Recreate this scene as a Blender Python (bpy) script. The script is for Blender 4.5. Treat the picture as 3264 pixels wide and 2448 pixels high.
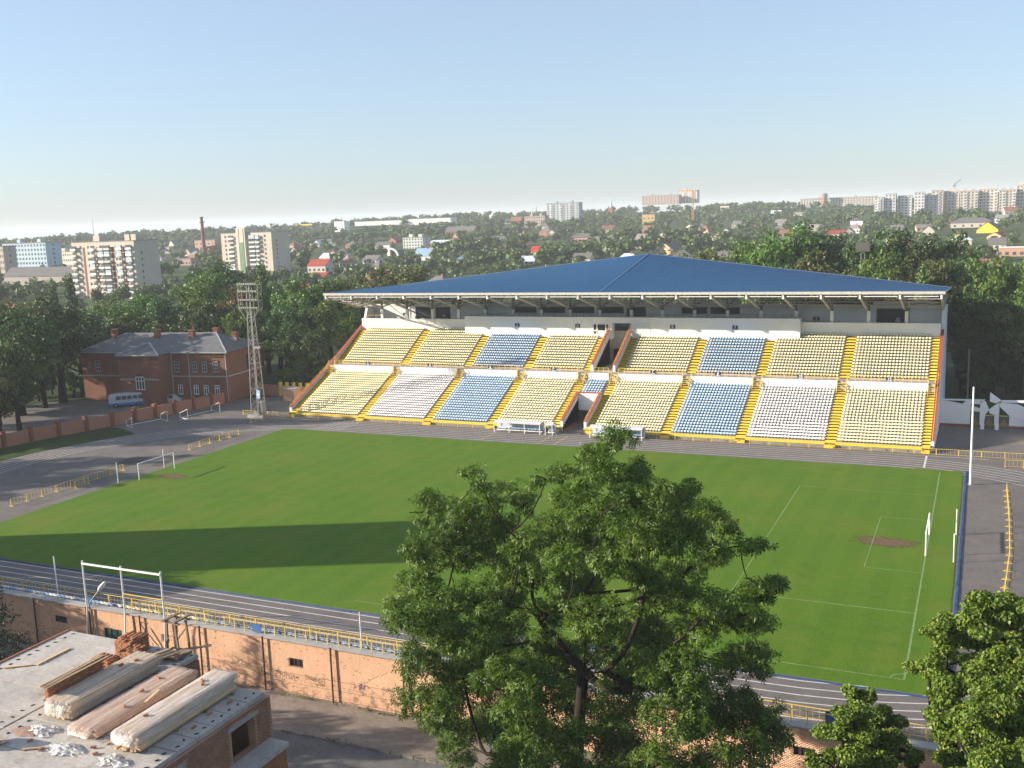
import bpy, math, random
import numpy as np
from mathutils import Matrix, Vector

scene = bpy.context.scene
for o in list(bpy.data.objects):
    bpy.data.objects.remove(o)
COL = scene.collection

# ------------------------------------------------------------------ camera
YAW, PITCH, ROLL = -0.4342, 0.1631, -0.0377
CAM = Vector((4.557, -113.771, 36.463))
fw = Vector((math.sin(YAW) * math.cos(PITCH), math.cos(YAW) * math.cos(PITCH), -math.sin(PITCH)))
rt0 = Vector((math.cos(YAW), -math.sin(YAW), 0))
up0 = rt0.cross(fw)
rt = rt0 * math.cos(ROLL) + up0 * math.sin(ROLL)
up = up0 * math.cos(ROLL) - rt0 * math.sin(ROLL)
cam_data = bpy.data.cameras.new('camera')
cam = bpy.data.objects.new('camera', cam_data)
COL.objects.link(cam)
M = Matrix((rt, up, -fw)).transposed().to_4x4()
M.translation = CAM
cam.matrix_world = M
cam_data.sensor_width = 36.0
cam_data.lens = 36.06
cam_data.clip_start = 0.5
cam_data.clip_end = 20000
scene.camera = cam

# ------------------------------------------------------------------ sky, sun, exposure
SUN_EL = math.radians(17.3)
SUN_DIR = Vector((-0.908, -0.419, 0)).normalized() * math.cos(SUN_EL) + Vector((0, 0, math.sin(SUN_EL)))   # towards the sun
world = bpy.data.worlds.new('World')
scene.world = world
world.use_nodes = True
nt = world.node_tree
nt.nodes.clear()
sky = nt.nodes.new('ShaderNodeTexSky')
sky.sky_type = 'NISHITA'
sky.sun_disc = False
sky.sun_elevation = SUN_EL
sky.sun_rotation = math.atan2(SUN_DIR.x, SUN_DIR.y)
sky.altitude = 200
sky.air_density = 1.0
sky.dust_density = 1.0
sky.ozone_density = 4.2
bg = nt.nodes.new('ShaderNodeBackground')
bg.inputs['Strength'].default_value = 0.103
wo = nt.nodes.new('ShaderNodeOutputWorld')
veil = nt.nodes.new('ShaderNodeMix'); veil.data_type = 'RGBA'        # even pale summer veil over the whole sky
veil.inputs[0].default_value = 0.5
veil.inputs[7].default_value = (2.4, 2.65, 3.0, 1)
nt.links.new(sky.outputs[0], veil.inputs[6])
nt.links.new(veil.outputs[2], bg.inputs[0])
nt.links.new(bg.outputs[0], wo.inputs[0])

sun_data = bpy.data.lights.new('sun', 'SUN')
sun_data.energy = 5.0
sun_data.angle = math.radians(0.55)
sun_data.color = (1.0, 0.88, 0.72)
sun = bpy.data.objects.new('sun', sun_data)
COL.objects.link(sun)
sun.rotation_euler = SUN_DIR.to_track_quat('Z', 'Y').to_euler()
sun.location = (-200, -150, 120)

vs = scene.view_settings
vs.view_transform = 'Standard'
vs.look = 'None'
vs.exposure = 1.25
vs.gamma = 1.0
vs.use_curve_mapping = False

cy = scene.cycles
cy.use_denoising = True
try:
    cy.denoiser = 'OPENIMAGEDENOISE'
    cy.denoising_input_passes = 'RGB_ALBEDO_NORMAL'
except Exception:
    pass
cy.max_bounces = 6
cy.diffuse_bounces = 3
cy.glossy_bounces = 2
cy.transmission_bounces = 4
cy.transparent_max_bounces = 8
cy.volume_bounces = 1
cy.use_adaptive_sampling = True
cy.adaptive_threshold = 0.02
cy.caustics_reflective = False
cy.caustics_refractive = False

# ------------------------------------------------------------------ helpers
RNG = np.random.default_rng(7)
random.seed(7)

def wloc(o):
    p = Vector((0, 0, 0))
    while o is not None:
        p += o.location
        o = o.parent
    return p

def tag(o, label=None, cat=None, group=None, kind=None):
    if label: o['label'] = label
    if cat: o['category'] = cat
    if group: o['group'] = group
    if kind: o['kind'] = kind
    return o

def thing(name, label, cat, loc=(0, 0, 0), group=None, kind=None):
    o = bpy.data.objects.new(name, None)
    o.empty_display_size = 0.5
    COL.objects.link(o)
    o.location = loc
    return tag(o, label, cat, group, kind)

class MB:
    def __init__(s):
        s.v = []; s.f = []; s.m = []
    def face(s, pts, mi=0):
        n = len(s.v); s.v.extend(tuple(p) for p in pts); s.f.append(tuple(range(n, n + len(pts)))); s.m.append(mi)
    def hexa(s, p, mi=0):          # p: 4 bottom (ccw), 4 top
        n = len(s.v); s.v.extend(tuple(q) for q in p)
        for f in ((0, 3, 2, 1), (4, 5, 6, 7), (0, 1, 5, 4), (1, 2, 6, 5), (2, 3, 7, 6), (3, 0, 4, 7)):
            s.f.append(tuple(n + i for i in f)); s.m.append(mi)
    def box(s, x0, x1, y0, y1, z0, z1, mi=0):
        s.hexa([(x0, y0, z0), (x1, y0, z0), (x1, y1, z0), (x0, y1, z0), (x0, y0, z1), (x1, y0, z1), (x1, y1, z1), (x0, y1, z1)], mi)
    def bar(s, a, b, w, h=None, mi=0, up=(0, 0, 1)):     # square bar from a to b
        a = Vector(a); b = Vector(b); h = h or w
        d = (b - a).normalized(); u = Vector(up)
        if abs(d.dot(u)) > 0.98: u = Vector((0, 1, 0))
        r = d.cross(u).normalized() * w / 2; q = r.cross(d).normalized() * h / 2
        s.hexa([a - r - q, a + r - q, b + r - q, b - r - q, a - r + q, a + r + q, b + r + q, b - r + q], mi)
    def tube(s, a, b, r0, r1=None, n=6, mi=0, caps=True):
        a = Vector(a); b = Vector(b); r1 = r0 if r1 is None else r1
        d = (b - a).normalized(); u = Vector((0, 0, 1)) if abs(d.z) < 0.95 else Vector((1, 0, 0))
        p = d.cross(u).normalized(); q = d.cross(p).normalized()
        k = len(s.v)
        for c, r in ((a, r0), (b, r1)):
            for i in range(n):
                t = 2 * math.pi * i / n
                s.v.append(tuple(c + p * (r * math.cos(t)) + q * (r * math.sin(t))))
        for i in range(n):
            j = (i + 1) % n
            s.f.append((k + i, k + n + i, k + n + j, k + j)); s.m.append(mi)
        if caps:
            s.f.append(tuple(k + i for i in range(n))); s.m.append(mi)
            s.f.append(tuple(k + n + i for i in reversed(range(n)))); s.m.append(mi)
    def prism(s, poly, z0, z1, mi=0):      # poly ccw list of (x,y)
        n = len(poly); k = len(s.v)
        for z in (z0, z1):
            s.v.extend((p[0], p[1], z) for p in poly)
        s.f.append(tuple(k + i for i in reversed(range(n)))); s.m.append(mi)
        s.f.append(tuple(k + n + i for i in range(n))); s.m.append(mi)
        for i in range(n):
            j = (i + 1) % n
            s.f.append((k + i, k + j, k + n + j, k + n + i)); s.m.append(mi)
    def extrude_y(s, poly, y0, y1, mi=0):  # poly of (x,z) extruded along y
        n = len(poly); k = len(s.v)
        for y in (y0, y1):
            s.v.extend((p[0], y, p[1]) for p in poly)
        s.f.append(tuple(k + i for i in range(n))); s.m.append(mi)
        s.f.append(tuple(k + n + i for i in reversed(range(n)))); s.m.append(mi)
        for i in range(n):
            j = (i + 1) % n
            s.f.append((k + i, k + n + i, k + n + j, k + j)); s.m.append(mi)
    def extrude_x(s, poly, x0, x1, mi=0):  # poly of (y,z) extruded along x
        n = len(poly); k = len(s.v)
        for x in (x0, x1):
            s.v.extend((x, p[0], p[1]) for p in poly)
        s.f.append(tuple(k + i for i in reversed(range(n)))); s.m.append(mi)
        s.f.append(tuple(k + n + i for i in range(n))); s.m.append(mi)
        for i in range(n):
            j = (i + 1) % n
            s.f.append((k + i, k + j, k + n + j, k + n + i)); s.m.append(mi)
    def mesh(s, name, mats, off=(0, 0, 0), rz=0, smooth=False):
        me = bpy.data.meshes.new(name)
        v = np.array(s.v, float).reshape(-1, 3) - np.array(off, float)
        me.from_pydata(v.tolist(), [], s.f)
        for m in (mats if isinstance(mats, (list, tuple)) else [mats]):
            me.materials.append(m)
        if s.m and max(s.m) > 0:
            me.polygons.foreach_set('material_index', s.m)
        if smooth:
            me.polygons.foreach_set('use_smooth', [True] * len(me.polygons))
        me.update()
        return me
    def build(s, name, mats, parent=None, smooth=False, **kw):
        off = wloc(parent) if parent is not None else Vector((0, 0, 0))
        o = bpy.data.objects.new(name, s.mesh(name, mats, off, smooth=smooth))
        COL.objects.link(o)
        o.parent = parent
        return tag(o, **kw) if kw else o

def place(name, me, loc, parent=None, rz=0.0, sc=None, **kw):
    """an object that shares the mesh me, at world position loc"""
    o = bpy.data.objects.new(name, me)
    COL.objects.link(o)
    off = wloc(parent) if parent is not None else Vector((0, 0, 0))
    o.parent = parent
    o.location = Vector(loc) - off
    if rz: o.rotation_euler = (0, 0, rz)
    if sc is not None: o.scale = sc if hasattr(sc, '__len__') else (sc, sc, sc)
    return tag(o, **kw) if kw else o

def fast_mesh(name, verts, quads, mats, mi=None, smooth=False):
    """numpy quads -> mesh"""
    me = bpy.data.meshes.new(name)
    verts = np.ascontiguousarray(verts, np.float32); quads = np.ascontiguousarray(quads, np.int32)
    k = quads.shape[1]
    me.vertices.add(len(verts)); me.vertices.foreach_set('co', verts.ravel())
    me.loops.add(quads.size); me.loops.foreach_set('vertex_index', quads.ravel())
    me.polygons.add(len(quads))
    me.polygons.foreach_set('loop_start', np.arange(0, quads.size, k, dtype=np.int32))
    me.polygons.foreach_set('loop_total', np.full(len(quads), k, np.int32))
    for m in (mats if isinstance(mats, (list, tuple)) else [mats]):
        me.materials.append(m)
    if mi is not None: me.polygons.foreach_set('material_index', np.asarray(mi, np.int32))
    if smooth: me.polygons.foreach_set('use_smooth', np.ones(len(quads), bool))
    me.update(calc_edges=True)
    me.validate()
    return me

# ------------------------------------------------------------------ materials
def new_mat(name):
    m = bpy.data.materials.new(name); m.use_nodes = True
    n = m.node_tree.nodes; l = m.node_tree.links
    n.clear()
    out = n.new('ShaderNodeOutputMaterial'); b = n.new('ShaderNodeBsdfPrincipled')
    l.new(b.outputs[0], out.inputs[0])
    return m, n, l, b, out

def noise(n, l, vec, scale, detail=4, rough=0.6):
    t = n.new('ShaderNodeTexNoise'); t.inputs['Scale'].default_value = scale
    t.inputs['Detail'].default_value = detail; t.inputs['Roughness'].default_value = rough
    if vec is not None: l.new(vec, t.inputs['Vector'])
    return t.outputs[0]

def ramp(n, l, fac, stops):
    r = n.new('ShaderNodeValToRGB')
    while len(r.color_ramp.elements) < len(stops): r.color_ramp.elements.new(0.5)
    for e, (p, c) in zip(r.color_ramp.elements, stops):
        e.position = p; e.color = (*c, 1) if len(c) == 3 else c
    l.new(fac, r.inputs[0])
    return r.outputs[0]

def mix(n, l, fac, a, b, mode='MIX'):
    x = n.new('ShaderNodeMix'); x.data_type = 'RGBA'; x.blend_type = mode
    if isinstance(fac, (int, float)): x.inputs[0].default_value = fac
    else: l.new(fac, x.inputs[0])
    for s, c in ((6, a), (7, b)):
        if isinstance(c, tuple): x.inputs[s].default_value = (*c, 1) if len(c) == 3 else c
        else: l.new(c, x.inputs[s])
    return x.outputs[2]

def bump(n, l, b, h, strength, dist=0.05):
    bp = n.new('ShaderNodeBump'); bp.inputs['Strength'].default_value = strength; bp.inputs['Distance'].default_value = dist
    l.new(h, bp.inputs['Height']); l.new(bp.outputs[0], b.inputs['Normal'])

def sc3(c, k): return tuple(min(1, x * k) for x in c)

def mat(name, col, rough=0.8, var=0.18, scale=1.5, bmp=0.0, spec=0.25, metal=0.0, rnd=0.0, stain=None, stain_amt=0.5):
    """painted / mineral surface: two noise scales of tone, optional stains, optional per-object tone"""
    m, n, l, b, out = new_mat(name)
    pos = n.new('ShaderNodeNewGeometry').outputs['Position']
    f1 = noise(n, l, pos, scale, 5, 0.65)
    c = ramp(n, l, f1, [(0.3, sc3(col, 1 - var)), (0.7, sc3(col, 1 + var))])
    f2 = noise(n, l, pos, scale * 9, 3, 0.6)
    c = mix(n, l, 0.35, c, ramp(n, l, f2, [(0.35, sc3(col, 1 - var)), (0.65, sc3(col, 1 + var))]))
    if stain is not None:
        f3 = noise(n, l, pos, scale * 2.3, 6, 0.7)
        k = ramp(n, l, f3, [(0.55, (0, 0, 0)), (0.72, (stain_amt,) * 3)])
        c = mix(n, l, k, c, stain)
    if rnd:
        oi = n.new('ShaderNodeObjectInfo')
        hs = n.new('ShaderNodeHueSaturation')
        mr = n.new('ShaderNodeMapRange'); mr.inputs['To Min'].default_value = 1 - rnd; mr.inputs['To Max'].default_value = 1 + rnd
        l.new(oi.outputs['Random'], mr.inputs[0]); l.new(mr.outputs[0], hs.inputs['Value']); l.new(c, hs.inputs['Color'])
        c = hs.outputs[0]
    l.new(c, b.inputs['Base Color'])
    b.inputs['Roughness'].default_value = rough
    b.inputs['Specular IOR Level'].default_value = spec
    b.inputs['Metallic'].default_value = metal
    if bmp: bump(n, l, b, f2, bmp)
    return m

def foliage_mat(name, c_dark, c_light, scale=0.35, transl=0.3, rnd=0.25, yellow=None):
    m, n, l, b, out = new_mat(name)
    pos = n.new('ShaderNodeNewGeometry').outputs['Position']
    f1 = noise(n, l, pos, scale, 4, 0.6)
    f2 = noise(n, l, pos, scale * 14, 2, 0.6)
    c = ramp(n, l, f1, [(0.32, c_dark), (0.68, c_light)])
    c = mix(n, l, 0.45, c, ramp(n, l, f2, [(0.3, c_dark), (0.75, sc3(c_light, 1.15))]))
    if yellow:
        k = ramp(n, l, noise(n, l, pos, scale * 3.1, 3, 0.6), [(0.66, (0, 0, 0)), (0.78, (0.6,) * 3)])
        c = mix(n, l, k, c, yellow)
    gi = n.new('ShaderNodeNewGeometry'); mi_ = n.new('ShaderNodeMapRange'); mi_.inputs['To Min'].default_value = 0.62; mi_.inputs['To Max'].default_value = 1.42
    l.new(gi.outputs['Random Per Island'], mi_.inputs[0])
    hv = n.new('ShaderNodeHueSaturation'); l.new(mi_.outputs[0], hv.inputs['Value']); l.new(c, hv.inputs['Color']); c = hv.outputs[0]
    oi = n.new('ShaderNodeObjectInfo'); hs = n.new('ShaderNodeHueSaturation')
    mr = n.new('ShaderNodeMapRange'); mr.inputs['To Min'].default_value = 1 - rnd; mr.inputs['To Max'].default_value = 1 + rnd
    mh = n.new('ShaderNodeMapRange'); mh.inputs['To Min'].default_value = 0.478; mh.inputs['To Max'].default_value = 0.515
    l.new(oi.outputs['Random'], mr.inputs[0]); l.new(mr.outputs[0], hs.inputs['Value'])
    l.new(oi.outputs['Random'], mh.inputs[0]); l.new(mh.outputs[0], hs.inputs['Hue'])
    l.new(c, hs.inputs['Color'])
    l.new(hs.outputs[0], b.inputs['Base Color'])
    b.inputs['Roughness'].default_value = 0.55
    b.inputs['Specular IOR Level'].default_value = 0.35
    t = n.new('ShaderNodeBsdfTranslucent'); l.new(hs.outputs[0], t.inputs[0])
    ms = n.new('ShaderNodeMixShader'); ms.inputs[0].default_value = transl
    l.new(b.outputs[0], ms.inputs[1]); l.new(t.outputs[0], ms.inputs[2]); l.new(ms.outputs[0], out.inputs[0])
    return m

def glass_mat(name, col=(0.03, 0.04, 0.05), rough=0.12):
    m, n, l, b, out = new_mat(name)
    b.inputs['Base Color'].default_value = (*col, 1); b.inputs['Roughness'].default_value = rough
    b.inputs['Specular IOR Level'].default_value = 0.6
    return m

MT = {}
MT['asphalt'] = mat('asphalt', (0.135, 0.122, 0.113), 0.85, 0.25, 0.25, 0.15, 0.25, stain=(0.06, 0.055, 0.052), stain_amt=0.5)
MT['track'] = mat('track_asphalt', (0.135, 0.118, 0.110), 0.8, 0.22, 0.35, 0.15, 0.25, stain=(0.175, 0.155, 0.14), stain_amt=0.7)
MT['road'] = mat('road_asphalt', (0.125, 0.12, 0.116), 0.85, 0.25, 0.35, 0.2, 0.25, stain=(0.05, 0.048, 0.047), stain_amt=0.6)
MT['pavement'] = mat('pavement_dirt_asphalt', (0.21, 0.178, 0.15), 0.9, 0.28, 0.3, 0.25, 0.15, stain=(0.09, 0.075, 0.06), stain_amt=0.7)
MT['white_line'] = mat('white_line_paint', (0.56, 0.55, 0.53), 0.7, 0.16, 0.6, 0, 0.3, stain=(0.17, 0.15, 0.14), stain_amt=0.85)
MT['yellow_line'] = mat('yellow_line_paint', (0.55, 0.36, 0.06), 0.7, 0.16, 0.8)
MT['chalk'] = mat('chalk_on_grass', (0.18, 0.26, 0.11), 0.9, 0.35, 0.8, 0, 0.1, stain=(0.06, 0.13, 0.02), stain_amt=1.0)
MT['chalk_faint'] = mat('worn_chalk_on_grass', (0.085, 0.155, 0.035), 0.9, 0.3, 0.8, 0, 0.1, stain=(0.06, 0.13, 0.02), stain_amt=1.0)
MT['kerb_blue'] = mat('blue_kerb_paint', (0.022, 0.065, 0.16), 0.6, 0.3, 0.8)
MT['yellow'] = mat('yellow_paint', (0.68, 0.47, 0.07), 0.55, 0.12, 0.8, 0, 0.35, stain=(0.28, 0.2, 0.07), stain_amt=0.35)
MT['yellow_stair'] = mat('yellow_stair_paint', (0.72, 0.51, 0.06), 0.6, 0.12, 0.7, 0, 0.3, stain=(0.42, 0.33, 0.12), stain_amt=0.45)
MT['white_paint'] = mat('white_paint', (0.76, 0.75, 0.73), 0.6, 0.06, 0.3, 0, 0.3)
MT['white_wall'] = mat('white_wall_paint', (0.70, 0.70, 0.69), 0.75, 0.05, 0.25, 0, 0.2, stain=(0.55, 0.53, 0.5), stain_amt=0.25)
MT['redbrown'] = mat('red_brown_paint', (0.30, 0.075, 0.045), 0.65, 0.14, 0.5)
MT['terrace'] = mat('terrace_concrete', (0.41, 0.355, 0.305), 0.9, 0.2, 0.5, 0.1, 0.15)
MT['concrete'] = mat('concrete', (0.33, 0.32, 0.30), 0.9, 0.18, 0.5, 0.2, 0.15, stain=(0.2, 0.19, 0.17), stain_amt=0.5)
MT['roof_blue'] = None
MT['steel'] = mat('painted_grey_steel', (0.34, 0.34, 0.33), 0.5, 0.1, 1.0, 0, 0.4)
MT['steel_dark'] = mat('dark_steel', (0.09, 0.085, 0.08), 0.55, 0.15, 1.0, 0, 0.4)
MT['galv'] = mat('galvanised_steel', (0.235, 0.235, 0.23), 0.45, 0.12, 0.7, 0, 0.5, metal=0.3)
MT['truss'] = mat('truss_paint', (0.42, 0.40, 0.36), 0.55, 0.1, 0.6, 0, 0.35)
MT['seat_yellow'] = mat('pale_yellow_seat_plastic', (0.84, 0.77, 0.46), 0.5, 0.10, 0.30, 0, 0.4, rnd=0.0, stain=(0.85, 0.82, 0.70), stain_amt=0.9)
MT['seat_white'] = mat('white_seat_plastic', (0.82, 0.80, 0.78), 0.5, 0.06, 0.35, 0, 0.4)
MT['seat_blue'] = mat('light_blue_seat_plastic', (0.36, 0.53, 0.76), 0.5, 0.14, 0.35, 0, 0.4, stain=(0.60, 0.70, 0.82), stain_amt=0.8)
MT['navy'] = mat('navy_sign_paint', (0.02, 0.035, 0.085), 0.5, 0.1, 1)
MT['glass'] = glass_mat('window_glass')
MT['glass_far'] = glass_mat('far_window_glass', (0.07, 0.085, 0.10), 0.25)
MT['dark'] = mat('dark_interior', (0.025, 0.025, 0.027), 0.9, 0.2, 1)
MT['rust'] = mat('rusty_pipe', (0.06, 0.035, 0.025), 0.8, 0.25, 1.5)
MT['wood'] = mat('sawn_timber', (0.52, 0.37, 0.22), 0.8, 0.2, 2.0, 0.15, 0.15, rnd=0.3)
MT['wood_old'] = mat('weathered_timber', (0.20, 0.15, 0.11), 0.85, 0.25, 2.0, 0.15, 0.15)
MT['dirt'] = mat('bare_earth', (0.16, 0.095, 0.06), 0.95, 0.25, 0.8, 0.3, 0.1)
MT['bark'] = mat('bark', (0.030, 0.023, 0.018), 0.95, 0.3, 2.5, 0.5, 0.1)
MT['bark_far'] = mat('far_bark', (0.07, 0.06, 0.05), 0.95, 0.2, 1)
MT['slate'] = mat('grey_slate_roof', (0.115, 0.12, 0.125), 0.75, 0.25, 0.5, 0.15, 0.3, stain=(0.17, 0.17, 0.165), stain_amt=0.6)
MT['white_metal'] = mat('white_flashing', (0.42, 0.43, 0.44), 0.5, 0.12, 1)

def grass_mat():
    m, n, l, b, out = new_mat('pitch_grass')
    pos = n.new('ShaderNodeNewGeometry').outputs['Position']
    f1 = noise(n, l, pos, 0.045, 4, 0.6)
    f2 = noise(n, l, pos, 0.5, 4, 0.7)
    f3 = noise(n, l, pos, 5.0, 3, 0.7)
    c = ramp(n, l, f1, [(0.3, (0.0624, 0.1373, 0.0100)), (0.7, (0.0936, 0.1702, 0.0147))])
    c = mix(n, l, 0.30, c, ramp(n, l, f2, [(0.3, (0.0530, 0.1220, 0.0092)), (0.75, (0.1123, 0.1843, 0.0184))]))
    c = mix(n, l, 0.42, c, ramp(n, l, f3, [(0.3, (0.0407, 0.0991, 0.0065)), (0.7, (0.1170, 0.1971, 0.0184))]))
    # mown bands, wavy and faint
    sx = n.new('ShaderNodeSeparateXYZ'); l.new(pos, sx.inputs[0])
    w = n.new('ShaderNodeTexWave'); w.inputs['Scale'].default_value = 0.09; w.inputs['Distortion'].default_value = 0.5
    w.inputs['Detail'].default_value = 1; l.new(pos, w.inputs['Vector'])
    c = mix(n, l, 0.13, c, ramp(n, l, w.outputs[0], [(0.4, (0.0562, 0.1271, 0.0092)), (0.6, (0.1061, 0.1881, 0.0166))]))
    # dry straw patches
    k = ramp(n, l, noise(n, l, pos, 0.11, 5, 0.7), [(0.47, (0, 0, 0)), (0.74, (0.38,) * 3)])
    c = mix(n, l, k, c, (0.1872, 0.1652, 0.0323))
    c = mix(n, l, ramp(n, l, noise(n, l, pos, 0.24, 6, 0.75), [(0.55, (0, 0, 0)), (0.78, (0.5,) * 3)]), c, (0.0276, 0.0796, 0.0084))
    c = mix(n, l, ramp(n, l, noise(n, l, pos, 1.3, 5, 0.8), [(0.62, (0, 0, 0)), (0.74, (0.3,) * 3)]), c, (0.0986, 0.1275, 0.0314))
    l.new(c, b.inputs['Base Color'])
    b.inputs['Roughness'].default_value = 0.9; b.inputs['Specular IOR Level'].default_value = 0.08
    bump(n, l, b, f3, 0.6, 0.06)
    return m

def land_mat():
    """gardens, meadow and soil between the houses"""
    m, n, l, b, out = new_mat('town_land')
    pos = n.new('ShaderNodeNewGeometry').outputs['Position']
    c = ramp(n, l, noise(n, l, pos, 0.012, 5, 0.7), [(0.3, (0.035, 0.06, 0.018)), (0.55, (0.055, 0.085, 0.024)), (0.72, (0.12, 0.115, 0.055))])
    c = mix(n, l, 0.5, c, ramp(n, l, noise(n, l, pos, 0.09, 4, 0.7), [(0.3, (0.025, 0.05, 0.014)), (0.7, (0.08, 0.105, 0.035))]))
    l.new(c, b.inputs['Base Color']); b.inputs['Roughness'].default_value = 0.95; b.inputs['Specular IOR Level'].default_value = 0.1
    return m

def blue_roof_mat():
    m, n, l, b, out = new_mat('blue_sheet_roof')
    pos = n.new('ShaderNodeNewGeometry').outputs['Position']
    c = ramp(n, l, noise(n, l, pos, 0.10, 5, 0.7), [(0.3, (0.0127, 0.0638, 0.1512)), (0.7, (0.0174, 0.0790, 0.1792))])
    f2 = noise(n, l, pos, 1.6, 4, 0.7)
    c = mix(n, l, 0.3, c, ramp(n, l, f2, [(0.3, (0.0105, 0.0547, 0.1288)), (0.7, (0.0209, 0.0883, 0.1904))]))
    l.new(c, b.inputs['Base Color']); b.inputs['Roughness'].default_value = 0.65; b.inputs['Specular IOR Level'].default_value = 0.12
    return m

MT['grass'] = grass_mat()
MT['land'] = land_mat()
MT['roof_blue'] = blue_roof_mat()
MT['rough_grass'] = mat('rough_verge_grass', (0.036, 0.058, 0.016), 0.9, 0.35, 0.6, 0.3, 0.1, stain=(0.07, 0.06, 0.035), stain_amt=0.6)

# ------------------------------------------------------------------ terrain
def lerp(a, b, t):
    t = max(0.0, min(1.0, t)); return a + (b - a) * t

def terrain(x, y):
    r = math.hypot(x + 50, y - 20); az = math.degrees(math.atan2(x + 50, y + 60))
    A = lerp(14, 32, (az + 62) / 38)
    return A * lerp(0, 1, (r - 230) / 1380)

def build_terrain():
    rr = [0, 60, 120, 180, 210, 235, 260, 290, 330, 380, 440, 510, 590, 680, 780, 890, 1010, 1140, 1280, 1420, 1560, 1620, 1700, 1900, 2300, 2900, 3700, 5000, 6500]
    na = 120
    v = []; f = []
    for r in rr:
        for a in range(na):
            t = 2 * math.pi * a / na
            x, y = -50 + r * math.sin(t), 20 + r * math.cos(t)
            if r < 235: z = -4.6 if y < 5 else -0.5
            elif y < -60: z = -4.6 + terrain(x, y) * 0.3
            else: z = terrain(x, y) - 0.02
            if r > 1620: z -= (r - 1620) * 0.0035
            v.append((x, y, z))
    for i in range(len(rr) - 1):
        for a in range(na):
            b2 = (a + 1) % na
            f.append((i * na + a, i * na + b2, (i + 1) * na + b2, (i + 1) * na + a))
    mb = MB(); mb.v = v; mb.f = f; mb.m = [0] * len(f)
    o = mb.build('terrain', MT['land'], smooth=True); tag(o, kind='structure')
build_terrain()

# plateau on which stadium, park and brick house stand
mb = MB(); mb.box(-262, 90, -46.9, 165, -4.5, -0.008)
tag(mb.build('ground', MT['rough_grass']), kind='structure')
# stadium asphalt
mb = MB(); mb.prism([(-139.5, 54), (-150.5, 0), (-150, -46.6), (60, -46.6), (60, 66.2), (-1.2, 66.2), (-1.2, 61.8), (-131, 61.8), (-137, 60)], -0.3, 0.0)
tag(mb.build('stadium_ground', MT['asphalt']), kind='structure')
# yard in front of brick house
mb = MB(); mb.prism([(-195, 24), (-148.5, 14), (-140.5, 52.6), (-176, 47.5)], -0.3, 0.0)
tag(mb.build('yard', MT['asphalt']), kind='structure')

# ------------------------------------------------------------------ street below the wall
ZS = -3.25
mb = MB(); mb.box(-260, 120, -230, -47.05, ZS - 1.0, ZS - 0.12)
street = tag(mb.build('street', MT['road']), kind='structure')
mb = MB(); mb.prism([(-120, -52.9), (-46, -52.75), (-30, -52.55), (20, -52.3), (20, -47.1), (-120, -47.1)], ZS - 0.5, ZS)
pavement = tag(mb.build('pavement', MT['pavement']), kind='structure')
kerb = bpy.data.objects.new('kerb', None); COL.objects.link(kerb); tag(kerb, kind='structure')
kmats = [mat('kerb_stone_a', (0.20, 0.175, 0.15), 0.9, 0.2, 1.2, 0.2), mat('kerb_stone_b', (0.15, 0.13, 0.115), 0.9, 0.2, 1.2, 0.2)]
kms = []
for i in range(4):
    mb = MB(); c = 0.02
    mb.hexa([(0, 0, -0.3), (0.96, 0, -0.3), (0.96, 0.18, -0.3), (0, 0.18, -0.3), (c, c, 0), (0.96 - c * (1 + i % 2), c, -0.01 * i), (0.96 - c, 0.18, 0), (c, 0.18, 0)])
    kms.append(mb.mesh('kerb_stone', kmats[i % 2]))
x = -62.0; k = 0
while x < 2:
    y = -52.9 + (x + 120) / 140 * 0.5 - 0.2
    place('kerb_stone', kms[k % 4], (x, y + random.uniform(-0.02, 0.02), ZS + 0.02 + random.uniform(-0.02, 0.015)), kerb, rz=random.uniform(-0.02, 0.025))
    x += 1.0; k += 1

# verge inside the left fence wall
mb = MB(); mb.prism([(-150.2, -46), (-139.2, -46), (-140.6, -5), (-140.35, -0.7), (-139.4, 6), (-138, 11), (-136, 17), (-134.0, 22.4), (-136.5, 24), (-140.9, 25.7), (-144.4, 26.4), (-149.3, 5)], -0.2, 0.012)
tag(mb.build('grass_verge', MT['rough_grass']), kind='structure')

# ------------------------------------------------------------------ pitch
GX0, GX1, GY0, GY1 = -109.2, 2.85, -36.3, 33.6
mb = MB()
nx, ny = 56, 34
edge = []
for i in range(nx): edge.append((GX0 + (GX1 - GX0) * i / nx, GY0 + random.uniform(-0.08, 0.08)))
for i in range(ny): edge.append((GX1 + random.uniform(-0.05, 0.05), GY0 + (GY1 - GY0) * i / ny))
for i in range(nx): edge.append((GX1 - (GX1 - GX0) * i / nx, GY1 + random.uniform(-0.06, 0.06)))
for i in range(ny): edge.append((GX0 + random.uniform(-0.1, 0.1), GY1 - (GY1 - GY0) * i / ny))
mb.prism(edge, -0.1, 0.035)
pitch = tag(mb.build('pitch', MT['grass']), kind='structure')

def strip(mb, pts, w, z, mi=0):
    """flat painted line along a polyline"""
    for a, b in zip(pts, pts[1:]):
        d = Vector((b[0] - a[0], b[1] - a[1])); L = d.length
        if L < 1e-6: continue
        n_ = Vector((-d.y, d.x)) / L * w / 2
        mb.face([(a[0] - n_.x, a[1] - n_.y, z), (b[0] - n_.x, b[1] - n_.y, z), (b[0] + n_.x, b[1] + n_.y, z), (a[0] + n_.x, a[1] + n_.y, z)])

def pline(name, pts, w=0.12, z=0.041, m='chalk', parent=pitch):
    mb = MB(); strip(mb, pts, w, z); return mb.build(name, MT[m], parent)

def arc(cx, cy_, r, a0, a1, n=24):
    return [(cx + r * math.cos(math.radians(a0 + (a1 - a0) * i / n)), cy_ + r * math.sin(math.radians(a0 + (a1 - a0) * i / n))) for i in range(n + 1)]

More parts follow.
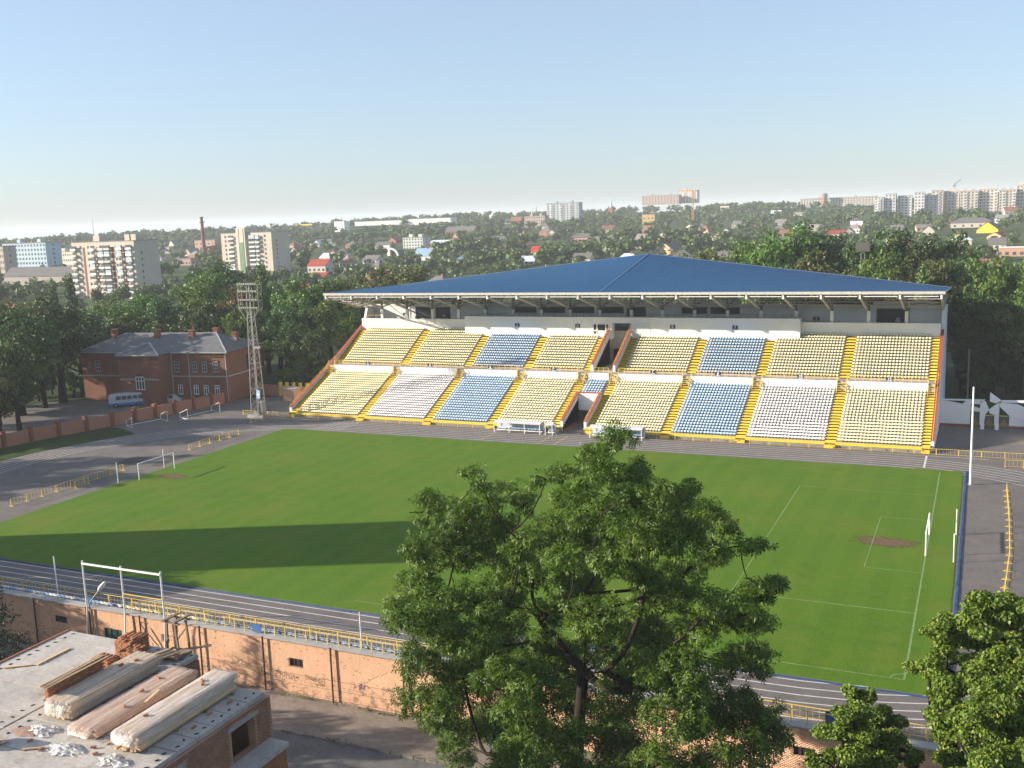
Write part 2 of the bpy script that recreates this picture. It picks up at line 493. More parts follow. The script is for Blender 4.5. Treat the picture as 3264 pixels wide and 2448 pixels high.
PL, PW = 107.5, 34.2
GY1L = 32.6
pline('goal_line', [(0, -PW), (0, GY1L)], 0.16)
pline('goal_line', [(-PL, -PW), (-PL, GY1L)], m='chalk_faint')
pline('touch_line', [(-50, -PW), (0, -PW)])
pline('touch_line', [(-PL, -PW), (-50, -PW)], m='chalk_faint')
pline('touch_line', [(-PL, GY1L), (0, GY1L)], 0.08, m='chalk_faint')
pline('halfway_line', [(-PL / 2, -PW), (-PL / 2, GY1L)], 0.08, m='chalk_faint')
pline('centre_circle', arc(-PL / 2, -1, 9.15, 0, 360, 48), 0.08, m='chalk_faint')
for s, gx in ((-1, 0), (1, -PL)):
    cm = 'chalk' if s < 0 else 'chalk_faint'
    pline('penalty_area_line', [(gx, -20.16), (gx + s * 16.5, -20.16)], 0.14, 0.045, cm)
    pline('penalty_area_line', [(gx, 20.16), (gx + s * 16.5, 20.16)], 0.10, 0.045, cm)
    pline('penalty_area_line', [(gx + s * 16.5, -20.16), (gx + s * 16.5, 20.16)], 0.12, 0.049, cm)
    pline('goal_area_line', [(gx, -9.16), (gx + s * 5.5, -9.16)], 0.10, 0.045, cm)
    pline('goal_area_line', [(gx, 9.16), (gx + s * 5.5, 9.16)], 0.10, 0.045, cm)
    pline('goal_area_line', [(gx + s * 5.5, -9.16), (gx + s * 5.5, 9.16)], 0.10, 0.049, cm)
    a0 = 180 - 53 if s < 0 else -53
    pline('penalty_arc', arc(gx + s * 11, 0, 9.15, a0, a0 + 106, 14), 0.08, 0.045, 'chalk_faint')
pline('corner_arc', arc(0, -PW, 1.0, 90, 180, 8), 0.14, 0.045)
# worn earth in front of the goals: bare soil thinning out raggedly into the turf
def worn_mat():
    m, n, l, b, out = new_mat('ragged_bare_earth')
    tc = n.new('ShaderNodeTexCoord'); pos = n.new('ShaderNodeNewGeometry').outputs['Position']
    ln = n.new('ShaderNodeVectorMath'); ln.operation = 'LENGTH'; l.new(tc.outputs['Object'], ln.inputs[0])
    nz = noise(n, l, pos, 1.1, 6, 0.75)
    a1 = n.new('ShaderNodeMath'); a1.operation = 'MULTIPLY_ADD'; a1.inputs[1].default_value = 2.6; l.new(nz, a1.inputs[0])
    sb = n.new('ShaderNodeMath'); sb.operation = 'MULTIPLY_ADD'; sb.inputs[1].default_value = -1.7; sb.inputs[2].default_value = 0.35
    l.new(ln.outputs['Value'], sb.inputs[0]); l.new(sb.outputs[0], a1.inputs[2])
    l.new(ramp(n, l, a1.outputs[0], [(0.30, (0, 0, 0)), (0.75, (0.85,) * 3)]), b.inputs['Alpha'])
    l.new(ramp(n, l, noise(n, l, pos, 2.5, 5, 0.7), [(0.3, (0.11, 0.075, 0.045)), (0.7, (0.20, 0.135, 0.085))]), b.inputs['Base Color'])
    b.inputs['Roughness'].default_value = 0.95; b.inputs['Specular IOR Level'].default_value = 0.1
    return m
wm_ = worn_mat()
for gx, sx_, sy_ in ((-4.2, 4.6, 2.3), (-PL + 3.2, 3.2, 1.8)):
    mb = MB(); n = 26
    mb.face([(math.cos(2 * math.pi * i / n), math.sin(2 * math.pi * i / n), 0) for i in range(n)])
    place('worn_patch', mb.mesh('worn_patch', wm_), (gx, -0.3, 0.0405), pitch, sc=(sx_, sy_, 1))

# blue edging along pitch
edging = bpy.data.objects.new('pitch_edging', None); COL.objects.link(edging); tag(edging, kind='structure')
emesh = {}
for L in (1.96, 3.9):
    mb = MB(); wk = 0.26 if L < 2 else 0.16; mb.hexa([(0, 0, 0), (L, 0, 0), (L, wk, 0), (0, wk, 0), (0.03, 0.02, 0.10), (L - 0.03, 0.02, 0.10), (L - 0.03, wk - 0.02, 0.10), (0.03, wk - 0.02, 0.10)])
    emesh[L] = mb.mesh('kerb_stone', MT['kerb_blue'])
y = -34.0
while y < 33:
    place('kerb_stone', emesh[1.96], (3.35 + random.uniform(-0.03, 0.03), y, 0), edging, rz=math.pi / 2); y += 2.0
x = -108
while x < 0:
    place('kerb_stone', emesh[3.9], (x, -36.75 + random.uniform(-0.03, 0.03), 0), edging); x += 3.95

# ------------------------------------------------------------------ running track
TC, RI, XL, XR = -1.35, 35.75, -97.7, -10.0
def oval(r, a0=None):
    pts = arc(XR, TC, r, -90, 90, 40) + arc(XL, TC, r, 90, 270, 40)
    return pts + [pts[0]]
mb = MB()
o1, o2 = oval(RI - 0.4), oval(RI + 7.9)
for i in range(len(o1) - 1):
    mb.face([(*o1[i], 0.006), (*o2[i], 0.006), (*o2[i + 1], 0.006), (*o1[i + 1], 0.006)])
mb.f = [f[::-1] for f in mb.f]
track = tag(mb.build('running_track', MT['track']), kind='structure')
for k in range(6):
    pline('lane_line', oval(RI + 1.22 * k), 0.13, 0.011, 'white_line', track)
pline('lane_line', [(-122, TC + RI + 7.32), (6, TC + RI + 7.32)], 0.13, 0.011, 'white_line', track)
pline('start_line', [(-2.12, 34.4), (-2.12, 41.75)], 0.28, 0.015, 'white_line', track)
for k in range(6):
    pline('hurdle_grid_line', [(-103.5 + k * 1.0, 34.3), (-103.7 + k * 1.0, 41.7)], 0.10, 0.015, 'white_line', track)
for xx in (-70.25, -59.9, -57.2, -47.6):
    pline('crossing_line', [(xx, 34.2), (xx, 40.6)], 0.12, 0.015, 'yellow_line', track)
# shallow asphalt cracks and patches in the right end of the field
for i in range(9):
    yy = -12 + i * 4.6 + random.uniform(-1, 1)
    pts = [(4.2 + t * 0.9, yy + random.uniform(-0.12, 0.12)) for t in range(16)]
    mb = MB(); strip(mb, pts, 0.05, 0.004); mb.build('crack', MT['road'], track)

# repaired patches of asphalt
pm_ = [mat('asphalt_patch_a', (0.075, 0.068, 0.064), 0.9, 0.2, 0.8, 0.15), mat('asphalt_patch_b', (0.135, 0.12, 0.108), 0.9, 0.2, 0.8, 0.15)]
for i, (x, y, w, d, a) in enumerate(((-118, 5, 4, 7, 0.05), (-122, -8, 5, 5, -0.1), (-126, 47, 6, 3, 0.1), (-133, 33, 4, 6, -0.1), (-112, 8, 2, 8, 0.0), (-119, 28, 3, 5, 0.12))):
    mb = MB(); n = 14; c_, s_ = math.cos(a), math.sin(a)
    pts = []
    for k in range(n):
        t = 2 * math.pi * k / n; u_, v_ = math.copysign(abs(math.cos(t)) ** 0.16, math.cos(t)) * w / 2, math.copysign(abs(math.sin(t)) ** 0.16, math.sin(t)) * d / 2
        u_ += random.uniform(-.08, .08); v_ += random.uniform(-.08, .08); pts.append((x + u_ * c_ - v_ * s_, y + u_ * s_ + v_ * c_, 0.0032))
    mb.face(pts); tag(mb.build('asphalt_patch', pm_[i % 2]), kind='structure')

# ------------------------------------------------------------------ grandstand
ST = thing('grandstand', 'long covered grandstand with blue roof and yellow, white and blue seats beside the track', 'grandstand', (-58.7, 44, 0))
Y0, Z0, D0, H0, N1 = 43.9, 0.80, 0.70, 0.315, 19
Y1, Z1, D1, H1, N2 = 60.2, 8.05, 0.71, 0.40, 15
YW = 57.3                       # white wall between the tiers
XA, XB = -115.75, -1.75         # inner faces of the end walls
TL, TR = -59.55, -55.75         # tunnel
def zl(i): return Z0 + i * H0
def zu(i): return Z1 + i * H1

def terrace(x0, x1, y0, z0, d, h, n, i0=0, base=0.0, yend=None):
    p = [(y0 + i0 * d, base)]
    for i in range(i0, n):
        p += [(y0 + i * d, z0 + i * h), (y0 + (i + 1) * d, z0 + i * h)]
    if yend: p[-1] = (yend, p[-1][1])
    p.append((p[-1][0], base))
    mb = MB(); mb.extrude_x(p[::-1], x0, x1)
    return mb
# lower and upper tier steps
terrace(XA, TL, Y0, Z0, D0, H0, N1, yend=YW).build('lower_terrace', MT['terrace'], ST)
terrace(TR, XB, Y0, Z0, D0, H0, N1, yend=YW).build('lower_terrace', MT['terrace'], ST)
terrace(TL, TR, Y0, Z0, D0, H0, N1, i0=12, base=3.2, yend=YW).build('lower_terrace', MT['terrace'], ST)
for a, b in ((XA, TL), (TR, XB)):
    terrace(a, b, Y1, Z1, D1, H1, N2, base=6.0, yend=71.2).build('upper_terrace', MT['terrace'], ST)
mb = MB(); mb.box(XA, XB, YW + 0.25, Y1 - 0.002, 6.0, 7.9); mb.build('cross_aisle', MT['terrace'], ST)
mb = MB(); mb.box(TL, TR, Y1, 84, 6.0, 7.9); mb.build('vomitory_floor', MT['terrace'], ST)
mb = MB(); mb.box(XA, XB, 71.2, 88, 10.5, 14.0); mb.build('concourse_floor', MT['terrace'], ST)

BLOCKS = [(-114.1, -100.35), (-98.7, -86.25), (-84.6, -73.66), (-72.0, -61.6), (-53.9, -42.3), (-40.7, -30.2), (-28.6, -16.65), (-15.0, -2.95)]
STAIRS = [(XA, -114.1), (-100.35, -98.7), (-86.25, -84.6), (-73.66, -72.0), (-61.6, -60.0), (-55.3, -53.9), (-42.3, -40.7), (-30.2, -28.6), (-16.65, -15.0), (-2.95, XB)]
LOWC = 'YWBYYBWY'; UPC = 'YYBYYBYY'

# front ledge, painted yellow
for a, b in ((XA, -60.0), (-55.3, XB)):
    mb = MB(); mb.box(a, b, Y0 - 0.35, Y0 - 0.003, 0.42, Z0 + 0.02); mb.build('front_ledge', MT['yellow_stair'], ST)
    mb = MB(); mb.box(a, b, Y0 - 0.20, Y0 - 0.004, 0.0, 0.415); mb.build('front_plinth', MT['concrete'], ST)

# stair flights: two steps to each row
for i, (a, b) in enumerate(STAIRS):
    mb = MB()
    for r in range(N1):
        for h in (0, 1):
            y = Y0 + r * D0 + h * D0 / 2 - D0 / 2; z = zl(r) - H0 / 2 + h * H0 / 2
            mb.box(a + 0.02, b - 0.02, y, y + D0 / 2 + 0.003, z - 0.28, z + 0.012 + h * 0.0)
    mb.build('stair_flight', MT['yellow_stair'], ST)
    mb = MB()
    for k in range(2): mb.box(a + 0.02, b - 0.02, Y0 - 0.63 - k * 0.26, Y0 - 0.37 - k * 0.26, 0, 0.50 - 0.22 * k)
    mb.build('bottom_steps', MT['yellow_stair'], ST)
    mb = MB()
    for r in range(N2):
        for h in (0, 1):
            y = Y1 + r * D1 + h * D1 / 2 - D1 / 2; z = zu(r) - H1 / 2 + h * H1 / 2
            if y > 69.0 and -90.3 < a < -24.5: continue
            mb.box(a + 0.02, b - 0.02, y, y + D1 / 2 + 0.003, z - 0.32, z + 0.012)
    mb.build('stair_flight', MT['yellow_stair'], ST)
    # open metal steps up to the cross aisle with handrails
    xr = [(a + 0.12), (b - 0.12)]
    mb = MB()
    for k in range(6):
        t = k / 5
        mb.box(xr[0], xr[1], 56.0 + t * 1.6, 56.0 + t * 1.6 + 0.24, 6.25 + t * 1.6, 6.30 + t * 1.6)
    mb.build('metal_steps', MT['yellow_stair'], ST)
    for xx in xr:
        mb = MB()
        mb.bar((xx, 55.9, 6.2), (xx, 57.75, 7.95), 0.06, 0.14)
        mb.bar((xx, 55.9, 6.9), (xx, 57.75, 8.85), 0.05); mb.bar((xx, 55.9, 6.2), (xx, 55.9, 6.92), 0.05); mb.bar((xx, 57.75, 7.9), (xx, 57.75, 8.87), 0.05)
        mb.bar((xx, 56.8, 7.1), (xx, 56.8, 7.86), 0.04)
        mb.build('handrail', MT['yellow'], ST)

# white wall between the tiers, with railing and sector signs
txt_mat = MT['white_paint']
def sign_board(x, y, z, text, w=1.0, h=0.78):
    mb = MB(); mb.box(x - w / 2, x + w / 2, y, y + 0.05, z, z + h)
    o = mb.build('sector_sign', MT['navy'], ST)
    mb = MB(); mb.box(x - w * 0.40, x + w * 0.40, y - 0.012, y - 0.002, z + 0.09 * h, z + 0.2 * h); mb.build('sign_lettering', txt_mat, o)
    cu = bpy.data.curves.new('sign_number', 'FONT'); cu.body = text; cu.size = h * 0.82; cu.align_x = 'CENTER'; cu.extrude = 0.008; cu.offset = 0.012
    cu.materials.append(txt_mat)
    tmp = bpy.data.objects.new('sign_number', cu)
    COL.objects.link(tmp); bpy.context.view_layer.update()
    me = bpy.data.meshes.new_from_object(tmp.evaluated_get(bpy.context.evaluated_depsgraph_get())); bpy.data.objects.remove(tmp)
    t = bpy.data.objects.new('sign_number', me); COL.objects.link(t); t.parent = o
    t.rotation_euler = (math.pi / 2, 0, 0)
    t.location = Vector((x, y - 0.014, z + h * 0.30)) - wloc(o)
for i, (a, b) in enumerate(BLOCKS):
    mb = MB(); mb.box(a - 0.05, b + 0.05, YW, YW + 0.25, 6.3, 8.0); mb.build('tier_wall', MT['white_wall'], ST)
    mb = MB()
    mb.bar((a, YW + 0.12, 8.95), (b, YW + 0.12, 8.95), 0.07); mb.bar((a, YW + 0.12, 8.5), (b, YW + 0.12, 8.5), 0.05)
    n = max(2, int((b - a) / 1.1))
    for k in range(n + 1):
        xx = a + (b - a) * k / n; mb.bar((xx, YW + 0.12, 7.99), (xx, YW + 0.12, 8.95), 0.07)
    mb.build('railing', MT['yellow'], ST)
for x, t in zip((-106.1, -92.05, -79.1, -66.3, -47.5, -36.1, -22.4, -8.6), ('2', '4', '6', 'В', 'Г', '8', '10', '12')):
    sign_board(x, YW - 0.02, 8.08, t)
mb = MB(); mb.box(TL, TR, YW, YW + 0.25, 6.3, 8.0); mb.build('tier_wall', MT['white_wall'], ST)
mb = MB()
for z in (8.95, 8.5): mb.bar((TL, YW + 0.12, z), (TR, YW + 0.12, z), 0.05)
for k in range(5):
    xx = TL + (TR - TL) * k / 4; mb.bar((xx, YW + 0.12, 7.99), (xx, YW + 0.12, 8.95), 0.07)
mb.build('railing', MT['yellow'], ST)

# end walls, sloping, capped red-brown
def slope_wall(x0, x1, prof, base, capped=True, railing=False, side='white_wall'):
    mb = MB(); mb.extrude_x(([(prof[0][0], base)] + prof + [(prof[-1][0], base)])[::-1], x0, x1)
    w = mb.build('side_wall', MT[side], ST)
    if capped:
        mb = MB()
        for (ya, za), (yb, zb) in zip(prof, prof[1:]):
            mb.hexa([(x0 - 0.06, ya, za + 0.003), (x1 + 0.06, ya, za + 0.003), (x1 + 0.06, yb, zb + 0.003), (x0 - 0.06, yb, zb + 0.003),
                     (x0 - 0.06, ya, za + 0.12), (x1 + 0.06, ya, za + 0.12), (x1 + 0.06, yb, zb + 0.12), (x0 - 0.06, yb, zb + 0.12)])
        mb.build('wall_capping', MT['redbrown'], w)
    if railing:
        mb = MB(); xm = (x0 + x1) / 2
        for (ya, za), (yb, zb) in zip(prof, prof[1:]):
            mb.bar((xm, ya, za + 0.6), (xm, yb, zb + 0.6), 0.05)
            n = int((yb - ya) / 1.3)
            for k in range(n + 1):
                t = k / n; mb.bar((xm, ya + (yb - ya) * t, za + (zb - za) * t + 0.1), (xm, ya + (yb - ya) * t, za + (zb - za) * t + 0.6), 0.04)
        mb.build('wall_railing', MT['yellow'], w)
    return w
slope_wall(-116.3, XA, [(44.6, 1.55), (60.5, 8.75)], 0, True, True)
slope_wall(-116.3, XA, [(60.505, 8.9), (72.0, 14.75)], 0, True)
slope_wall(XB, -1.3, [(44.6, 1.55), (60.5, 8.75)], 0, True, True)
slope_wall(XB, -1.3, [(60.505, 8.9), (72.0, 14.75)], 0, True)
for a, b in ((-116.3, XA), (XB, -1.3)):
    mb = MB(); mb.extrude_x([(72.01, 0), (88, 0), (88, 17.6), (73.6, 18.2), (72.01, 14.7)], a, b); mb.build('gable_wall', MT['white_wall'], ST)
# lower tunnel
for a, b in ((-60.0, TL), (TR, -55.3)):
    slope_wall(a, b, [(44.3, 1.75), (52.3, 5.35)], 0, True, True)
    slope_wall(a, b, [(59.7, 9.1), (69.25, 14.35)], 7.9, True, True)
mb = MB(); mb.box(TL, TR, 52.0, 52.296, 2.2, 5.3); ln = mb.build('tunnel_lintel', MT['white_wall'], ST)
mb = MB(); mb.box(TL, TR, 51.9, 52.5, 5.303, 5.44); mb.build('wall_capping', MT['redbrown'], ln)
for a, b in ((TL - 0.001, TL + 0.12), (TR - 0.12, TR + 0.001)):
    mb = MB(); mb.box(a, b, 44.4, 52.6, 0.0, 0.35); mb.build('tunnel_skirting', MT['redbrown'], ST)
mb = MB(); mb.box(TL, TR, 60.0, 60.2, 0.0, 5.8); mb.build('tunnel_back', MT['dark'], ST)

# high white box of the press gallery, its opening and windows
VX0, VX1, VY = -90.3, -24.45, 69.3
OX0, OX1 = -59.15, -55.15
for a, b in ((VX0, OX0), (OX1, VX1)):
    mb = MB(); mb.box(a, b, VY, 71.1, 12.6, 16.75); mb.build('gallery_wall', MT['white_wall'], ST)
mb = MB(); mb.box(OX0, OX1, VY, 71.1, 15.65, 16.745); mb.build('gallery_wall', MT['white_wall'], ST)
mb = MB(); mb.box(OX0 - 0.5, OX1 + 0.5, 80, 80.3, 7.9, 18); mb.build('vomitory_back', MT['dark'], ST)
def window(x0, x1, z0, z1, y, parent=ST, fr='white_paint'):
    mb = MB(); mb.box(x0, x1, y - 0.02, y + 0.05, z0, z1); w = mb.build('window', MT['glass'], parent)
    mb = MB(); t = 0.09
    for q in ((x0 - t, x0, z0 - t, z1 + t), (x1, x1 + t, z0 - t, z1 + t)): mb.box(q[0], q[1], y - 0.07, y + 0.04, q[2], q[3])
    for q in ((z0 - t, z0), (z1, z1 + t)): mb.box(x0, x1, y - 0.07, y + 0.04, q[0], q[1])
    mb.build('window_frame', MT[fr], w)
window(-62.75, -62.2, 14.3, 15.4, VY - 0.03); window(-61.95, -60.4, 14.25, 15.4, VY - 0.03); window(-60.2, -59.8, 14.25, 15.4, VY - 0.03); window(-62.75, -62.2, 13.6, 14.1, VY - 0.03)
mb = MB(); mb.box(-54.9, -51.6, VY - 0.04, VY - 0.002, 13.55, 15.8); mb.build('gallery_panel', mat('pale_panel', (0.6, 0.62, 0.62), 0.6, 0.05), ST)
for x, t in ((-78.7, '5'), (-66.0, 'А'), (-47.3, 'Б'), (-35.8, '7')): sign_board(x, VY - 0.055, 14.65, t, 0.98, 0.8)
mb = MB(); mb.bar((VX0, VY + 0.3, 17.35), (VX1, VY + 0.3, 17.35), 0.05)
for k in range(45):
    xx = VX0 + (VX1 - VX0) * k / 44; mb.bar((xx, VY + 0.3, 16.74), (xx, VY + 0.3, 17.35), 0.04)
mb.build('gallery_railing', MT['steel_dark'], ST)
for a, b in ((VX0 - 0.001, VX0), (VX1, VX1 + 0.001)):
    pass
# parapet at the ends
for a, b in ((XA, VX0), (VX1, XB)):
    mb = MB(); mb.box(a, b, 70.9, 71.12, 13.2, 15.95); p = mb.build('parapet', MT['white_wall'], ST)
    mb = MB(); mb.box(a, b, 70.84, 71.16, 15.55, 15.96); mb.build('parapet_band', MT['white_wall'], p)
mb = MB(); mb.bar((-114.5, 71.4, 16.6), (-108.5, 71.4, 16.6), 0.05)
for xx in (-114.5, -112.5, -110.5, -108.5): mb.bar((xx, 71.4, 15.9), (xx, 71.4, 16.6), 0.05)
mb.build('railing', MT['yellow'], ST)
for x, z, t in ((-107.4, 16.0, '1'), (-98.0, 16.0, '3'), (-22.5, 15.75, '9'), (-8.8, 15.75, '11')): sign_board(x, 74.9, z, t, 1.1, 0.8)

# columns, back wall of the concourse with dark openings
ROOFC, YE, YB = -58.1, 60.0, 90.0
def zroof(x, y):
    t = (y - YE) / (YB - YE); s = abs(x - ROOFC) / 59.3
    return 22.2 + t * (5.4 * (1 - s) - (0.6 if x < ROOFC else 2.0) * s)
COLX = [-1.45 - 6.085 * k for k in range(20)]
cm = MB(); cm.box(-0.27, 0.27, -0.25, 0.25, 0, 4.05); colm = cm.mesh('column', MT['white_wall'])
for x in COLX[1:-1]:
    place('column', colm, (x + (0.35 if x > -58 else 0.1), 71.42, 13.9), ST)
    mb = MB(); xx = x + (0.35 if x > -58 else 0.1)
    mb.bar((xx, 71.42, 17.94), (xx, 71.42, zroof(x, 71.4) - 1.2), 0.3); mb.build('column_head', MT['steel_dark'], ST)
wall_segs = [(-115.7, -106, 0), (-106, -101.2, 1), (-101.2, -97, 1), (-97, -89, 0), (-89, -83.5, 0), (-83.5, -78, 2), (-78, -71.7, 2), (-71.7, -65.5, 2), (-65.5, -59.4, 2), (-59.4, -54.9, 1), (-54.9, -48.4, 0), (-48.4, -42.8, 2), (-42.8, -36.7, 2), (-36.7, -24.5, 0), (-24.5, -18.6, 0), (-18.6, -13, 0), (-13, -7, 1), (-7, -1.8, 0)]
for a, b, kd in wall_segs:
    yb = 76.0 if (a < VX0 or b > VX1) else 77.5
    if kd == 0:
        mb = MB(); mb.box(a, b, yb, yb + 0.25, 14, 18.6); mb.build('back_wall', MT['white_wall'], ST)
    else:
        mb = MB(); mb.box(a, b, yb, yb + 0.25, 14, 15.4 if kd == 1 else 16.6); mb.box(a, b, yb, yb + 0.25, 18.0, 19.2); mb.box(a, a + 0.5, yb - 0.002, yb + 0.25, 14, 18.0)
        mb.build('back_wall', MT['white_wall'], ST)
        window(a + 0.6, b - 0.1, 15.5 if kd == 1 else 16.7, 17.9, yb + 0.1, ST, 'steel')
mb = MB(); mb.box(XA, XB, 87.7, 88, 0, 17.2); mb.build('rear_wall', MT['concrete'], ST)

MT['flash_blue'] = mat('blue_grey_flashing', (0.13, 0.18, 0.25), 0.5, 0.15)
# roof: sheets from eave to back edge, ridge cap, gutter
RF = thing('roof', None, None, (ROOFC, YE, 22.2)); RF.parent = ST; RF.location = Vector((ROOFC, YE, 22.2)) - wloc(ST)
NP = 76
for k in range(NP):
    xa = -117.4 + k * 116.6 / NP; xb = -117.4 + (k + 1) * 116.6 / NP
    mb = MB(); ys = [YE + (YB - YE) * j / 4 for j in range(5)]
    g_ = 0.012
    dz = 0.006 * random.random()
    for ya, yb in zip(ys, ys[1:]):
        mb.hexa([(xa + g_, ya, zroof(xa, ya) - 0.08), (xb - g_, ya, zroof(xb, ya) - 0.08), (xb - g_, yb, zroof(xb, yb) - 0.08), (xa + g_, yb, zroof(xa, yb) - 0.08),
                 (xa + g_, ya, zroof(xa, ya) + dz), (xb - g_, ya, zroof(xb, ya) + dz), (xb - g_, yb, zroof(xb, yb) + dz), (xa + g_, yb, zroof(xa, yb) + dz)])
    mb.build('roof_panel', MT['roof_blue'], RF)
mb = MB()
for ya, yb in zip(ys, ys[1:]):
    za, zb = zroof(ROOFC, ya) + 0.05, zroof(ROOFC, yb) + 0.05
    mb.hexa([(ROOFC - 0.16, ya, za - 0.08), (ROOFC + 0.16, ya, za - 0.08), (ROOFC + 0.16, yb, zb - 0.08), (ROOFC - 0.16, yb, zb - 0.08), (ROOFC - 0.16, ya, za), (ROOFC + 0.16, ya, za), (ROOFC + 0.16, yb, zb), (ROOFC - 0.16, yb, zb)])
mb.build('ridge_cap', mat('pale_blue_ridge', (0.05, 0.12, 0.23), 0.5, 0.1), RF)
for xa, xb in ((-117.4, ROOFC), (ROOFC, -0.8)):
    mb = MB(); mb.bar((xa, YB + 0.1, zroof(xa, YB) + 0.02), (xb, YB + 0.1, zroof(xb, YB) + 0.01), 0.12, 0.14); mb.build('edge_flashing', MT['flash_blue'], RF)
for x in (-117.45, -0.75):
    mb = MB(); mb.bar((x, YE, zroof(x, YE)), (x, YB, zroof(x, YB)), 0.10, 0.2); mb.build('edge_flashing', MT['flash_blue'], RF)
gm = MB(); gl = 1.554
gm.hexa([(0.012, -0.12, -0.44), (gl - 0.012, -0.12, -0.44), (gl - 0.012, 0.12, -0.44), (0.012, 0.12, -0.44), (0.012, -0.16, 0.0), (gl - 0.012, -0.16, 0.0), (gl - 0.012, 0.12, 0.0), (0.012, 0.12, 0.0)])
gme = gm.mesh('gutter_panel', mat('cream_gutter', (0.50, 0.48, 0.43), 0.6, 0.12, 0.4, stain=(0.33, 0.31, 0.27), stain_amt=0.5))
for k in range(75):
    place('gutter_panel', gme, (-117.4 + k * gl, YE - 0.14, 22.22), RF)
# steel: trusses, purlins, front tie
for i, x in enumerate(COLX):
    mb = MB()
    def top(y): return (x, y, zroof(x, y) - 0.45)
    bot = [(60.4, 21.25), (65.5, 19.9), (71.2, 18.35), (79.5, min(19.2, zroof(x, 79.5) - 1.6)), (88, zroof(x, 88) - 1.2)]
    bw = [Vector((x, a, b)) for a, b in bot]
    mb.bar(top(60.2), top(88), 0.2)
    for a, b in zip(bw, bw[1:]): mb.bar(a, b, 0.3, 0.34)
    ysn = [60.4, 63, 65.5, 68.3, 71.2, 75.3, 79.5, 84, 88]
    def botz(y):
        for (ya, za), (yb2, zb) in zip(bot, bot[1:]):
            if ya <= y <= yb2 + 1e-6: return za + (zb - za) * (y - ya) / (yb2 - ya)
        return bot[-1][1]
    for ya, yb2 in zip(ysn, ysn[1:]):
        mb.bar((x, yb2, botz(yb2)), top(yb2), 0.1); mb.bar((x, ya, botz(ya)), top(yb2), 0.1)
    mb.build('truss', MT['truss'], RF)
    mb = MB(); mb.bar((x, 60.1, 21.0), (x, 60.1, 21.7), 0.28); mb.build('truss_end', MT['white_paint'], RF)
for y in (61.5, 64, 66.5, 69, 71.5, 74, 77, 80, 83, 86):
    mb = MB()
    xs = [-116.8, -87, ROOFC, -29, -1.4]
    for a, b in zip(xs, xs[1:]): mb.bar((a, y, zroof(a, y) - 0.22), (b, y, zroof(b, y) - 0.22), 0.12, 0.22)
    mb.build('purlin', MT['truss'], RF)
for y, z in ((63.0, 20.75), (65.5, 20.05), (68.3, 19.3), (71.2, 18.6)):
    mb = MB(); mb.bar((-116.8, y, z), (-1.45, y, z), 0.09); mb.build('tie_bar', MT['truss'], RF)
for a, b in zip(COLX, COLX[1:]):
    mb = MB(); mb.bar((a - 0.4, 60.25, 21.42), (b + 0.4, 60.25, 21.42), 0.14, 0.16); mb.build('front_rail', MT['white_paint'], RF)
# wind bracing of the two end bays
for a, b in ((COLX[-1], COLX[-2]), (COLX[1], COLX[0])):
    mb = MB()
    for y0_, y1_ in ((60.5, 64.5), (64.5, 68.5), (68.5, 72.5)):
        mb.bar((a, y0_, 21.0 - (y0_ - 60.5) * 0.24), (b, y1_, 21.0 - (y1_ - 60.5) * 0.24), 0.09); mb.bar((b, y0_, 21.0 - (y0_ - 60.5) * 0.24), (a, y1_, 21.0 - (y1_ - 60.5) * 0.24), 0.09)
        mb.bar((a, y0_, 21.0 - (y0_ - 60.5) * 0.24), (b, y0_, 21.0 - (y0_ - 60.5) * 0.24), 0.08)
    mb.build('wind_bracing', MT['truss'], RF)

# ------------------------------------------------------------------ seats
def seat_geo():
    mb = MB()
    mb.hexa([(-0.14, -0.35, 0), (0.14, -0.35, 0), (0.21, -0.02, 0), (-0.21, -0.02, 0), (-0.20, -0.38, 0.045), (0.20, -0.38, 0.045), (0.235, -0.02, 0.045), (-0.235, -0.02, 0.045)])
    n = len(mb.v)
    pf = [(-0.24, 0.02), (0.24, 0.02), (0.24, 0.13), (0.19, 0.20), (0.08, 0.23), (-0.08, 0.23), (-0.19, 0.20), (-0.24, 0.13)]
    k = len(pf)
    for j, (yo, cv) in enumerate(((-0.03, 0.05), (0.03, 0.05))):
        for (px, pz) in pf: mb.v.append((px, yo + pz * 0.22 - cv * (abs(px) / 0.225) ** 2 * 1.2, pz))
    mb.f.append(tuple(n + i for i in range(k))); mb.m.append(0)
    mb.f.append(tuple(n + k + i for i in reversed(range(k)))); mb.m.append(0)
    for i in range(k):
        j = (i + 1) % k; mb.f.append((n + i, n + k + i, n + k + j, n + j)); mb.m.append(0)
    n2 = len(mb.v)
    mb.box(-0.03, 0.03, -0.22, 0.0, -0.26, -0.002, 1)
    return mb
SG = seat_geo()
SM = {'Y': MT['seat_yellow'], 'W': MT['seat_white'], 'B': MT['seat_blue']}
SEAT_ME = {c: SG.mesh('seat', [SM[c], MT['terrace']]) for c in SM}
seat_list = []      # x, y, z, colour, lower?
def fill(a, b, y0, z0, d, h, rows, c, low):
    n = int((b - a - 0.1) / 0.5); p = (b - a - 0.1) / n
    for r in rows:
        for k in range(n):
            seat_list.append((a + 0.05 + (k + 0.5) * p, y0 + r * d + 0.52 + random.uniform(-0.01, 0.01), z0 + r * h + 0.26, c, low))
for (a, b), cl, cu_ in zip(BLOCKS, LOWC, UPC):
    fill(a, b, Y0, Z0, D0, H0, range(N1), cl, True)
    mid = a > VX0 - 3 and b < VX1 + 3
    if mid: fill(a, b, Y1, Z1, D1, H1, range(13), cu_, False)
    else:
        fill(a, b, Y1, Z1, D1, H1, range(13), cu_, False)
        fill(max(a, VX1 + 0.2) if a > -40 else a, min(b, VX0 - 0.2) if a < -80 else b, Y1, Z1, D1, H1, range(13, 15), cu_, False)
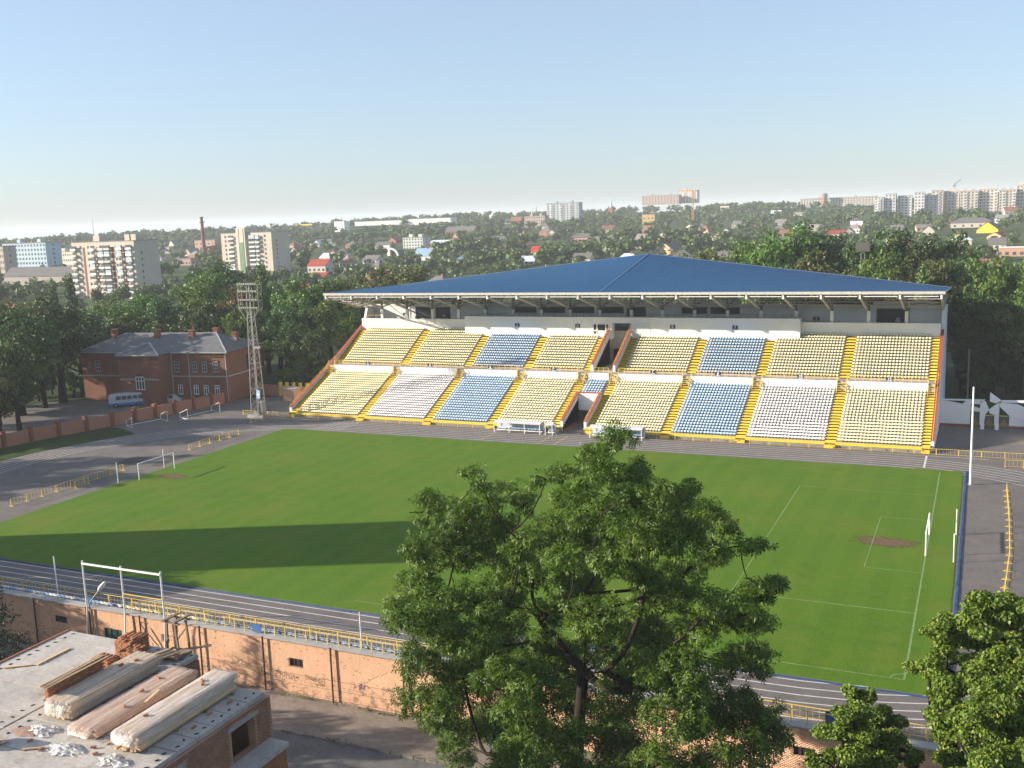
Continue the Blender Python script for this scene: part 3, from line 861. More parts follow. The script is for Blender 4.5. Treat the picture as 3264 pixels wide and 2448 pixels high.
fill(TL, TR, Y0, Z0, D0, H0, range(13, 19), 'B', True)
# the 300 nearest as parts of their own, all others joined
seat_list.sort(key=lambda s: (s[0] - CAM.x) ** 2 + (s[1] - CAM.y) ** 2 + (s[2] - CAM.z) ** 2)
for x, y, z, c, low in seat_list[:300]:
    place('seat', SEAT_ME[c], (x, y, z), ST, rz=random.uniform(-0.03, 0.03))
rest = np.array([(s[0], s[1], s[2]) for s in seat_list[300:]])
cid = np.array(['YWB'.index(s[3]) for s in seat_list[300:]])
V = np.array(SG.v); nv = len(V)
allv = (rest[:, None, :] + V[None]).reshape(-1, 3) - np.array(wloc(ST))
faces = []; mids = []
for f, m_ in zip(SG.f, SG.m):
    fa = np.array(f)[None] + (np.arange(len(rest)) * nv)[:, None]
    if len(f) == 4: faces.append(fa)
    else:                                  # octagon faces as three quads
        faces.append(fa[:, [0, 1, 2, 7]]); faces.append(fa[:, [2, 3, 6, 7]]); faces.append(fa[:, [3, 4, 5, 6]])
        mids += [cid, cid]
    mids.append(cid if m_ == 0 else np.full(len(rest), 3))
me = fast_mesh('seats', allv, np.concatenate(faces), [SM['Y'], SM['W'], SM['B'], MT['terrace']], np.concatenate(mids))
so = bpy.data.objects.new('seats', me); COL.objects.link(so); so.parent = ST; tag(so, kind='stuff')

# ------------------------------------------------------------------ fences
def fence(name, label, pts, h=0.9, step=3.0, infill=0.35, m='yellow', tee=False, group=None, z0=0.0):
    """rail on posts along a polyline; posts are parts, thin infill bars one joined part per bay row"""
    f = thing(name, label, 'fence', (pts[0][0], pts[0][1], z0), group)
    rail = MB(); bars = MB(); posts = []
    for a, b in zip(pts, pts[1:]):
        d = Vector((b[0] - a[0], b[1] - a[1])); L = d.length; n = max(1, round(L / step))
        rail.bar((a[0], a[1], z0 + h), (b[0], b[1], z0 + h), 0.045)
        bars.bar((a[0], a[1], z0 + 0.12), (b[0], b[1], z0 + 0.12), 0.03)
        for k in range(n + 1): posts.append((a[0] + d.x * k / n, a[1] + d.y * k / n, math.atan2(d.y, d.x)))
        if infill:
            q = int(L / infill)
            for k in range(q + 1):
                p = (a[0] + d.x * k / q, a[1] + d.y * k / q); bars.bar((*p, z0 + 0.12), (*p, z0 + h - 0.02), 0.016)
    rail.build('rail', MT[m], f)
    if infill: tag(bars.build('infill_bars', MT[m], f), kind='stuff')
    pm = MB(); pw = 0.045 if step >= 3 else 0.03; pm.box(-pw, pw, -pw, pw, 0, h + 0.02)
    if tee:
        pm.box(-0.035, 0.035, -0.42, 0.42, 0.002, 0.045); pm.bar((0, -0.3, 0.04), (0, 0, 0.3), 0.025); pm.bar((0, 0.3, 0.04), (0, 0, 0.3), 0.025)
    pme = pm.mesh('post', MT[m])
    for x, y, r in posts: place('post', pme, (x, y, z0), f, rz=r)
    return f
fence('track_fence', 'long yellow rail fence between the running track and the grandstand', [(-126, 42.7), (-61.2, 42.7)], 0.9, 3.0, 0.5)
fence('track_fence', 'yellow rail fence before the right half of the stand, running on to the white gate', [(-54.5, 42.7), (14, 42.7)], 0.9, 3.0, 0.5)
fence('track_fence', 'yellow mesh fence along the near side of the track above the seat row', [(-112, -43.0), (8, -43.0)], 0.95, 3.0, 0.45)
fence('barrier', 'row of yellow T-foot barriers on the asphalt beside the goal with small earth patch', [(-114.5, -20), (-114.5, 0.2)], 1.0, 2.42, 0.55, tee=True)
fence('barrier', 'yellow T-foot barriers on the asphalt near the far left pitch corner', [(-114.5, 14.7), (-114.3, 27)], 1.0, 2.42, 0.55, tee=True)
fence('barrier', 'short yellow barrier standing in front of the barrier row by the left goal', [(-113.6, -9.9), (-113.5, -7.6)], 1.0, 2.3, 0.55, tee=True)
fence('barrier', 'yellow barriers in a line across the asphalt at the right end of the pitch', [(7.2, -13.5), (7.9, -1), (8.05, 12), (8.0, 25)], 1.0, 2.42, 0.55, tee=True)
fence('barrier', 'yellow barriers bunched on the track bend near the white gate', [(8.0, 37.8), (12.5, 38.2), (16, 38.4)], 1.0, 2.2, 0.5, tee=True)
fence('barrier', 'short yellow barrier at the track edge beside the floodlight mast', [(-119.2, 36.5), (-117.5, 41.5)], 1.0, 2.4, 0.5, tee=True)

# ------------------------------------------------------------------ goals, poles
def goal(x, label):
    g = thing('football_goal', label, 'goal', (x, 0, 0))
    for y in (-3.66, 3.66):
        mb = MB(); mb.tube((x, y, 0), (x, y, 2.5), 0.075, n=10); mb.build('goal_post', MT['white_paint'], g)
    mb = MB(); mb.tube((x, -3.72, 2.5), (x, 3.72, 2.5), 0.075, n=10); mb.build('crossbar', MT['white_paint'], g)
goal(0.0, 'white football goal frame without net at the right end of the pitch')
goal(-PL, 'white football goal frame without net at the left end of the pitch')
def pole(x, y, z0, h, r, label, m='white_paint', r1=None, cat='pole'):
    g = thing('pole', label, cat, (x, y, z0))
    mb = MB(); mb.tube((x, y, z0), (x, y, z0 + h), r, r1 or r, 8); mb.build('shaft', MT[m], g)
    mb = MB(); mb.box(x - r * 2.2, x + r * 2.2, y - r * 2.2, y + r * 2.2, z0, z0 + 0.06); mb.build('foot_plate', MT['galv'], g)
    return g
pole(2.7, -4.87, 0, 3.05, 0.055, 'white net post behind the right goal, on its near side')
pole(2.71, 4.58, 0, 2.95, 0.055, 'white net post behind the right goal, on its far side')
pole(-109.5, -5.8, 0, 3.07, 0.06, 'white net post behind the left goal, on its near side')
pole(-109.4, 3.48, 0, 2.96, 0.06, 'white net post behind the left goal, on its far side')
pole(3.82, 26.93, 0, 12.8, 0.15, 'tall white flagpole at the far right corner of the pitch', r1=0.10)
p_ = pole(-41.37, -46.3, 1.0, 3.65, 0.06, 'white pole with small crosspiece behind the peach wall')
mb = MB(); mb.bar((-41.62, -46.3, 4.62), (-41.12, -46.3, 4.62), 0.06); mb.build('crosspiece', MT['rust'], p_)
p_ = pole(-78.6, -44.2, 0.5, 4.2, 0.06, 'thin pale pole with bent top near the left edge beside the track')
mb = MB(); mb.bar((-78.9, -44.2, 4.7), (-78.55, -44.2, 4.5), 0.05); mb.bar((-78.55, -44.2, 4.6), (-78.35, -44.2, 5.1), 0.04); mb.build('crosspiece', MT['rust'], p_)

# dugouts
def dugout(x0, x1, label, nseat):
    g = thing('dugout', label, 'dugout', (x0, 41, 0))
    posts = [x0 + (x1 - x0) * k / max(1, round((x1 - x0) / 3)) for k in range(max(1, round((x1 - x0) / 3)) + 1)]
    for x in posts:
        mb = MB(); mb.bar((x, 40.5, 0), (x, 40.5, 1.75), 0.09); mb.bar((x, 40.5, 1.72), (x, 41.9, 2.0), 0.07); mb.bar((x, 42.0, 0), (x, 42.0, 1.95), 0.07); mb.bar((x, 40.5, 0.3), (x, 42, 0.3), 0.06)
        mb.build('frame', MT['white_paint'], g)
    mb = MB(); pr = [(40.35, 1.72), (41.2, 2.0), (41.9, 1.98), (42.25, 1.6), (42.3, 0.35)]
    for (a, za), (b, zb) in zip(pr, pr[1:]):
        mb.hexa([(x0 - 0.1, a, za), (x1 + 0.1, a, za), (x1 + 0.1, b, zb), (x0 - 0.1, b, zb), (x0 - 0.1, a, za + 0.03), (x1 + 0.1, a, za + 0.03), (x1 + 0.1, b + 0.02, zb + 0.03), (x0 - 0.1, b + 0.02, zb + 0.03)])
    mb.build('canopy', mat('grey_white_polycarbonate', (0.52, 0.53, 0.55), 0.4, 0.08), g)
    n = max(1, int((x1 - x0) / 0.62))
    for k in range(n):
        place('seat', SEAT_ME['B'], (x0 + 0.35 + k * (x1 - x0 - 0.5) / n + 0.1, 41.8, 0.62), g, sc=(1.15, 1.15, 1.1))
    mb = MB(); mb.bar((x0, 41.6, 0.32), (x1, 41.6, 0.32), 0.08); mb.bar((x0, 41.35, 0.30), (x1, 41.35, 0.30), 0.06)
    mb.build('seat_rail', MT['white_paint'], g)
dugout(-70.65, -62.2, 'long white team dugout with blue seats left of the players tunnel', 14)
dugout(-61.2, -59.95, 'tiny white dugout with two blue seats beside the long one', 2)
dugout(-53.3, -44.5, 'white team dugout with blue seats partly behind the tree top', 14)

# ------------------------------------------------------------------ floodlight mast
def mast():
    bx, by = -120.9, 41.3
    g = thing('floodlight_mast', 'grey lattice floodlight mast on a concrete block beside the running track', 'floodlight', (bx, by, 0))
    mb = MB(); mb.box(bx - 1.9, bx + 1.7, by - 1.3, by + 1.3, 0, 0.55); mb.build('concrete_base', MT['concrete'], g)
    mb = MB(); mb.box(bx + 0.5, bx + 1.5, by - 0.9, by + 0.1, 0.55, 3.3); mb.build('switch_cabinet', MT['galv'], g)
    mb = MB(); mb.box(bx + 0.45, bx + 1.25, by - 1.02, by - 0.97, 3.9, 5.5); s = mb.build('notice_board', mat('pale_blue_board', (0.25, 0.42, 0.6), 0.5), g)
    mb = MB(); mb.box(bx + 0.5, bx + 1.2, by - 1.05, by - 1.025, 4.5, 4.8); mb.build('white_band', MT['white_paint'], s)
    H = 20.6
    def half(z): return 1.0 - 0.55 * z / H
    legs = [(-1, -1), (1, -1), (1, 1), (-1, 1)]
    def P(i, z):
        a = half(z); return Vector((bx - 0.2 + legs[i][0] * a, by + legs[i][1] * a, z))
    for i in range(4):
        mb = MB(); mb.bar(P(i, 0.5), P(i, 25.4), 0.11); mb.build('leg', MT['galv'], g)
    zs = [0.55]
    while zs[-1] < H: zs.append(zs[-1] + 1.75 - 0.02 * zs[-1])
    for j, (za, zb) in enumerate(zip(zs, zs[1:])):
        mb = MB()
        for i in range(4):
            k = (i + 1) % 4
            if j % 2: mb.bar(P(i, za), P(k, zb), 0.055)
            else: mb.bar(P(k, za), P(i, zb), 0.055)
            if j % 3 == 0: mb.bar(P(i, za), P(k, za), 0.07)
        mb.build('bracing', MT['galv'], g)
    # lamp frame
    mb = MB(); xs = (bx - 2.5, bx + 2.2); yf = by - 0.55
    for yy in (yf, yf + 1.1):
        for z in (20.9, 22.4, 24.0, 25.4): mb.bar((xs[0], yy, z), (xs[1], yy, z), 0.05)
        for x in xs: mb.bar((x, yy, 20.9), (x, yy, 25.4), 0.06)
    for x in xs:
        for z in (20.9, 25.4): mb.bar((x, yf, z), (x, yf + 1.1, z), 0.05)
        mb.bar((bx - 0.2 + (0.48 if x > bx else -0.48), by - 0.48, 18.4), (x, yf, 20.9), 0.07)
    mb.build('lamp_frame', MT['galv'], g)
    lm = MB(); lm.hexa([(-0.17, -0.1, -0.13), (0.17, -0.1, -0.13), (0.12, 0.22, -0.1), (-0.12, 0.22, -0.1), (-0.17, -0.1, 0.13), (0.17, -0.1, 0.13), (0.12, 0.22, 0.1), (-0.12, 0.22, 0.1)])
    lme = lm.mesh('lamp', MT['galv'])
    for z in (21.15, 22.65, 24.25, 25.65):
        for k in range(9):
            place('lamp', lme, (xs[0] + 0.3 + k * 0.5, yf - 0.15, z), g)
    for k in range(4): place('lamp', lme, (bx + 0.9 + k * 0.35, by - 0.95, 13.6 + 0.15 * (k % 2)), g, sc=1.4)
mast()

# five-a-side goals lying by the wall
def small_goal(p, q, r, s, label):
    g = thing('small_goal', label, 'goal', (p[0], p[1], 0))
    mb = MB(); mb.tube((*p, 0.05), (*r, 0.05), 0.05); mb.build('ground_bar', MT['white_paint'], g)
    for a, b in ((p, q), (r, s)):
        mb = MB(); mb.tube((*a, 0.05), (*b, 0.05), 0.045); mb.tube((*b, 0.05), (*b, 2.0), 0.045); mb.tube((*a, 0.05), (*a, 1.0), 0.045); mb.tube((*a, 1.0), (*b, 2.0), 0.045)
        mb.build('side_frame', MT['white_paint'], g)
small_goal((-141.4, 27.8), (-138.6, 26.4), (-139.5, 34.7), (-136.6, 33.5), 'small white goal frame by the peach wall, nearer the grass verge')
small_goal((-136.6, 36.9), (-133.8, 35.95), (-135.4, 44.5), (-132.5, 43.6), 'small white goal frame by the peach wall, nearer the brick house')

# ------------------------------------------------------------------ peach fence wall with pillars
MT['peach'] = mat('peach_render', (0.36, 0.17, 0.11), 0.85, 0.14, 0.4, 0.1, 0.15, stain=(0.24, 0.12, 0.085), stain_amt=0.5)
MT['pillar'] = mat('dark_red_pillar', (0.21, 0.075, 0.05), 0.85, 0.14, 0.6)
PIL = [(-152.2, -8.6), (-151.1, -3.4), (-150.0, 1.9), (-148.95, 7.08), (-148.3, 12.2), (-147.0, 17.1), (-145.35, 21.95), (-144.1, 27.0), (-143.0, 31.6), (-141.8, 35.7), (-140.9, 39.97), (-139.9, 44.4), (-138.9, 48.6), (-138.4, 52.4)]
fw_ = thing('boundary_wall', 'peach rendered wall with dark red pillars along the yard of the brick house', 'wall', (-145, 22, 0))
for a, b in zip(PIL, PIL[1:]):
    mb = MB(); d = Vector((b[0] - a[0], b[1] - a[1])); n_ = Vector((-d.y, d.x)).normalized() * 0.13
    mb.hexa([(a[0] - n_.x, a[1] - n_.y, 0), (a[0] + n_.x, a[1] + n_.y, 0), (b[0] + n_.x, b[1] + n_.y, 0), (b[0] - n_.x, b[1] - n_.y, 0), (a[0] - n_.x, a[1] - n_.y, 2.3), (a[0] + n_.x, a[1] + n_.y, 2.3), (b[0] + n_.x, b[1] + n_.y, 2.3), (b[0] - n_.x, b[1] - n_.y, 2.3)][::1])
    mb.f = [f[::-1] for f in mb.f]
    mb.build('wall_panel', MT['peach'], fw_)
pm = MB(); pm.box(-0.35, 0.35, -0.35, 0.35, 0, 2.65); pme = pm.mesh('pillar', MT['pillar'])
cm_ = MB(); cm_.hexa([(-0.42, -0.42, 2.652), (0.42, -0.42, 2.652), (0.42, 0.42, 2.652), (-0.42, 0.42, 2.652), (-0.3, -0.3, 2.82), (0.3, -0.3, 2.82), (0.3, 0.3, 2.82), (-0.3, 0.3, 2.82)]); cme = cm_.mesh('pillar_cap', MT['pillar'])
for x, y in PIL:
    place('pillar', pme, (x, y, 0), fw_); place('pillar_cap', cme, (x, y, 0), fw_)
# wall and yellow gate beyond the mast
w2 = thing('rear_wall', 'low peach wall with toothed top between brick house and yellow gate', 'wall', (-137.5, 62.3, 0))
mb = MB(); mb.box(-139.5, -132.2, 62.2, 62.45, 0, 2.2)
for k in range(12): mb.box(-139.3 + k * 0.6, -139.3 + k * 0.6 + 0.33, 62.2, 62.45, 2.2, 2.42)
mb.build('wall_panel', MT['peach'], w2)
gt = thing('yellow_gate', 'bright yellow slatted gate with tall posts behind the left end of the stand', 'gate', (-130, 62.3, 0))
for x in (-131.8, -130.1, -128.35, -126.6, -124.9):
    mb = MB(); mb.box(x - 0.28, x + 0.28, 62.1, 62.6, 0, 3.05); mb.build('gate_post', MT['yellow'], gt)
sm_ = MB(); sm_.box(-0.06, 0.06, -0.02, 0.02, 0.1, 2.3); sme = sm_.mesh('slat', MT['yellow'])
for a, b in ((-131.8, -130.1), (-130.1, -128.35), (-128.35, -126.6), (-126.6, -124.9)):
    for k in range(9): place('slat', sme, (a + 0.36 + k * (b - a - 0.72) / 8, 62.32, 0), gt)
    mb = MB(); mb.bar((a + 0.28, 62.38, 0.4), (b - 0.28, 62.38, 0.4), 0.06); mb.bar((a + 0.28, 62.38, 2.0), (b - 0.28, 62.38, 2.0), 0.06); mb.build('gate_rail', MT['yellow'], gt)
bo = thing('ticket_booth', 'small peach booth at the foot of the left stair wall', 'booth', (-126.3, 58.8, 0))
mb = MB(); mb.box(-127.6, -124.8, 57.5, 60.0, 0, 2.5); mb.build('wall', mat('light_peach', (0.5, 0.27, 0.18), 0.8, 0.1), bo)
mb = MB(); mb.box(-127.75, -124.65, 57.35, 60.15, 2.503, 2.65); mb.build('roof', MT['concrete'], bo)

# ------------------------------------------------------------------ white angular gate at the right
wg = thing('white_gate', 'white angular concrete entrance wall with cut-out triangles and yellow metal doors', 'gate', (3.5, 64.4, 0))
GY = 64.4
def cut_panel(poly, y0=GY, y1=GY + 0.5, m='white_paint', name='wall_panel'):
    mb = MB(); mb.extrude_y(poly, y0, y1); return mb.build(name, MT[m], wg)
cut_panel([(-1.28, 0.35), (3.25, 0.35), (3.25, 2.64), (3.3, 3.5), (2.0, 3.6), (-0.04, 4.0), (-1.28, 4.1)])
cut_panel([(2.05, 3.62), (3.3, 3.52), (3.3, 4.2), (2.6, 4.2)])
cut_panel([(-1.28, 4.12), (5.0, 4.24), (5.38, 4.43), (-1.28, 4.3)])
cut_panel([(3.32, 2.66), (4.6, 2.45), (4.62, 2.98), (3.4, 3.35)]); cut_panel([(3.32, 3.72), (4.7, 3.7), (5.0, 4.2), (3.32, 4.2)])
cut_panel([(4.63, 0.35), (5.3, 0.35), (5.45, 2.1), (6.0, 2.8), (5.40, 4.2), (4.72, 4.2), (4.63, 3.0)])
cut_panel([(6.02, 2.3), (6.75, 2.05), (7.45, 2.0), (7.45, 4.1), (6.75, 3.55), (6.02, 2.9)])
cut_panel([(6.04, 4.2), (6.9, 3.95), (7.7, 4.38), (6.04, 5.65)])
cut_panel([(6.78, 0.35), (7.42, 0.35), (7.42, 1.98), (6.78, 1.98)])
cut_panel([(8.92, 0.35), (11.2, 0.35), (11.2, 1.1), (8.95, 1.98)]); cut_panel([(7.47, 3.45), (8.95, 2.0), (11.2, 1.15), (11.2, 3.3), (10.0, 3.9), (7.6, 4.1)])
cut_panel([(7.72, 4.12), (13.5, 4.2), (13.5, 4.6), (7.75, 4.42)]); cut_panel([(11.22, 0.35), (16, 0.35), (16, 4.18), (11.22, 4.18)])
for a, b in ((-1.28, 3.28), (8.92, 16)):
    mb = MB(); mb.box(a, b, GY - 0.08, GY + 0.55, 0, 0.347); mb.build('plinth', MT['redbrown'], wg)
for a, b, h in ((3.32, 4.6, 2.6), (5.32, 6.76, 2.0), (7.46, 8.9, 2.0)):
    mb = MB(); mb.box(a + 0.02, b - 0.02, GY + 0.3, GY + 0.36, 0.06, h); d = mb.build('metal_door', MT['steel_dark'], wg)
    mb = MB(); n = 7
    for k in range(n): mb.box(a + 0.1 + k * (b - a - 0.2) / (n - 1) - 0.03, a + 0.1 + k * (b - a - 0.2) / (n - 1) + 0.03, GY + 0.24, GY + 0.29, 0.1, 0.45 + 0.28 * (3 - abs(k - 3)))
    mb.box(a + 0.05, b - 0.05, GY + 0.22, GY + 0.28, h - 0.18, h - 0.05); mb.build('door_bars', MT['yellow'], d)
for x in (5.05, 7.15):
    mb = MB(); mb.box(x - 0.28, x + 0.28, GY - 1.9, GY - 1.4, 0, 1.0); mb.build('gate_stub', MT['white_paint'], wg)
wg2 = thing('white_gate_wing', 'white curved concrete wing wall at the far right edge by the track', 'wall', (12.6, 55, 0))
mb = MB(); mb.extrude_x([(51.5, 0.3), (58.5, 0.3), (58.5, 4.6), (56.5, 4.9), (53.5, 3.4), (51.9, 1.6)][::-1], 11.6, 12.3); mb.build('wall_panel', MT['white_paint'], wg2)
mb = MB(); mb.box(11.5, 12.4, 51.4, 58.6, 0, 0.297); mb.build('plinth', MT['redbrown'], wg2)
for x, y, h in ((2.5, 88, 9.5), (6.2, 120, 10)):
    pole(x, y, 0, h, 0.12, 'grey lamp pole behind the white gate, ' + ('nearer the stand' if x < 3 else 'farther under the trees'), 'galv')

# ------------------------------------------------------------------ red brick house
def brick_mat(name, c1, c2, mortar, sx=0.26, sy=0.085, rough=0.85, var=0.5):
    """brick colour with joints laid in wall axes (for walls whose bricks are too far to build singly)"""
    m, n, l, b, out = new_mat(name)
    g = n.new('ShaderNodeNewGeometry'); pos = g.outputs['Position']
    s = n.new('ShaderNodeSeparateXYZ'); l.new(pos, s.inputs[0])
    ad = n.new('ShaderNodeMath'); ad.operation = 'ADD'; l.new(s.outputs[0], ad.inputs[0]); l.new(s.outputs[1], ad.inputs[1])
    cb = n.new('ShaderNodeCombineXYZ'); l.new(ad.outputs[0], cb.inputs[0]); l.new(s.outputs[2], cb.inputs[1])
    br = n.new('ShaderNodeTexBrick'); l.new(cb.outputs[0], br.inputs[0])
    br.inputs['Scale'].default_value = 1; br.inputs['Brick Width'].default_value = sx; br.inputs['Row Height'].default_value = sy; br.inputs['Mortar Size'].default_value = 0.012
    br.inputs['Color1'].default_value = (*c1, 1); br.inputs['Color2'].default_value = (*c2, 1); br.inputs['Mortar'].default_value = (*mortar, 1)
    f = noise(n, l, pos, 0.35, 5, 0.7)
    c = mix(n, l, 1.0, br.outputs[0], ramp(n, l, f, [(0.3, (1 - var * 0.5,) * 3), (0.7, (1.0,) * 3)]), 'MULTIPLY')
    l.new(c, b.inputs['Base Color']); b.inputs['Roughness'].default_value = rough; b.inputs['Specular IOR Level'].default_value = 0.15
    bump(n, l, b, br.outputs['Fac'], 0.3, -0.01)
    return m
MT['brick_red'] = brick_mat('red_brick', (0.29, 0.105, 0.058), (0.22, 0.08, 0.045), (0.19, 0.13, 0.10))
def brick_house():
    A = Vector((-138.2, 53.3)); B = Vector((-173.3, 47.9))      # front-right, front-left corners at the ground
    u = (B - A).normalized(); nrm = Vector((u.y, -u.x)); nrm = nrm if nrm.y < 0 else -nrm   # towards the camera side
    W = (B - A).length; Dp = 14.5; H = 10.5
    def P(a, d, z): q = A + u * a - nrm * d; return (q.x, q.y, z)     # a along front from the right corner, d into the depth
    g = thing('brick_house', 'two-storey red brick house with grey hipped roof and brick chimneys', 'house', P(W / 2, Dp / 2, 0))
    def obx(a0, a1, d0, d1, z0, z1, mb): mb.hexa([P(a0, d0, z0), P(a0, d1, z0), P(a1, d1, z0), P(a1, d0, z0), P(a0, d0, z1), P(a0, d1, z1), P(a1, d1, z1), P(a1, d0, z1)]); 
    def part(name, m, boxes, parent=g):
        mb = MB()
        for q in boxes: obx(*q, mb)
        mb.f = [f[::-1] for f in mb.f]
        return mb.build(name, MT[m], parent)
    part('wall', 'brick_red', [(0, W, 0, Dp, 0, H)])
    bay0, bay1, bd = 13.2, 22.6, -4.6
    part('bay_wall', 'brick_red', [(bay0, bay1, bd, -0.002, 0, H)])
    MT['cornice'] = MT.get('cornice') or mat('pale_cornice', (0.36, 0.33, 0.31), 0.8, 0.15)
    part('string_course', 'cornice', [(0.0, bay0 - 0.02, -0.14, -0.004, 5.35, 5.6)])
    part('string_course', 'cornice', [(bay1 + 0.02, W, -0.14, -0.004, 5.35, 5.6)])
    part('string_course', 'cornice', [(bay0, 16.6, bd - 0.14, bd - 0.004, 5.35, 5.6), (19.0, bay1, bd - 0.14, bd - 0.004, 5.35, 5.6)])
    part('string_course', 'cornice', [(-0.14, -0.004, 0.3, Dp, 5.35, 5.6)])
    part('eaves_board', 'white_metal', [(-0.5, bay0 + 0.3, -0.55, -0.3, H - 0.05, H + 0.12)])
    part('eaves_board', 'white_metal', [(bay1 - 0.3, W + 0.5, -0.55, -0.3, H - 0.05, H + 0.12)])
    part('eaves_board', 'white_metal', [(bay0 - 0.5, bay1 + 0.5, bd - 0.55, bd - 0.3, H - 0.05, H + 0.12)])
    # dentil frieze
    dm = MB(); dm.box(-0.12, 0.12, -0.1, 0.1, 0, 0.38); dme = dm.mesh('dentil', MT['brick_red'])
    rz = math.atan2(u.y, u.x)
    for k in range(24):
        q = P(0.4 + k * 0.52, -0.10, H - 0.95); place('dentil', dme, q, g, rz=rz)
    for k in range(17):
        q = P(bay0 + 0.4 + k * 0.53, bd - 0.10, H - 0.95); place('dentil', dme, q, g, rz=rz)
    # roof: hips
    e = 0.5; R = H + 3.3
    mb = MB()
    a0, a1, d0, d1 = -e, W + e, -e, Dp + e
    r0, r1, dm_ = 6.3, W - 6.5, Dp / 2
    z = H + 0.13
    pts = dict(fr=P(a0, d0, z), fl=P(a1, d0, z), br=P(a0, d1, z), bl=P(a1, d1, z), rr=P(r0, dm_, R), rl=P(r1, dm_, R))
    mb.face([pts['fr'], pts['fl'], pts['rl'], pts['rr']][::-1]); mb.face([pts['br'], pts['rr'], pts['rl'], pts['bl']][::-1])
    mb.face([pts['fr'], pts['rr'], pts['br']][::-1]); mb.face([pts['fl'], pts['bl'], pts['rl']][::-1]); mb.face([pts['fr'], pts['br'], pts['bl'], pts['fl']])
    roof = mb.build('roof', MT['slate'], g)
    mb = MB()
    b0, b1 = bay0 - e, bay1 + e; bz = H + 2.2; bm = (b0 + b1) / 2
    q = dict(l=P(b1, bd - e, z), r=P(b0, bd - e, z), lb=P(b1, 1.0, z + 0.02), rb=P(b0, 1.0, z + 0.02), p=P(bm, -0.3, bz), pb=P(bm, 3.9, bz))
    mb.face([q['r'], q['l'], q['p']][::-1]); mb.face([q['r'], q['p'], q['pb'], q['rb']][::-1]); mb.face([q['l'], q['lb'], q['pb'], q['p']][::-1])
    mb.build('bay_roof', MT['slate'], g)
    def seam(name, a, b, w=0.22):
        mb = MB(); mb.bar(Vector(a) + Vector((0, 0, 0.04)), Vector(b) + Vector((0, 0, 0.04)), w, 0.08); mb.build(name, MT['white_metal'], roof)
    seam('ridge_flashing', pts['rr'], pts['rl']); seam('hip_flashing', pts['fr'], pts['rr']); seam('hip_flashing', pts['fl'], pts['rl'], 0.12)
    seam('hip_flashing', q['r'], q['p']); seam('hip_flashing', q['l'], q['p'])
    for a, d, hh in ((11.2, 5.6, 2.6), (19.8, 5.6, 2.6), (30.8, 5.8, 2.8), (2.6, 8.4, 1.7), (7.5, 9.2, 2.6)):
        zr = H + 2.2
        ch = part('chimney', 'brick_red', [(a - 0.55, a + 0.55, d - 0.5, d + 0.5, zr - 0.9, H + 1.4 + hh)], roof)
        part('chimney_flashing', 'white_metal', [(a - 0.75, a + 0.75, d - 0.75, d - 0.5, zr - 0.7, zr - 0.05)], roof)
        part('chimney_cap', 'brick_red', [(a - 0.68, a + 0.68, d - 0.63, d + 0.63, H + 1.402 + hh, H + 1.62 + hh)], roof)
    # windows
    def win(a, z0, w, h, d=0.0, arched=True, wh=False, n=2):
        mb = MB(); obx(a - w / 2, a + w / 2, d - 0.06, d - 0.002, z0, z0 + h, mb)
        if arched:
            for k in range(4):
                t0, t1 = math.pi * k / 4, math.pi * (k + 1) / 4
                mb.face([P(a + w / 2 * math.cos(t0), d - 0.06, z0 + h + w * 0.3 * math.sin(t0)), P(a + w / 2 * math.cos(t1), d - 0.06, z0 + h + w * 0.3 * math.sin(t1)), P(a, d - 0.06, z0 + h)])
        wo_ = mb.build('window', MT['glass'], g)
        mb = MB(); t = 0.06
        fm = 'white_paint' if wh else 'steel'
        for k in range(n + 1):
            x = a - w / 2 + w * k / n; obx(x - t, x + t, d - 0.12, d - 0.061, z0, z0 + h, mb)
        for zz in ((z0, z0 + h * 0.68, z0 + h) if wh else (z0, z0 + h * 0.33, z0 + h * 0.67, z0 + h)): obx(a - w / 2, a + w / 2, d - 0.118, d - 0.0615, zz - t, zz + t, mb)
        mb.f = [f[::-1] for f in mb.f]; mb.build('window_frame', MT[fm], wo_)
        mb = MB(); obx(a - w / 2 - 0.15, a + w / 2 + 0.15, d - 0.2, d - 0.003, z0 - 0.18, z0 - 0.08, mb); mb.f = [f[::-1] for f in mb.f]; mb.build('window_sill', MT['cornice'], wo_)
        if arched:
            mb = MB()
            for k in range(6):
                t0, t1 = math.pi * k / 6, math.pi * (k + 1) / 6; ro, ri = w / 2 + 0.25, w / 2 + 0.03
                f4 = []
                for dd in (d - 0.16, d - 0.003):
                    f4.append([P(a + r * math.cos(t), dd, z0 + h + r * 0.62 * math.sin(t)) for r, t in ((ri, t0), (ro, t0), (ro, t1), (ri, t1))])
                mb.hexa(f4[0] + f4[1])
            mb.build('brick_arch', MT['brick_red'], wo_)
    for a in (2.6, 5.2, 7.6, 12.0 - 0.2): win(a, 6.5, 1.05, 2.1)
    for a in (2.6, 5.2, 7.6, 11.4): win(a, 1.7, 1.0, 1.9, wh=True)
    win(17.8, 3.4, 2.0, 2.6, bd, True, True, 3)
    for a in (25.5, 31.4): win(a, 6.5, 1.1, 2.3)
    for a in (28.4, 33.5, 10.0):                      # blind panels
        part('blind_window', 'brick_red', [(a - 0.6, a + 0.6, -0.07, -0.003, 6.4, 6.55), (a - 0.6, a + 0.6, -0.07, -0.003, 8.9, 9.05), (a - 0.66, a - 0.54, -0.07, -0.004, 6.55, 8.9), (a + 0.54, a + 0.66, -0.07, -0.004, 6.55, 8.9)])
    # right end: narrow blind window
    mb = MB(); obx(-0.06, -0.003, 8.0, 8.7, 6.0, 9.0, mb); mb.f = [f[::-1] for f in mb.f]; mb.build('narrow_window', MT['glass'], g)
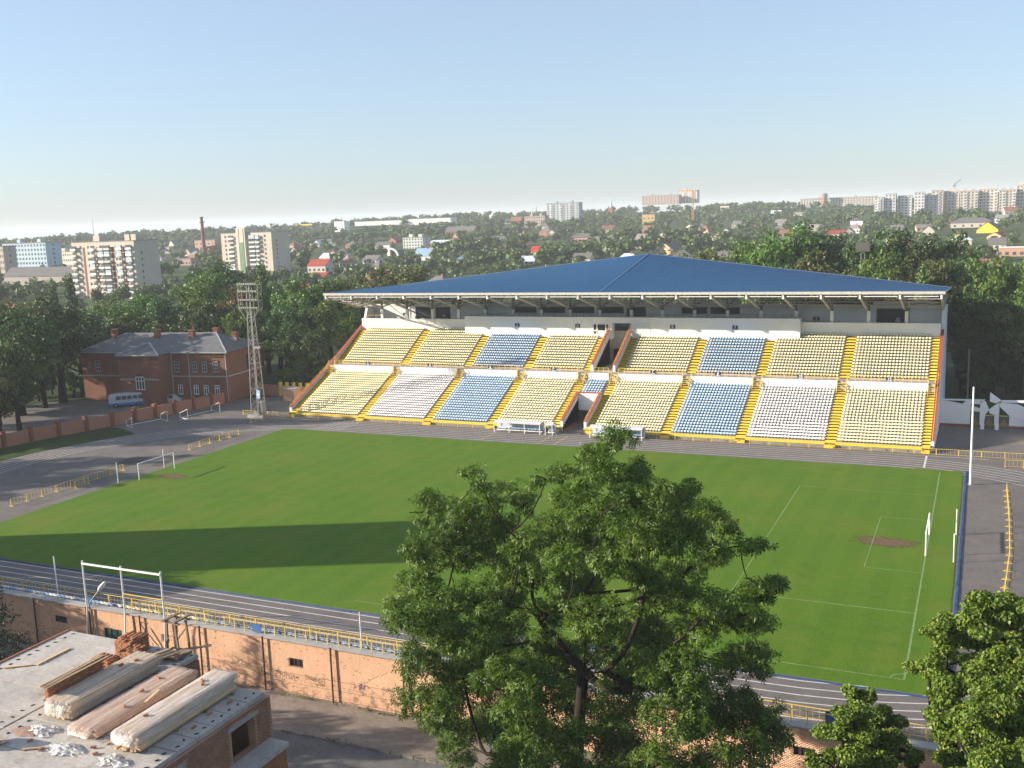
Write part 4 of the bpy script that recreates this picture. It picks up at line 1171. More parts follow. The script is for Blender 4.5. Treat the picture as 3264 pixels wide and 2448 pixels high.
    for a, d in ((0.1, -0.12), (8.9, -0.12), (13.05, -0.12)):
        mb = MB(); mb.tube(P(a, d, 0.2), P(a, d, H), 0.08); mb.build('downpipe', MT['white_metal'], g)
brick_house()

# ------------------------------------------------------------------ vehicles in the yard
def vehicle(name, label, cat, c, ang, L, Wd, H, body, lower, kind):
    ca, sa = math.cos(ang), math.sin(ang)
    def P(a, b, z): return (c[0] + a * ca - b * sa, c[1] + a * sa + b * ca, z)
    g = thing(name, label, cat, (c[0], c[1], 0))
    def loft(secs, mname, m, par=g):
        """secs: list of (a, half width bottom, half width top, z0, z1)"""
        mb = MB(); k = 0
        for a, wb, wt, z0, z1 in secs:
            mb.v += [P(a, -wb, z0), P(a, -wb, z0 + (z1 - z0) * 0.6), P(a, -wt, z1 - 0.08), P(a, -wt + 0.14, z1), P(a, wt - 0.14, z1), P(a, wt, z1 - 0.08), P(a, wb, z0 + (z1 - z0) * 0.6), P(a, wb, z0)]
        n = len(secs)
        for i in range(n - 1):
            for j in range(8):
                q = (j + 1) % 8
                mb.f.append((i * 8 + j, (i + 1) * 8 + j, (i + 1) * 8 + q, i * 8 + q)); mb.m.append(0)
        mb.f.append(tuple(range(8))); mb.f.append(tuple((n - 1) * 8 + j for j in reversed(range(8)))); mb.m += [0, 0]
        return mb.build(mname, m, par)
    w = Wd / 2
    if kind == 'bus':
        loft([(-L / 2, w * 0.86, w * 0.8, 0.75, H - 0.25), (-L / 2 + 0.25, w, w * 0.92, 0.7, H - 0.05), (-L / 4, w, w * 0.93, 0.7, H), (L / 4, w, w * 0.93, 0.7, H), (L / 2 - 0.35, w, w * 0.92, 0.7, H - 0.06), (L / 2, w * 0.9, w * 0.78, 0.75, H - 0.45)], 'body', body)
        loft([(-L / 2 + 0.02, w * 0.88, w * 0.88, 0.38, 0.76), (-L / 2 + 0.3, w * 1.01, w * 1.01, 0.36, 0.95), (L / 2 - 0.4, w * 1.01, w * 1.01, 0.36, 0.95), (L / 2 - 0.02, w * 0.92, w * 0.92, 0.38, 0.78)], 'skirt', lower)
        for sd in (-1, 1):
            for k in range(5):
                a0 = -L / 2 + 0.7 + k * (L - 2.0) / 5; a1 = a0 + (L - 2.0) / 5 - 0.16
                mb = MB(); y0_ = sd * (w + 0.012); mb.hexa([P(a0, y0_ - 0.03, 1.55), P(a1, y0_ - 0.03, 1.55), P(a1, y0_ + 0.02, 1.55), P(a0, y0_ + 0.02, 1.55), P(a0, y0_ * 0.95 - 0.03, H - 0.42), P(a1, y0_ * 0.95 - 0.03, H - 0.42), P(a1, y0_ * 0.95 + 0.02, H - 0.42), P(a0, y0_ * 0.95 + 0.02, H - 0.42)]); mb.build('side_window', MT['glass'], g)
        for a, nm in ((L / 2 - 0.12, 'windscreen'), (-L / 2 + 0.05, 'rear_window')):
            mb = MB(); s = 1 if a > 0 else -1
            mb.hexa([P(a, -w * 0.75, 1.5), P(a + s * 0.1, -w * 0.75, 1.5), P(a + s * 0.1, w * 0.75, 1.5), P(a, w * 0.75, 1.5), P(a - s * 0.1, -w * 0.68, H - 0.5), P(a + s * 0.02, -w * 0.68, H - 0.5), P(a + s * 0.02, w * 0.68, H - 0.5), P(a - s * 0.1, w * 0.68, H - 0.5)]); mb.build(nm, MT['glass'], g)
        wr, wx = 0.46, (L / 2 - 1.3, -L / 2 + 1.7)
    else:
        loft([(-L / 2, w * 0.95, w * 0.85, 0.35, 1.0 if kind == 'car' else H - 0.12), (-L / 2 + 0.5, w, w * 0.86, 0.3, 1.02 if kind == 'car' else H)] + ([] if kind == 'car' else [(0.35, w, w * 0.86, 0.3, H)]) + [(0.9, w, w * 0.92, 0.3, 1.0 if kind == 'car' else 1.25), (L / 2 - 0.3, w, w * 0.92, 0.3, 0.85), (L / 2, w * 0.9, w * 0.85, 0.35, 0.7)], 'body', body)
        if kind == 'car':
            loft([(-1.5, w * 0.85, w * 0.8, 1.0, 1.03), (-0.9, w * 0.85, w * 0.72, 1.0, 1.45), (0.4, w * 0.85, w * 0.72, 1.0, 1.45), (1.0, w * 0.85, w * 0.8, 1.0, 1.03)], 'cabin', MT['glass'])
        else:
            for sd in (-1, 1):
                mb = MB(); y0_ = sd * (w + 0.004)
                mb.hexa([P(-0.6, y0_ - 0.02, 1.2), P(0.5, y0_ - 0.02, 1.2), P(0.5, y0_ + 0.02, 1.2), P(-0.6, y0_ + 0.02, 1.2), P(-0.6, y0_ * 0.9, 1.75), P(0.3, y0_ * 0.9, 1.75), P(0.3, y0_ * 0.9 + 0.03, 1.75), P(-0.6, y0_ * 0.9 + 0.03, 1.75)]); mb.build('side_window', MT['glass'], g)
            mb = MB(); mb.hexa([P(-L / 2 - 0.02, -w * 0.6, 1.15), P(-L / 2 + 0.05, -w * 0.6, 1.15), P(-L / 2 + 0.05, w * 0.6, 1.15), P(-L / 2 - 0.02, w * 0.6, 1.15), P(-L / 2 - 0.02, -w * 0.6, 1.6), P(-L / 2 + 0.05, -w * 0.6, 1.6), P(-L / 2 + 0.05, w * 0.6, 1.6), P(-L / 2 - 0.02, w * 0.6, 1.6)]); mb.build('rear_window', MT['glass'], g)
        wr, wx = 0.32, (L / 2 - 0.8, -L / 2 + 0.8)
    for a in wx:
        for sd in (-1, 1):
            mb = MB(); mb.tube(P(a, sd * (w - 0.24), wr), P(a, sd * (w + 0.03), wr), wr, n=14); t = mb.build('wheel', MT['dark'], g)
            mb = MB(); mb.tube(P(a, sd * (w + 0.031), wr), P(a, sd * (w + 0.045), wr), wr * 0.5, n=10); mb.build('rim', MT['galv'], t)
    for sd in (-1, 1):
        mb = MB(); mb.tube(P(L / 2 - 0.06, sd * w * 0.66, 0.85 if kind == 'bus' else 0.62), P(L / 2 + 0.03, sd * w * 0.66, 0.85 if kind == 'bus' else 0.62), 0.12, n=8); mb.build('headlight', MT['white_paint'], g)
vehicle('bus', 'old white bus with a blue lower band parked before the brick house', 'bus', (-157.9, 44.9), math.atan2(-4.26, -4.48), 7.5, 2.4, 2.75, mat('bus_white', (0.42, 0.46, 0.50), 0.4, 0.08), mat('bus_blue', (0.04, 0.16, 0.42), 0.4, 0.1), 'bus')
vehicle('van', 'small pale estate van parked in the corner of the brick house bay', 'van', (-150.3, 49.9), 0.25, 4.1, 1.7, 1.75, mat('van_grey', (0.45, 0.47, 0.48), 0.4, 0.06), None, 'van')
vehicle('car', 'red car mostly hidden behind the peach wall near the van', 'car', (-146.0, 50.9), 0.25, 4.0, 1.65, 1.45, mat('car_red', (0.4, 0.03, 0.02), 0.35, 0.06), None, 'car')

# ------------------------------------------------------------------ near wall: old brick under peeling peach paint
def peach_wall_mat():
    m, n, l, b, out = new_mat('peeling_peach_paint')
    pos = n.new('ShaderNodeNewGeometry').outputs['Position']
    f1 = noise(n, l, pos, 0.5, 5, 0.7); f2 = noise(n, l, pos, 7.0, 4, 0.7); f3 = noise(n, l, pos, 1.7, 6, 0.75)
    c = ramp(n, l, f1, [(0.3, (0.60, 0.36, 0.225)), (0.7, (0.70, 0.44, 0.29))])
    c = mix(n, l, 0.4, c, ramp(n, l, f2, [(0.3, (0.52, 0.30, 0.18)), (0.7, (0.72, 0.48, 0.33))]))
    s = n.new('ShaderNodeSeparateXYZ'); l.new(pos, s.inputs[0])
    lo = n.new('ShaderNodeMapRange'); lo.inputs['From Min'].default_value = 0.5; lo.inputs['From Max'].default_value = -3.2
    lo.inputs['To Min'].default_value = -0.07; lo.inputs['To Max'].default_value = 0.09
    l.new(s.outputs[2], lo.inputs[0])
    ad = n.new('ShaderNodeMath'); ad.operation = 'ADD'; l.new(f3, ad.inputs[0]); l.new(lo.outputs[0], ad.inputs[1])
    mp = n.new('ShaderNodeMapping'); mp.inputs['Scale'].default_value = (2.2, 2.2, 0.22); l.new(pos, mp.inputs[0])
    c = mix(n, l, ramp(n, l, noise(n, l, mp.outputs[0], 1.0, 5, 0.7), [(0.52, (0, 0, 0)), (0.75, (0.5,) * 3)]), c, (0.36, 0.23, 0.155))
    k = ramp(n, l, ad.outputs[0], [(0.565, (0, 0, 0)), (0.64, (0.9,) * 3)])
    c = mix(n, l, k, c, ramp(n, l, f2, [(0.3, (0.24, 0.12, 0.075)), (0.7, (0.36, 0.25, 0.18))]))
    l.new(c, b.inputs['Base Color']); b.inputs['Roughness'].default_value = 0.9; b.inputs['Specular IOR Level'].default_value = 0.12
    bump(n, l, b, f2, 0.35, 0.02)
    return m
MT['peach_wall'] = peach_wall_mat()
MT['mortar'] = mat('old_mortar', (0.40, 0.25, 0.17), 0.95, 0.25, 1.2, 0.2, 0.1)
NW = thing('street_wall', 'old brick wall in peeling peach paint with rusty uprights between street and running track', 'wall', (-45, -47.2, ZS))
WF = -47.2                                  # front face of the bricks
WINS = [(-75.75, -74.25, -0.55, 0.1), (-69.45, -67.25, -1.6, -0.3), (-62.3, -61.5, -0.6, 0.1), (-48.2, -46.8, -0.76, -0.03), (-6.2, -4.75, -0.6, 0.05), (-34.2, -32.8, -0.76, -0.03), (-20.2, -18.8, -0.7, 0.0)]
xs = [-112] + sorted(sum(([a, b] for a, b, c, d in WINS), [])) + [25]
mb = MB()
for i, (a, b) in enumerate(zip(xs, xs[1:])):
    w = [q for q in WINS if abs(q[0] - a) < 1e-6 and abs(q[1] - b) < 1e-6]
    if w:
        mb.box(a, b, WF + 0.016, WF + 0.4, ZS - 0.3, w[0][2]); mb.box(a, b, WF + 0.016, WF + 0.4, w[0][3], 1.5)
    else: mb.box(a, b, WF + 0.016, WF + 0.4, ZS - 0.3, 1.5)
mb.build('wall_core', MT['mortar'], NW)
BW, BH = 0.255, 0.086
def brick_box(L, h, d):
    c = 0.006
    v = [(0, 0, 0), (L, 0, 0), (L, 0, h), (0, 0, h), (-0.0, d, 0), (L, d, 0), (L, d, h), (0, d, h)]
    return np.array(v), np.array([(0, 1, 2, 3), (1, 5, 6, 2), (3, 2, 6, 7), (4, 0, 3, 7), (4, 5, 1, 0)])
bl, bh = BW - 0.012, BH - 0.012
bv, bf = brick_box(bl, bh, 0.06)
spots = []
row = 0; z = ZS
while z < 1.42:
    x = -96 + (row % 2) * BW / 2
    while x < 6:
        if not any(a - BW * 0.9 < x < b - 0.02 and c - BH < z < d for a, b, c, d in WINS):
            spots.append((x, z))
        x += BW
    z += BH; row += 1
spots = np.array(spots)
keep = RNG.random(len(spots)) > np.where(spots[:, 1] < -2.4, 0.06, 0.02)
spots = spots[keep]
dep = RNG.uniform(-0.006, 0.008, len(spots)) - (RNG.random(len(spots)) < 0.04) * 0.012
P3 = np.stack([spots[:, 0], WF + dep * -1, spots[:, 1]], 1)
rank = np.abs(P3[:, 0] + 38.5) * 1.0 + np.abs(P3[:, 2] + 1.2) * 1.6
order = np.argsort(rank)
mb = MB(); mb.v = bv.tolist(); mb.f = bf.tolist(); mb.m = [0] * 5; bme = mb.mesh('brick', MT['peach_wall'])
for i in order[:300]: place('brick', bme, tuple(P3[i]), NW)
R_ = P3[order[300:]]
jit = RNG.uniform(-0.004, 0.004, (len(R_), 8, 3))
av = (R_[:, None, :] + bv[None] + jit).reshape(-1, 3) - np.array(wloc(NW))
af = (bf[None] + (np.arange(len(R_)) * 8)[:, None, None]).reshape(-1, 4)
o = bpy.data.objects.new('bricks', fast_mesh('bricks', av, af, MT['peach_wall'])); COL.objects.link(o); o.parent = NW; tag(o, kind='stuff')
mb = MB(); mb.box(-112, 25, -47.42, -46.55, 1.503, 1.62); mb.build('wall_capping', MT['concrete'], NW)
for k, x in enumerate((-92.2, -85.2, -78.2, -71.25, -64.6, -57.7, -50.75, -43.77, -36.8, -29.8, -22.8, -15.8, -8.8)):
    mb = MB(); mb.tube((x, -47.45, ZS), (x + random.uniform(-0.05, 0.05), -47.42, 1.62), 0.075, n=8); mb.bar((x, -47.42, 0.9), (x, -47.2, 0.9), 0.05)
    mb.bar((x, -47.42, -1.8), (x, -47.2, -1.8), 0.05); mb.build('upright_pipe', MT['rust'], NW)
for a, b, c, d in WINS:
    green = (b - a) > 2
    mb = MB(); mb.box(a, b, WF + 0.16, WF + 0.2, c, d); w = mb.build('window', mat('green_hatch', (0.02, 0.09, 0.07), 0.6) if green else MT['dark'], NW)
    mb = MB()
    for k in range(4): xx = a + (b - a) * k / 3; mb.box(xx - 0.03, xx + 0.03, WF + 0.1, WF + 0.155, c, d)
    for zz in (c, d): mb.box(a, b, WF + 0.098, WF + 0.157, zz - 0.03, zz + 0.03)
    mb.build('window_frame', MT['rust'], w)
def scribble(strokes, x, z, s, m):
    """flat painted strokes on the bricks"""
    mb = MB()
    for st in strokes:
        for p, q in zip(st, st[1:]): mb.bar((x + p[0] * s, WF - 0.014, z + p[1] * s), (x + q[0] * s, WF - 0.014, z + q[1] * s), 0.032, 0.008, up=(0, 1, 0))
    mb.build('graffiti', m, NW)
gk, gb = mat('black_marker', (0.07, 0.055, 0.05), 0.8), mat('blue_marker', (0.06, 0.07, 0.22), 0.8)
Zs = [[(0, .9), (.7, 1), (.1, 0), (.9, .2)], [(.2, .5), (.6, .55)]]
def sh(st, dx): return [[(p[0] + dx, p[1]) for p in s] for s in st]
O_ = [[(.2, .2), (0, .5), (.2, .8), (.5, .8), (.6, .5), (.45, .2), (.2, .2)]]
I_ = [[(0, 0), (0, .9)]]; N_ = [[(0, 0), (0, .8), (.5, .8), (.5, 0)]]; E_ = [[(.4, .6), (0, .4), (.15, 0), (.5, .1)], [(0, .35), (.45, .4)]]
scribble(Zs + sh(I_, 1.1) + sh([[(0, .45), (.3, .45)]], 1.1) + sh(O_, 1.35) + sh(N_, 2.2) + sh([[(0, .9), (.1, 0), (.6, .8), (.6, 0)], [(.2, 1.1), (.4, 1.1)]], 3.0) + sh([[(0, .2), (.5, .6)], [(0, .6), (.5, .2)]], 3.9), -49.9, -1.95, 0.58, gk)
scribble([[(0, 0), (0, 1), (.4, .9), (.5, .4), (.3, 0), (0, 0)]] + sh(O_, .7) + sh([[(0, 0), (0, .5), (.2, .6), (.3, 0)], [(.3, .5), (.5, .6), (.6, 0)]], 1.45) + sh([[(0, 1), (0, 0), (.4, .1), (.3, .5), (0, .4)]], 2.2) + sh(E_, 2.8) + sh([[(.4, .6), (0, .5), (.4, .2), (0, 0)]], 3.4) + sh([[(.2, 1), (.2, 0), (.4, 0)], [(0, .7), (.4, .7)]], 4.0), -46.6, -1.75, 0.45, gk)
scribble([[(0, .3), (.5, .2), (.1, -.2), (.5, -.1)]] + sh(N_, .8) + sh(E_, 1.5) + sh(I_, 2.2), -45.6, -2.1, 0.4, gk)
scribble([[(0, .9), (.1, .1), (.3, .3)], [(-.1, 0), (.3, .4), (.8, .3), (1, -.1)]] + sh([[(.1, .9), (.6, .9), (.2, .5), (.6, .3), (.1, 0)]], .6) + sh([[(.6, .8), (.1, .6), (.1, .1), (.6, 0)]], 1.4) + sh(O_, 1.1), -41.75, -1.75, 0.62, gb)
scribble(O_ + sh(E_, .8) + sh(N_, 1.5), -39.0, -1.5, 0.4, mat('faded_marker', (0.2, 0.16, 0.12), 0.8))
scribble(sh(N_, .2) + sh(E_, 1.0) + sh(Zs, 1.8) + sh(I_, 3), -54.5, -1.6, 0.5, mat('pale_marker', (0.42, 0.28, 0.26), 0.8))

# low seat terrace behind the wall
NT = thing('near_terrace', 'low concrete terrace with blue, white and yellow seats behind the street wall', 'terrace', (-45, -44.8, 0))
mb = MB(); mb.extrude_x([(-46.78, 0), (-46.78, 1.2), (-45.7, 1.2), (-45.7, 0.75), (-44.9, 0.75), (-44.9, 0.3), (-44.1, 0.3), (-44.1, 0)], -112, 25); mb.build('steps', MT['terrace'], NT)
k = 0; x = -93.0
SEAT_ME['P'] = SG.mesh('seat', [mat('pale_grey_blue_seat', (0.36, 0.43, 0.50), 0.5, 0.15), MT['steel_dark']])
while x < -8:
    for r, (yy, zz) in enumerate(((-46.1, 1.50), (-45.35, 1.05))):
        if r == 1 and x > -60: continue
        c = ('B' if (k // 2 + r) % 2 else 'W') if x < -68.2 else ('Y' if x < -57.5 else 'P')
        if random.random() < 0.96: place('seat', SEAT_ME[c], (x, yy, zz), NT, rz=math.pi + random.uniform(-.05, .05))
    x += 0.56; k += 1
fence('terrace_rail', 'yellow railing of close posts along the top of the peach street wall', [(-66, -46.9), (12, -46.9)], 0.98, 1.08, 0, z0=1.62)
for x, y, z, w, h, lb in ((-71.1, -47.0, 1.7, 0.5, 0.75, 'small blue board by the left post of the empty billboard frame'), (-51.6, -46.99, 1.75, 0.9, 0.72, 'blue-grey board tied to the yellow railing above the graffiti wall'), (-30.2, -46.99, 1.75, 0.9, 0.6, 'pale blue board on the railing behind the big tree'), (-3.4, -46.6, 1.7, 1.6, 1.0, 'dark navy board above the street wall beside the lindens')):
    g = thing('board', lb, 'board', (x, y, z)); mb = MB(); mb.box(x - w / 2, x + w / 2, y - 0.07, y - 0.03, z, z + h); mb.build('panel', mat('board_blue', (0.05, 0.12, 0.3) if x < -35 or x > -10 else (0.25, 0.4, 0.6), 0.5), g)
    mb = MB(); mb.box(x - w / 2 - 0.03, x + w / 2 + 0.03, y - 0.03, y - 0.005, z - 0.03, z); mb.build('edge_strip', MT['galv'], g)

# empty billboard frame
bf_ = thing('billboard_frame', 'empty white billboard frame of three posts and a top bar on the street wall', 'frame', (-66, -47.5, ZS))
for x in (-71.0, -66.25, -61.5):
    mb = MB(); mb.tube((x - 0.2, -47.62, -1.2), (x, -47.5, 1.7), 0.08, n=8); mb.tube((x, -47.5, 1.7), (x, -47.5, 6.2), 0.08, n=8); mb.build('post', MT['white_paint'], bf_)
mb = MB(); mb.bar((-71.0, -47.58, 5.95), (-61.5, -47.58, 5.95), 0.14); mb.build('top_bar', MT['white_paint'], bf_)
mb = MB(); mb.bar((-66.25, -47.6, 3.6), (-61.5, -47.6, 3.6), 0.07); mb.build('middle_bar', MT['yellow'], bf_)
for a, b in (((-65.3, -47.4, 0.9), (-64.2, -48.3, -1.4)), ((-64.0, -47.4, 0.6), (-64.0, -48.3, -1.4))):
    mb = MB(); mb.bar(a, b, 0.09); mb.build('strut', MT['rust'], bf_)

# street lamp
sl = thing('street_lamp', 'street lamp with white teardrop head on a bent grey arm', 'street lamp', (-66.9, -51, ZS))
mb = MB(); mb.tube((-66.9, -51, ZS - 0.12), (-66.85, -51, 3.1), 0.12, 0.09, 8); mb.build('pole', MT['rust'], sl)
mb = MB(); mb.tube((-66.85, -51, 3.1), (-66.6, -51, 4.0), 0.06, n=6); mb.tube((-66.6, -51, 4.0), (-65.3, -51, 5.3), 0.05, n=6); mb.build('arm', MT['galv'], sl)
mb = MB(); nS, nR = 7, 8
for i in range(nS):
    t = i / (nS - 1); rr = 0.30 * math.sin(math.pi * (0.12 + 0.8 * t)) ** 0.9
    c = Vector((-65.4, -51, 5.2)).lerp(Vector((-64.5, -51, 6.15)), t); d = Vector((0.9, 0, 0.95)).normalized(); q = Vector((0, 1, 0)); s_ = d.cross(q)
    for j in range(nR): a = 2 * math.pi * j / nR; mb.v.append(tuple(c + q * (rr * math.cos(a)) + s_ * (rr * 0.6 * math.sin(a))))
for i in range(nS - 1):
    for j in range(nR): mb.f.append((i * nR + j, i * nR + (j + 1) % nR, (i + 1) * nR + (j + 1) % nR, (i + 1) * nR + j)); mb.m.append(0)
mb.f.append(tuple(range(nR))); mb.f.append(tuple((nS - 1) * nR + j for j in reversed(range(nR)))); mb.m += [0, 0]
mb.build('lamp_head', MT['white_paint'], sl, smooth=True)
mb = MB(); mb.box(-67.1, -66.6, -51.15, -50.85, 0.2, 0.35); mb.build('insulator_bracket', MT['rust'], sl)
for k, (z0, z1) in enumerate(((0.6, 1.2), (-0.1, 0.35), (-0.9, -0.5))):
    w = thing('overhead_cable', ('topmost', 'middle', 'lowest')[k] + ' of the three thin cables strung in front of the peach street wall', 'cable', (-66.9, -50.9, z0))
    mb = MB(); pts = [Vector((-95 + 90 * t, -50.9 + 1.0 * t, z1 + (z0 - z1) * abs(0.3 - t) - 0.7 * math.sin(math.pi * t))) for t in np.linspace(0, 1, 19)]
    for a, b in zip(pts, pts[1:]): mb.tube(a, b, 0.014, n=4, caps=False)
    mb.build('wire', MT['rust'], w)
# grey post and green box under the tree
lp = thing('concrete_post', 'pale concrete post with wires below the big tree', 'post', (-19.3, -62, ZS))
mb = MB(); mb.tube((-19.3, -62, ZS - 0.12), (-19.3, -62, 5.4), 0.16, 0.12, 8); mb.build('shaft', MT['concrete'], lp)
mb = MB(); mb.bar((-19.9, -62, 4.9), (-18.7, -62, 4.9), 0.08); mb.build('crossarm', MT['rust'], lp)
gb_ = thing('green_kiosk', 'green metal box on the pavement behind the big tree', 'box', (-27, -48.6, ZS))
mb = MB(); mb.box(-28.3, -26.3, -49.4, -47.9, ZS, ZS + 2.3); mb.build('body', mat('green_metal', (0.02, 0.14, 0.11), 0.5, 0.15), gb_)
mb = MB(); mb.box(-28.45, -26.15, -49.55, -47.8, ZS + 2.303, ZS + 2.45); mb.build('lid', mat('green_metal_lid', (0.015, 0.09, 0.07), 0.5, 0.15), gb_)

# ------------------------------------------------------------------ unfinished brick building
ZR = 14.0
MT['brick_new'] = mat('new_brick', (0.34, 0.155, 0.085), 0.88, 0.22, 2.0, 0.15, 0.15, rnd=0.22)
MT['brick_grey'] = mat('dull_common_brick', (0.25, 0.135, 0.085), 0.9, 0.25, 1.2, 0.15, 0.12, stain=(0.38, 0.33, 0.29), stain_amt=0.5)  # the brick's own dull tone, with paler blotches
MT['slab'] = mat('concrete_slab', (0.40, 0.375, 0.345), 0.92, 0.24, 0.38, 0.35, 0.12, stain=(0.24, 0.195, 0.16), stain_amt=0.9)
UB = thing('unfinished_building', 'unfinished brick building with bare concrete slab roof at the lower left corner', 'building', (-34.3, -88, ZS))
mb = MB()
mb.box(-42.1, -32.75, -102, -74.2, ZS, ZR - 0.25); mb.box(-32.748, -31.0, -102, -76.25, ZS, ZR - 0.25)
mb.build('wall', brick_mat('common_brick', (0.30, 0.13, 0.07), (0.23, 0.105, 0.06), (0.27, 0.23, 0.2)), UB)
XF = -26.52
mb = MB()                                  # right wall with the window hole
Wy0, Wy1, Wz0, Wz1 = -79.2, -77.5, 11.66, 13.3
mb.box(XF - 0.45, XF, -102, Wy0, ZS, ZR - 0.25); mb.box(XF - 0.45, XF, Wy1, -76.25, ZS, ZR - 0.25); mb.box(XF - 0.45, XF, Wy0, Wy1, ZS, Wz0); mb.box(XF - 0.45, XF, Wy0, Wy1, Wz1, ZR - 0.25)
mb.box(-31.0, XF - 0.452, -76.7, -76.25, ZS, ZR - 0.25)
mb.build('wall', MT['mortar'], UB)
mb = MB(); mb.box(XF - 0.02, XF + 0.06, Wy0 - 0.25, Wy1 + 0.25, Wz1, Wz1 + 0.2); mb.build('lintel', MT['concrete'], UB)
mb = MB(); mb.box(XF - 0.02, XF + 0.06, -87.5, -82.3, 13.2, 13.4); mb.build('lintel', MT['concrete'], UB)
mb = MB(); mb.box(-26.5, -25.35, -95, -76.55, 11.45, 11.68); mb.build('ledge', MT['slab'], UB)
mb = MB(); mb.box(-26.48, -25.45, -94.8, -76.65, ZS, 11.447); mb.build('lower_wall', MT['brick_new'], UB)
# bricks of that wall
sp = []
row = 0; z = 9.0
while z < ZR - 0.3:
    y = -87.5 + (row % 2) * 0.13
    while y < -76.5:
        inw = (Wy0 - 0.24 < y < Wy1 - 0.01 and Wz0 - 0.07 < z < Wz1 + 0.2) or (y < -82.2 and 13.1 < z < 13.42)
        if not inw and not (z < 11.6 and y < -76.8): sp.append((XF + 0.012 + random.uniform(-0.005, 0.008), y, z))
        y += 0.26
    z += 0.088; row += 1
mb = MB(); c = 0.004
mb.hexa([(-0.05, 0.005, 0.005), (0, 0.005 + c, 0.005 + c), (0, 0.25 - c, 0.005 + c), (-0.05, 0.25, 0.005), (-0.05, 0.005, 0.078), (0, 0.005 + c, 0.078 - c), (0, 0.25 - c, 0.078 - c), (-0.05, 0.25, 0.078)])
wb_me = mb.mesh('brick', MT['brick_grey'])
sp.sort(key=lambda p: -p[1] - p[2] * 0.6)
for p in sp[:300]: place('brick', wb_me, p, UB)
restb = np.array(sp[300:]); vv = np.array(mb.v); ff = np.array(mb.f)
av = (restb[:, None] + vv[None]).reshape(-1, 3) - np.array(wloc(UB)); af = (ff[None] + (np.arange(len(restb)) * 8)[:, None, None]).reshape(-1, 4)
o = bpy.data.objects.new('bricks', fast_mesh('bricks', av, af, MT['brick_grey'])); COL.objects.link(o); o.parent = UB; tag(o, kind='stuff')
# floor slabs
def slab_mesh(L):
    mb = MB(); c = 0.03
    mb.hexa([(0, 0.012, -0.22), (L, 0.012, -0.22), (L, 1.188, -0.22), (0, 1.188, -0.22), (0, 0.03, 0), (L, 0.03, 0), (L, 1.17, 0), (0, 1.17, 0)])
    return mb.mesh('floor_slab', MT['slab'])
s1, s2, s3 = slab_mesh(6.28), slab_mesh(9.2), slab_mesh(3.0)
hm = MB(); hm.hexa([(-0.10, -0.05, 0.002), (0.10, -0.03, 0.002), (0.12, 0.04, 0.002), (-0.06, 0.06, 0.002), (-0.08, -0.03, 0.02), (0.08, -0.02, 0.03), (0.09, 0.03, 0.03), (-0.04, 0.04, 0.02)]); hme = hm.mesh('lifting_eye', MT['dark'])
y = -75.3
for k in range(22):
    dz = random.uniform(-0.012, 0.012)
    a = place('floor_slab', s1, (-42.25, y - 0.0, ZR + dz), UB)
    xr = -35.85
    if y < -77.3: b = place('floor_slab', s2, (xr, y - 0.0, ZR + random.uniform(-0.012, 0.012)), UB)
    else: b = place('floor_slab', s3, (xr, y - 0.0, ZR + random.uniform(-0.012, 0.012)), UB)
    for hx in ((-41.7, -36.4) + ((-35.3, -27.0) if y < -77.3 else (-35.3, -33.1))):
        for hy in (0.32, 0.88): place('lifting_eye', hme, (hx + random.uniform(-.08, .08), y + hy, ZR + 0.01), UB, rz=random.uniform(0, 6))
    y -= 1.2
mb = MB(); mb.box(-42.4, -42.25, -102, -74.1, ZR - 0.25, ZR + 0.06); mb.build('roof_edge', MT['brick_new'], UB)

# --- things lying on that roof
MT['film'] = None
def film_mat(name, tint, alpha):
    m, n, l, b, out = new_mat(name)
    pos = n.new('ShaderNodeNewGeometry').outputs['Position']
    mp = n.new('ShaderNodeMapping'); mp.inputs['Scale'].default_value = (7, 0.7, 7); l.new(pos, mp.inputs[0])
    f = noise(n, l, mp.outputs[0], 1.0, 5, 0.7)
    l.new(ramp(n, l, f, [(0.3, sc3(tint, 0.8)), (0.7, sc3(tint, 1.15))]), b.inputs['Base Color'])
    l.new(ramp(n, l, noise(n, l, mp.outputs[0], 0.8, 6, 0.75), [(0.35, (alpha * 0.35,) * 3), (0.62, (min(1, alpha * 1.5),) * 3)]), b.inputs['Alpha'])
    b.inputs['Roughness'].default_value = 0.28; b.inputs['Specular IOR Level'].default_value = 0.6
    bump(n, l, b, f, 0.6, 0.05)
    return m
MT['film'] = film_mat('clear_film', (0.62, 0.60, 0.58), 0.28)
MT['film_white'] = film_mat('white_film', (0.74, 0.68, 0.64), 0.46)
MT['film_scrap'] = film_mat('torn_white_film', (0.74, 0.72, 0.70), 0.9)
MT['film_pink'] = film_mat('pinkish_film', (0.64, 0.48, 0.42), 0.46)
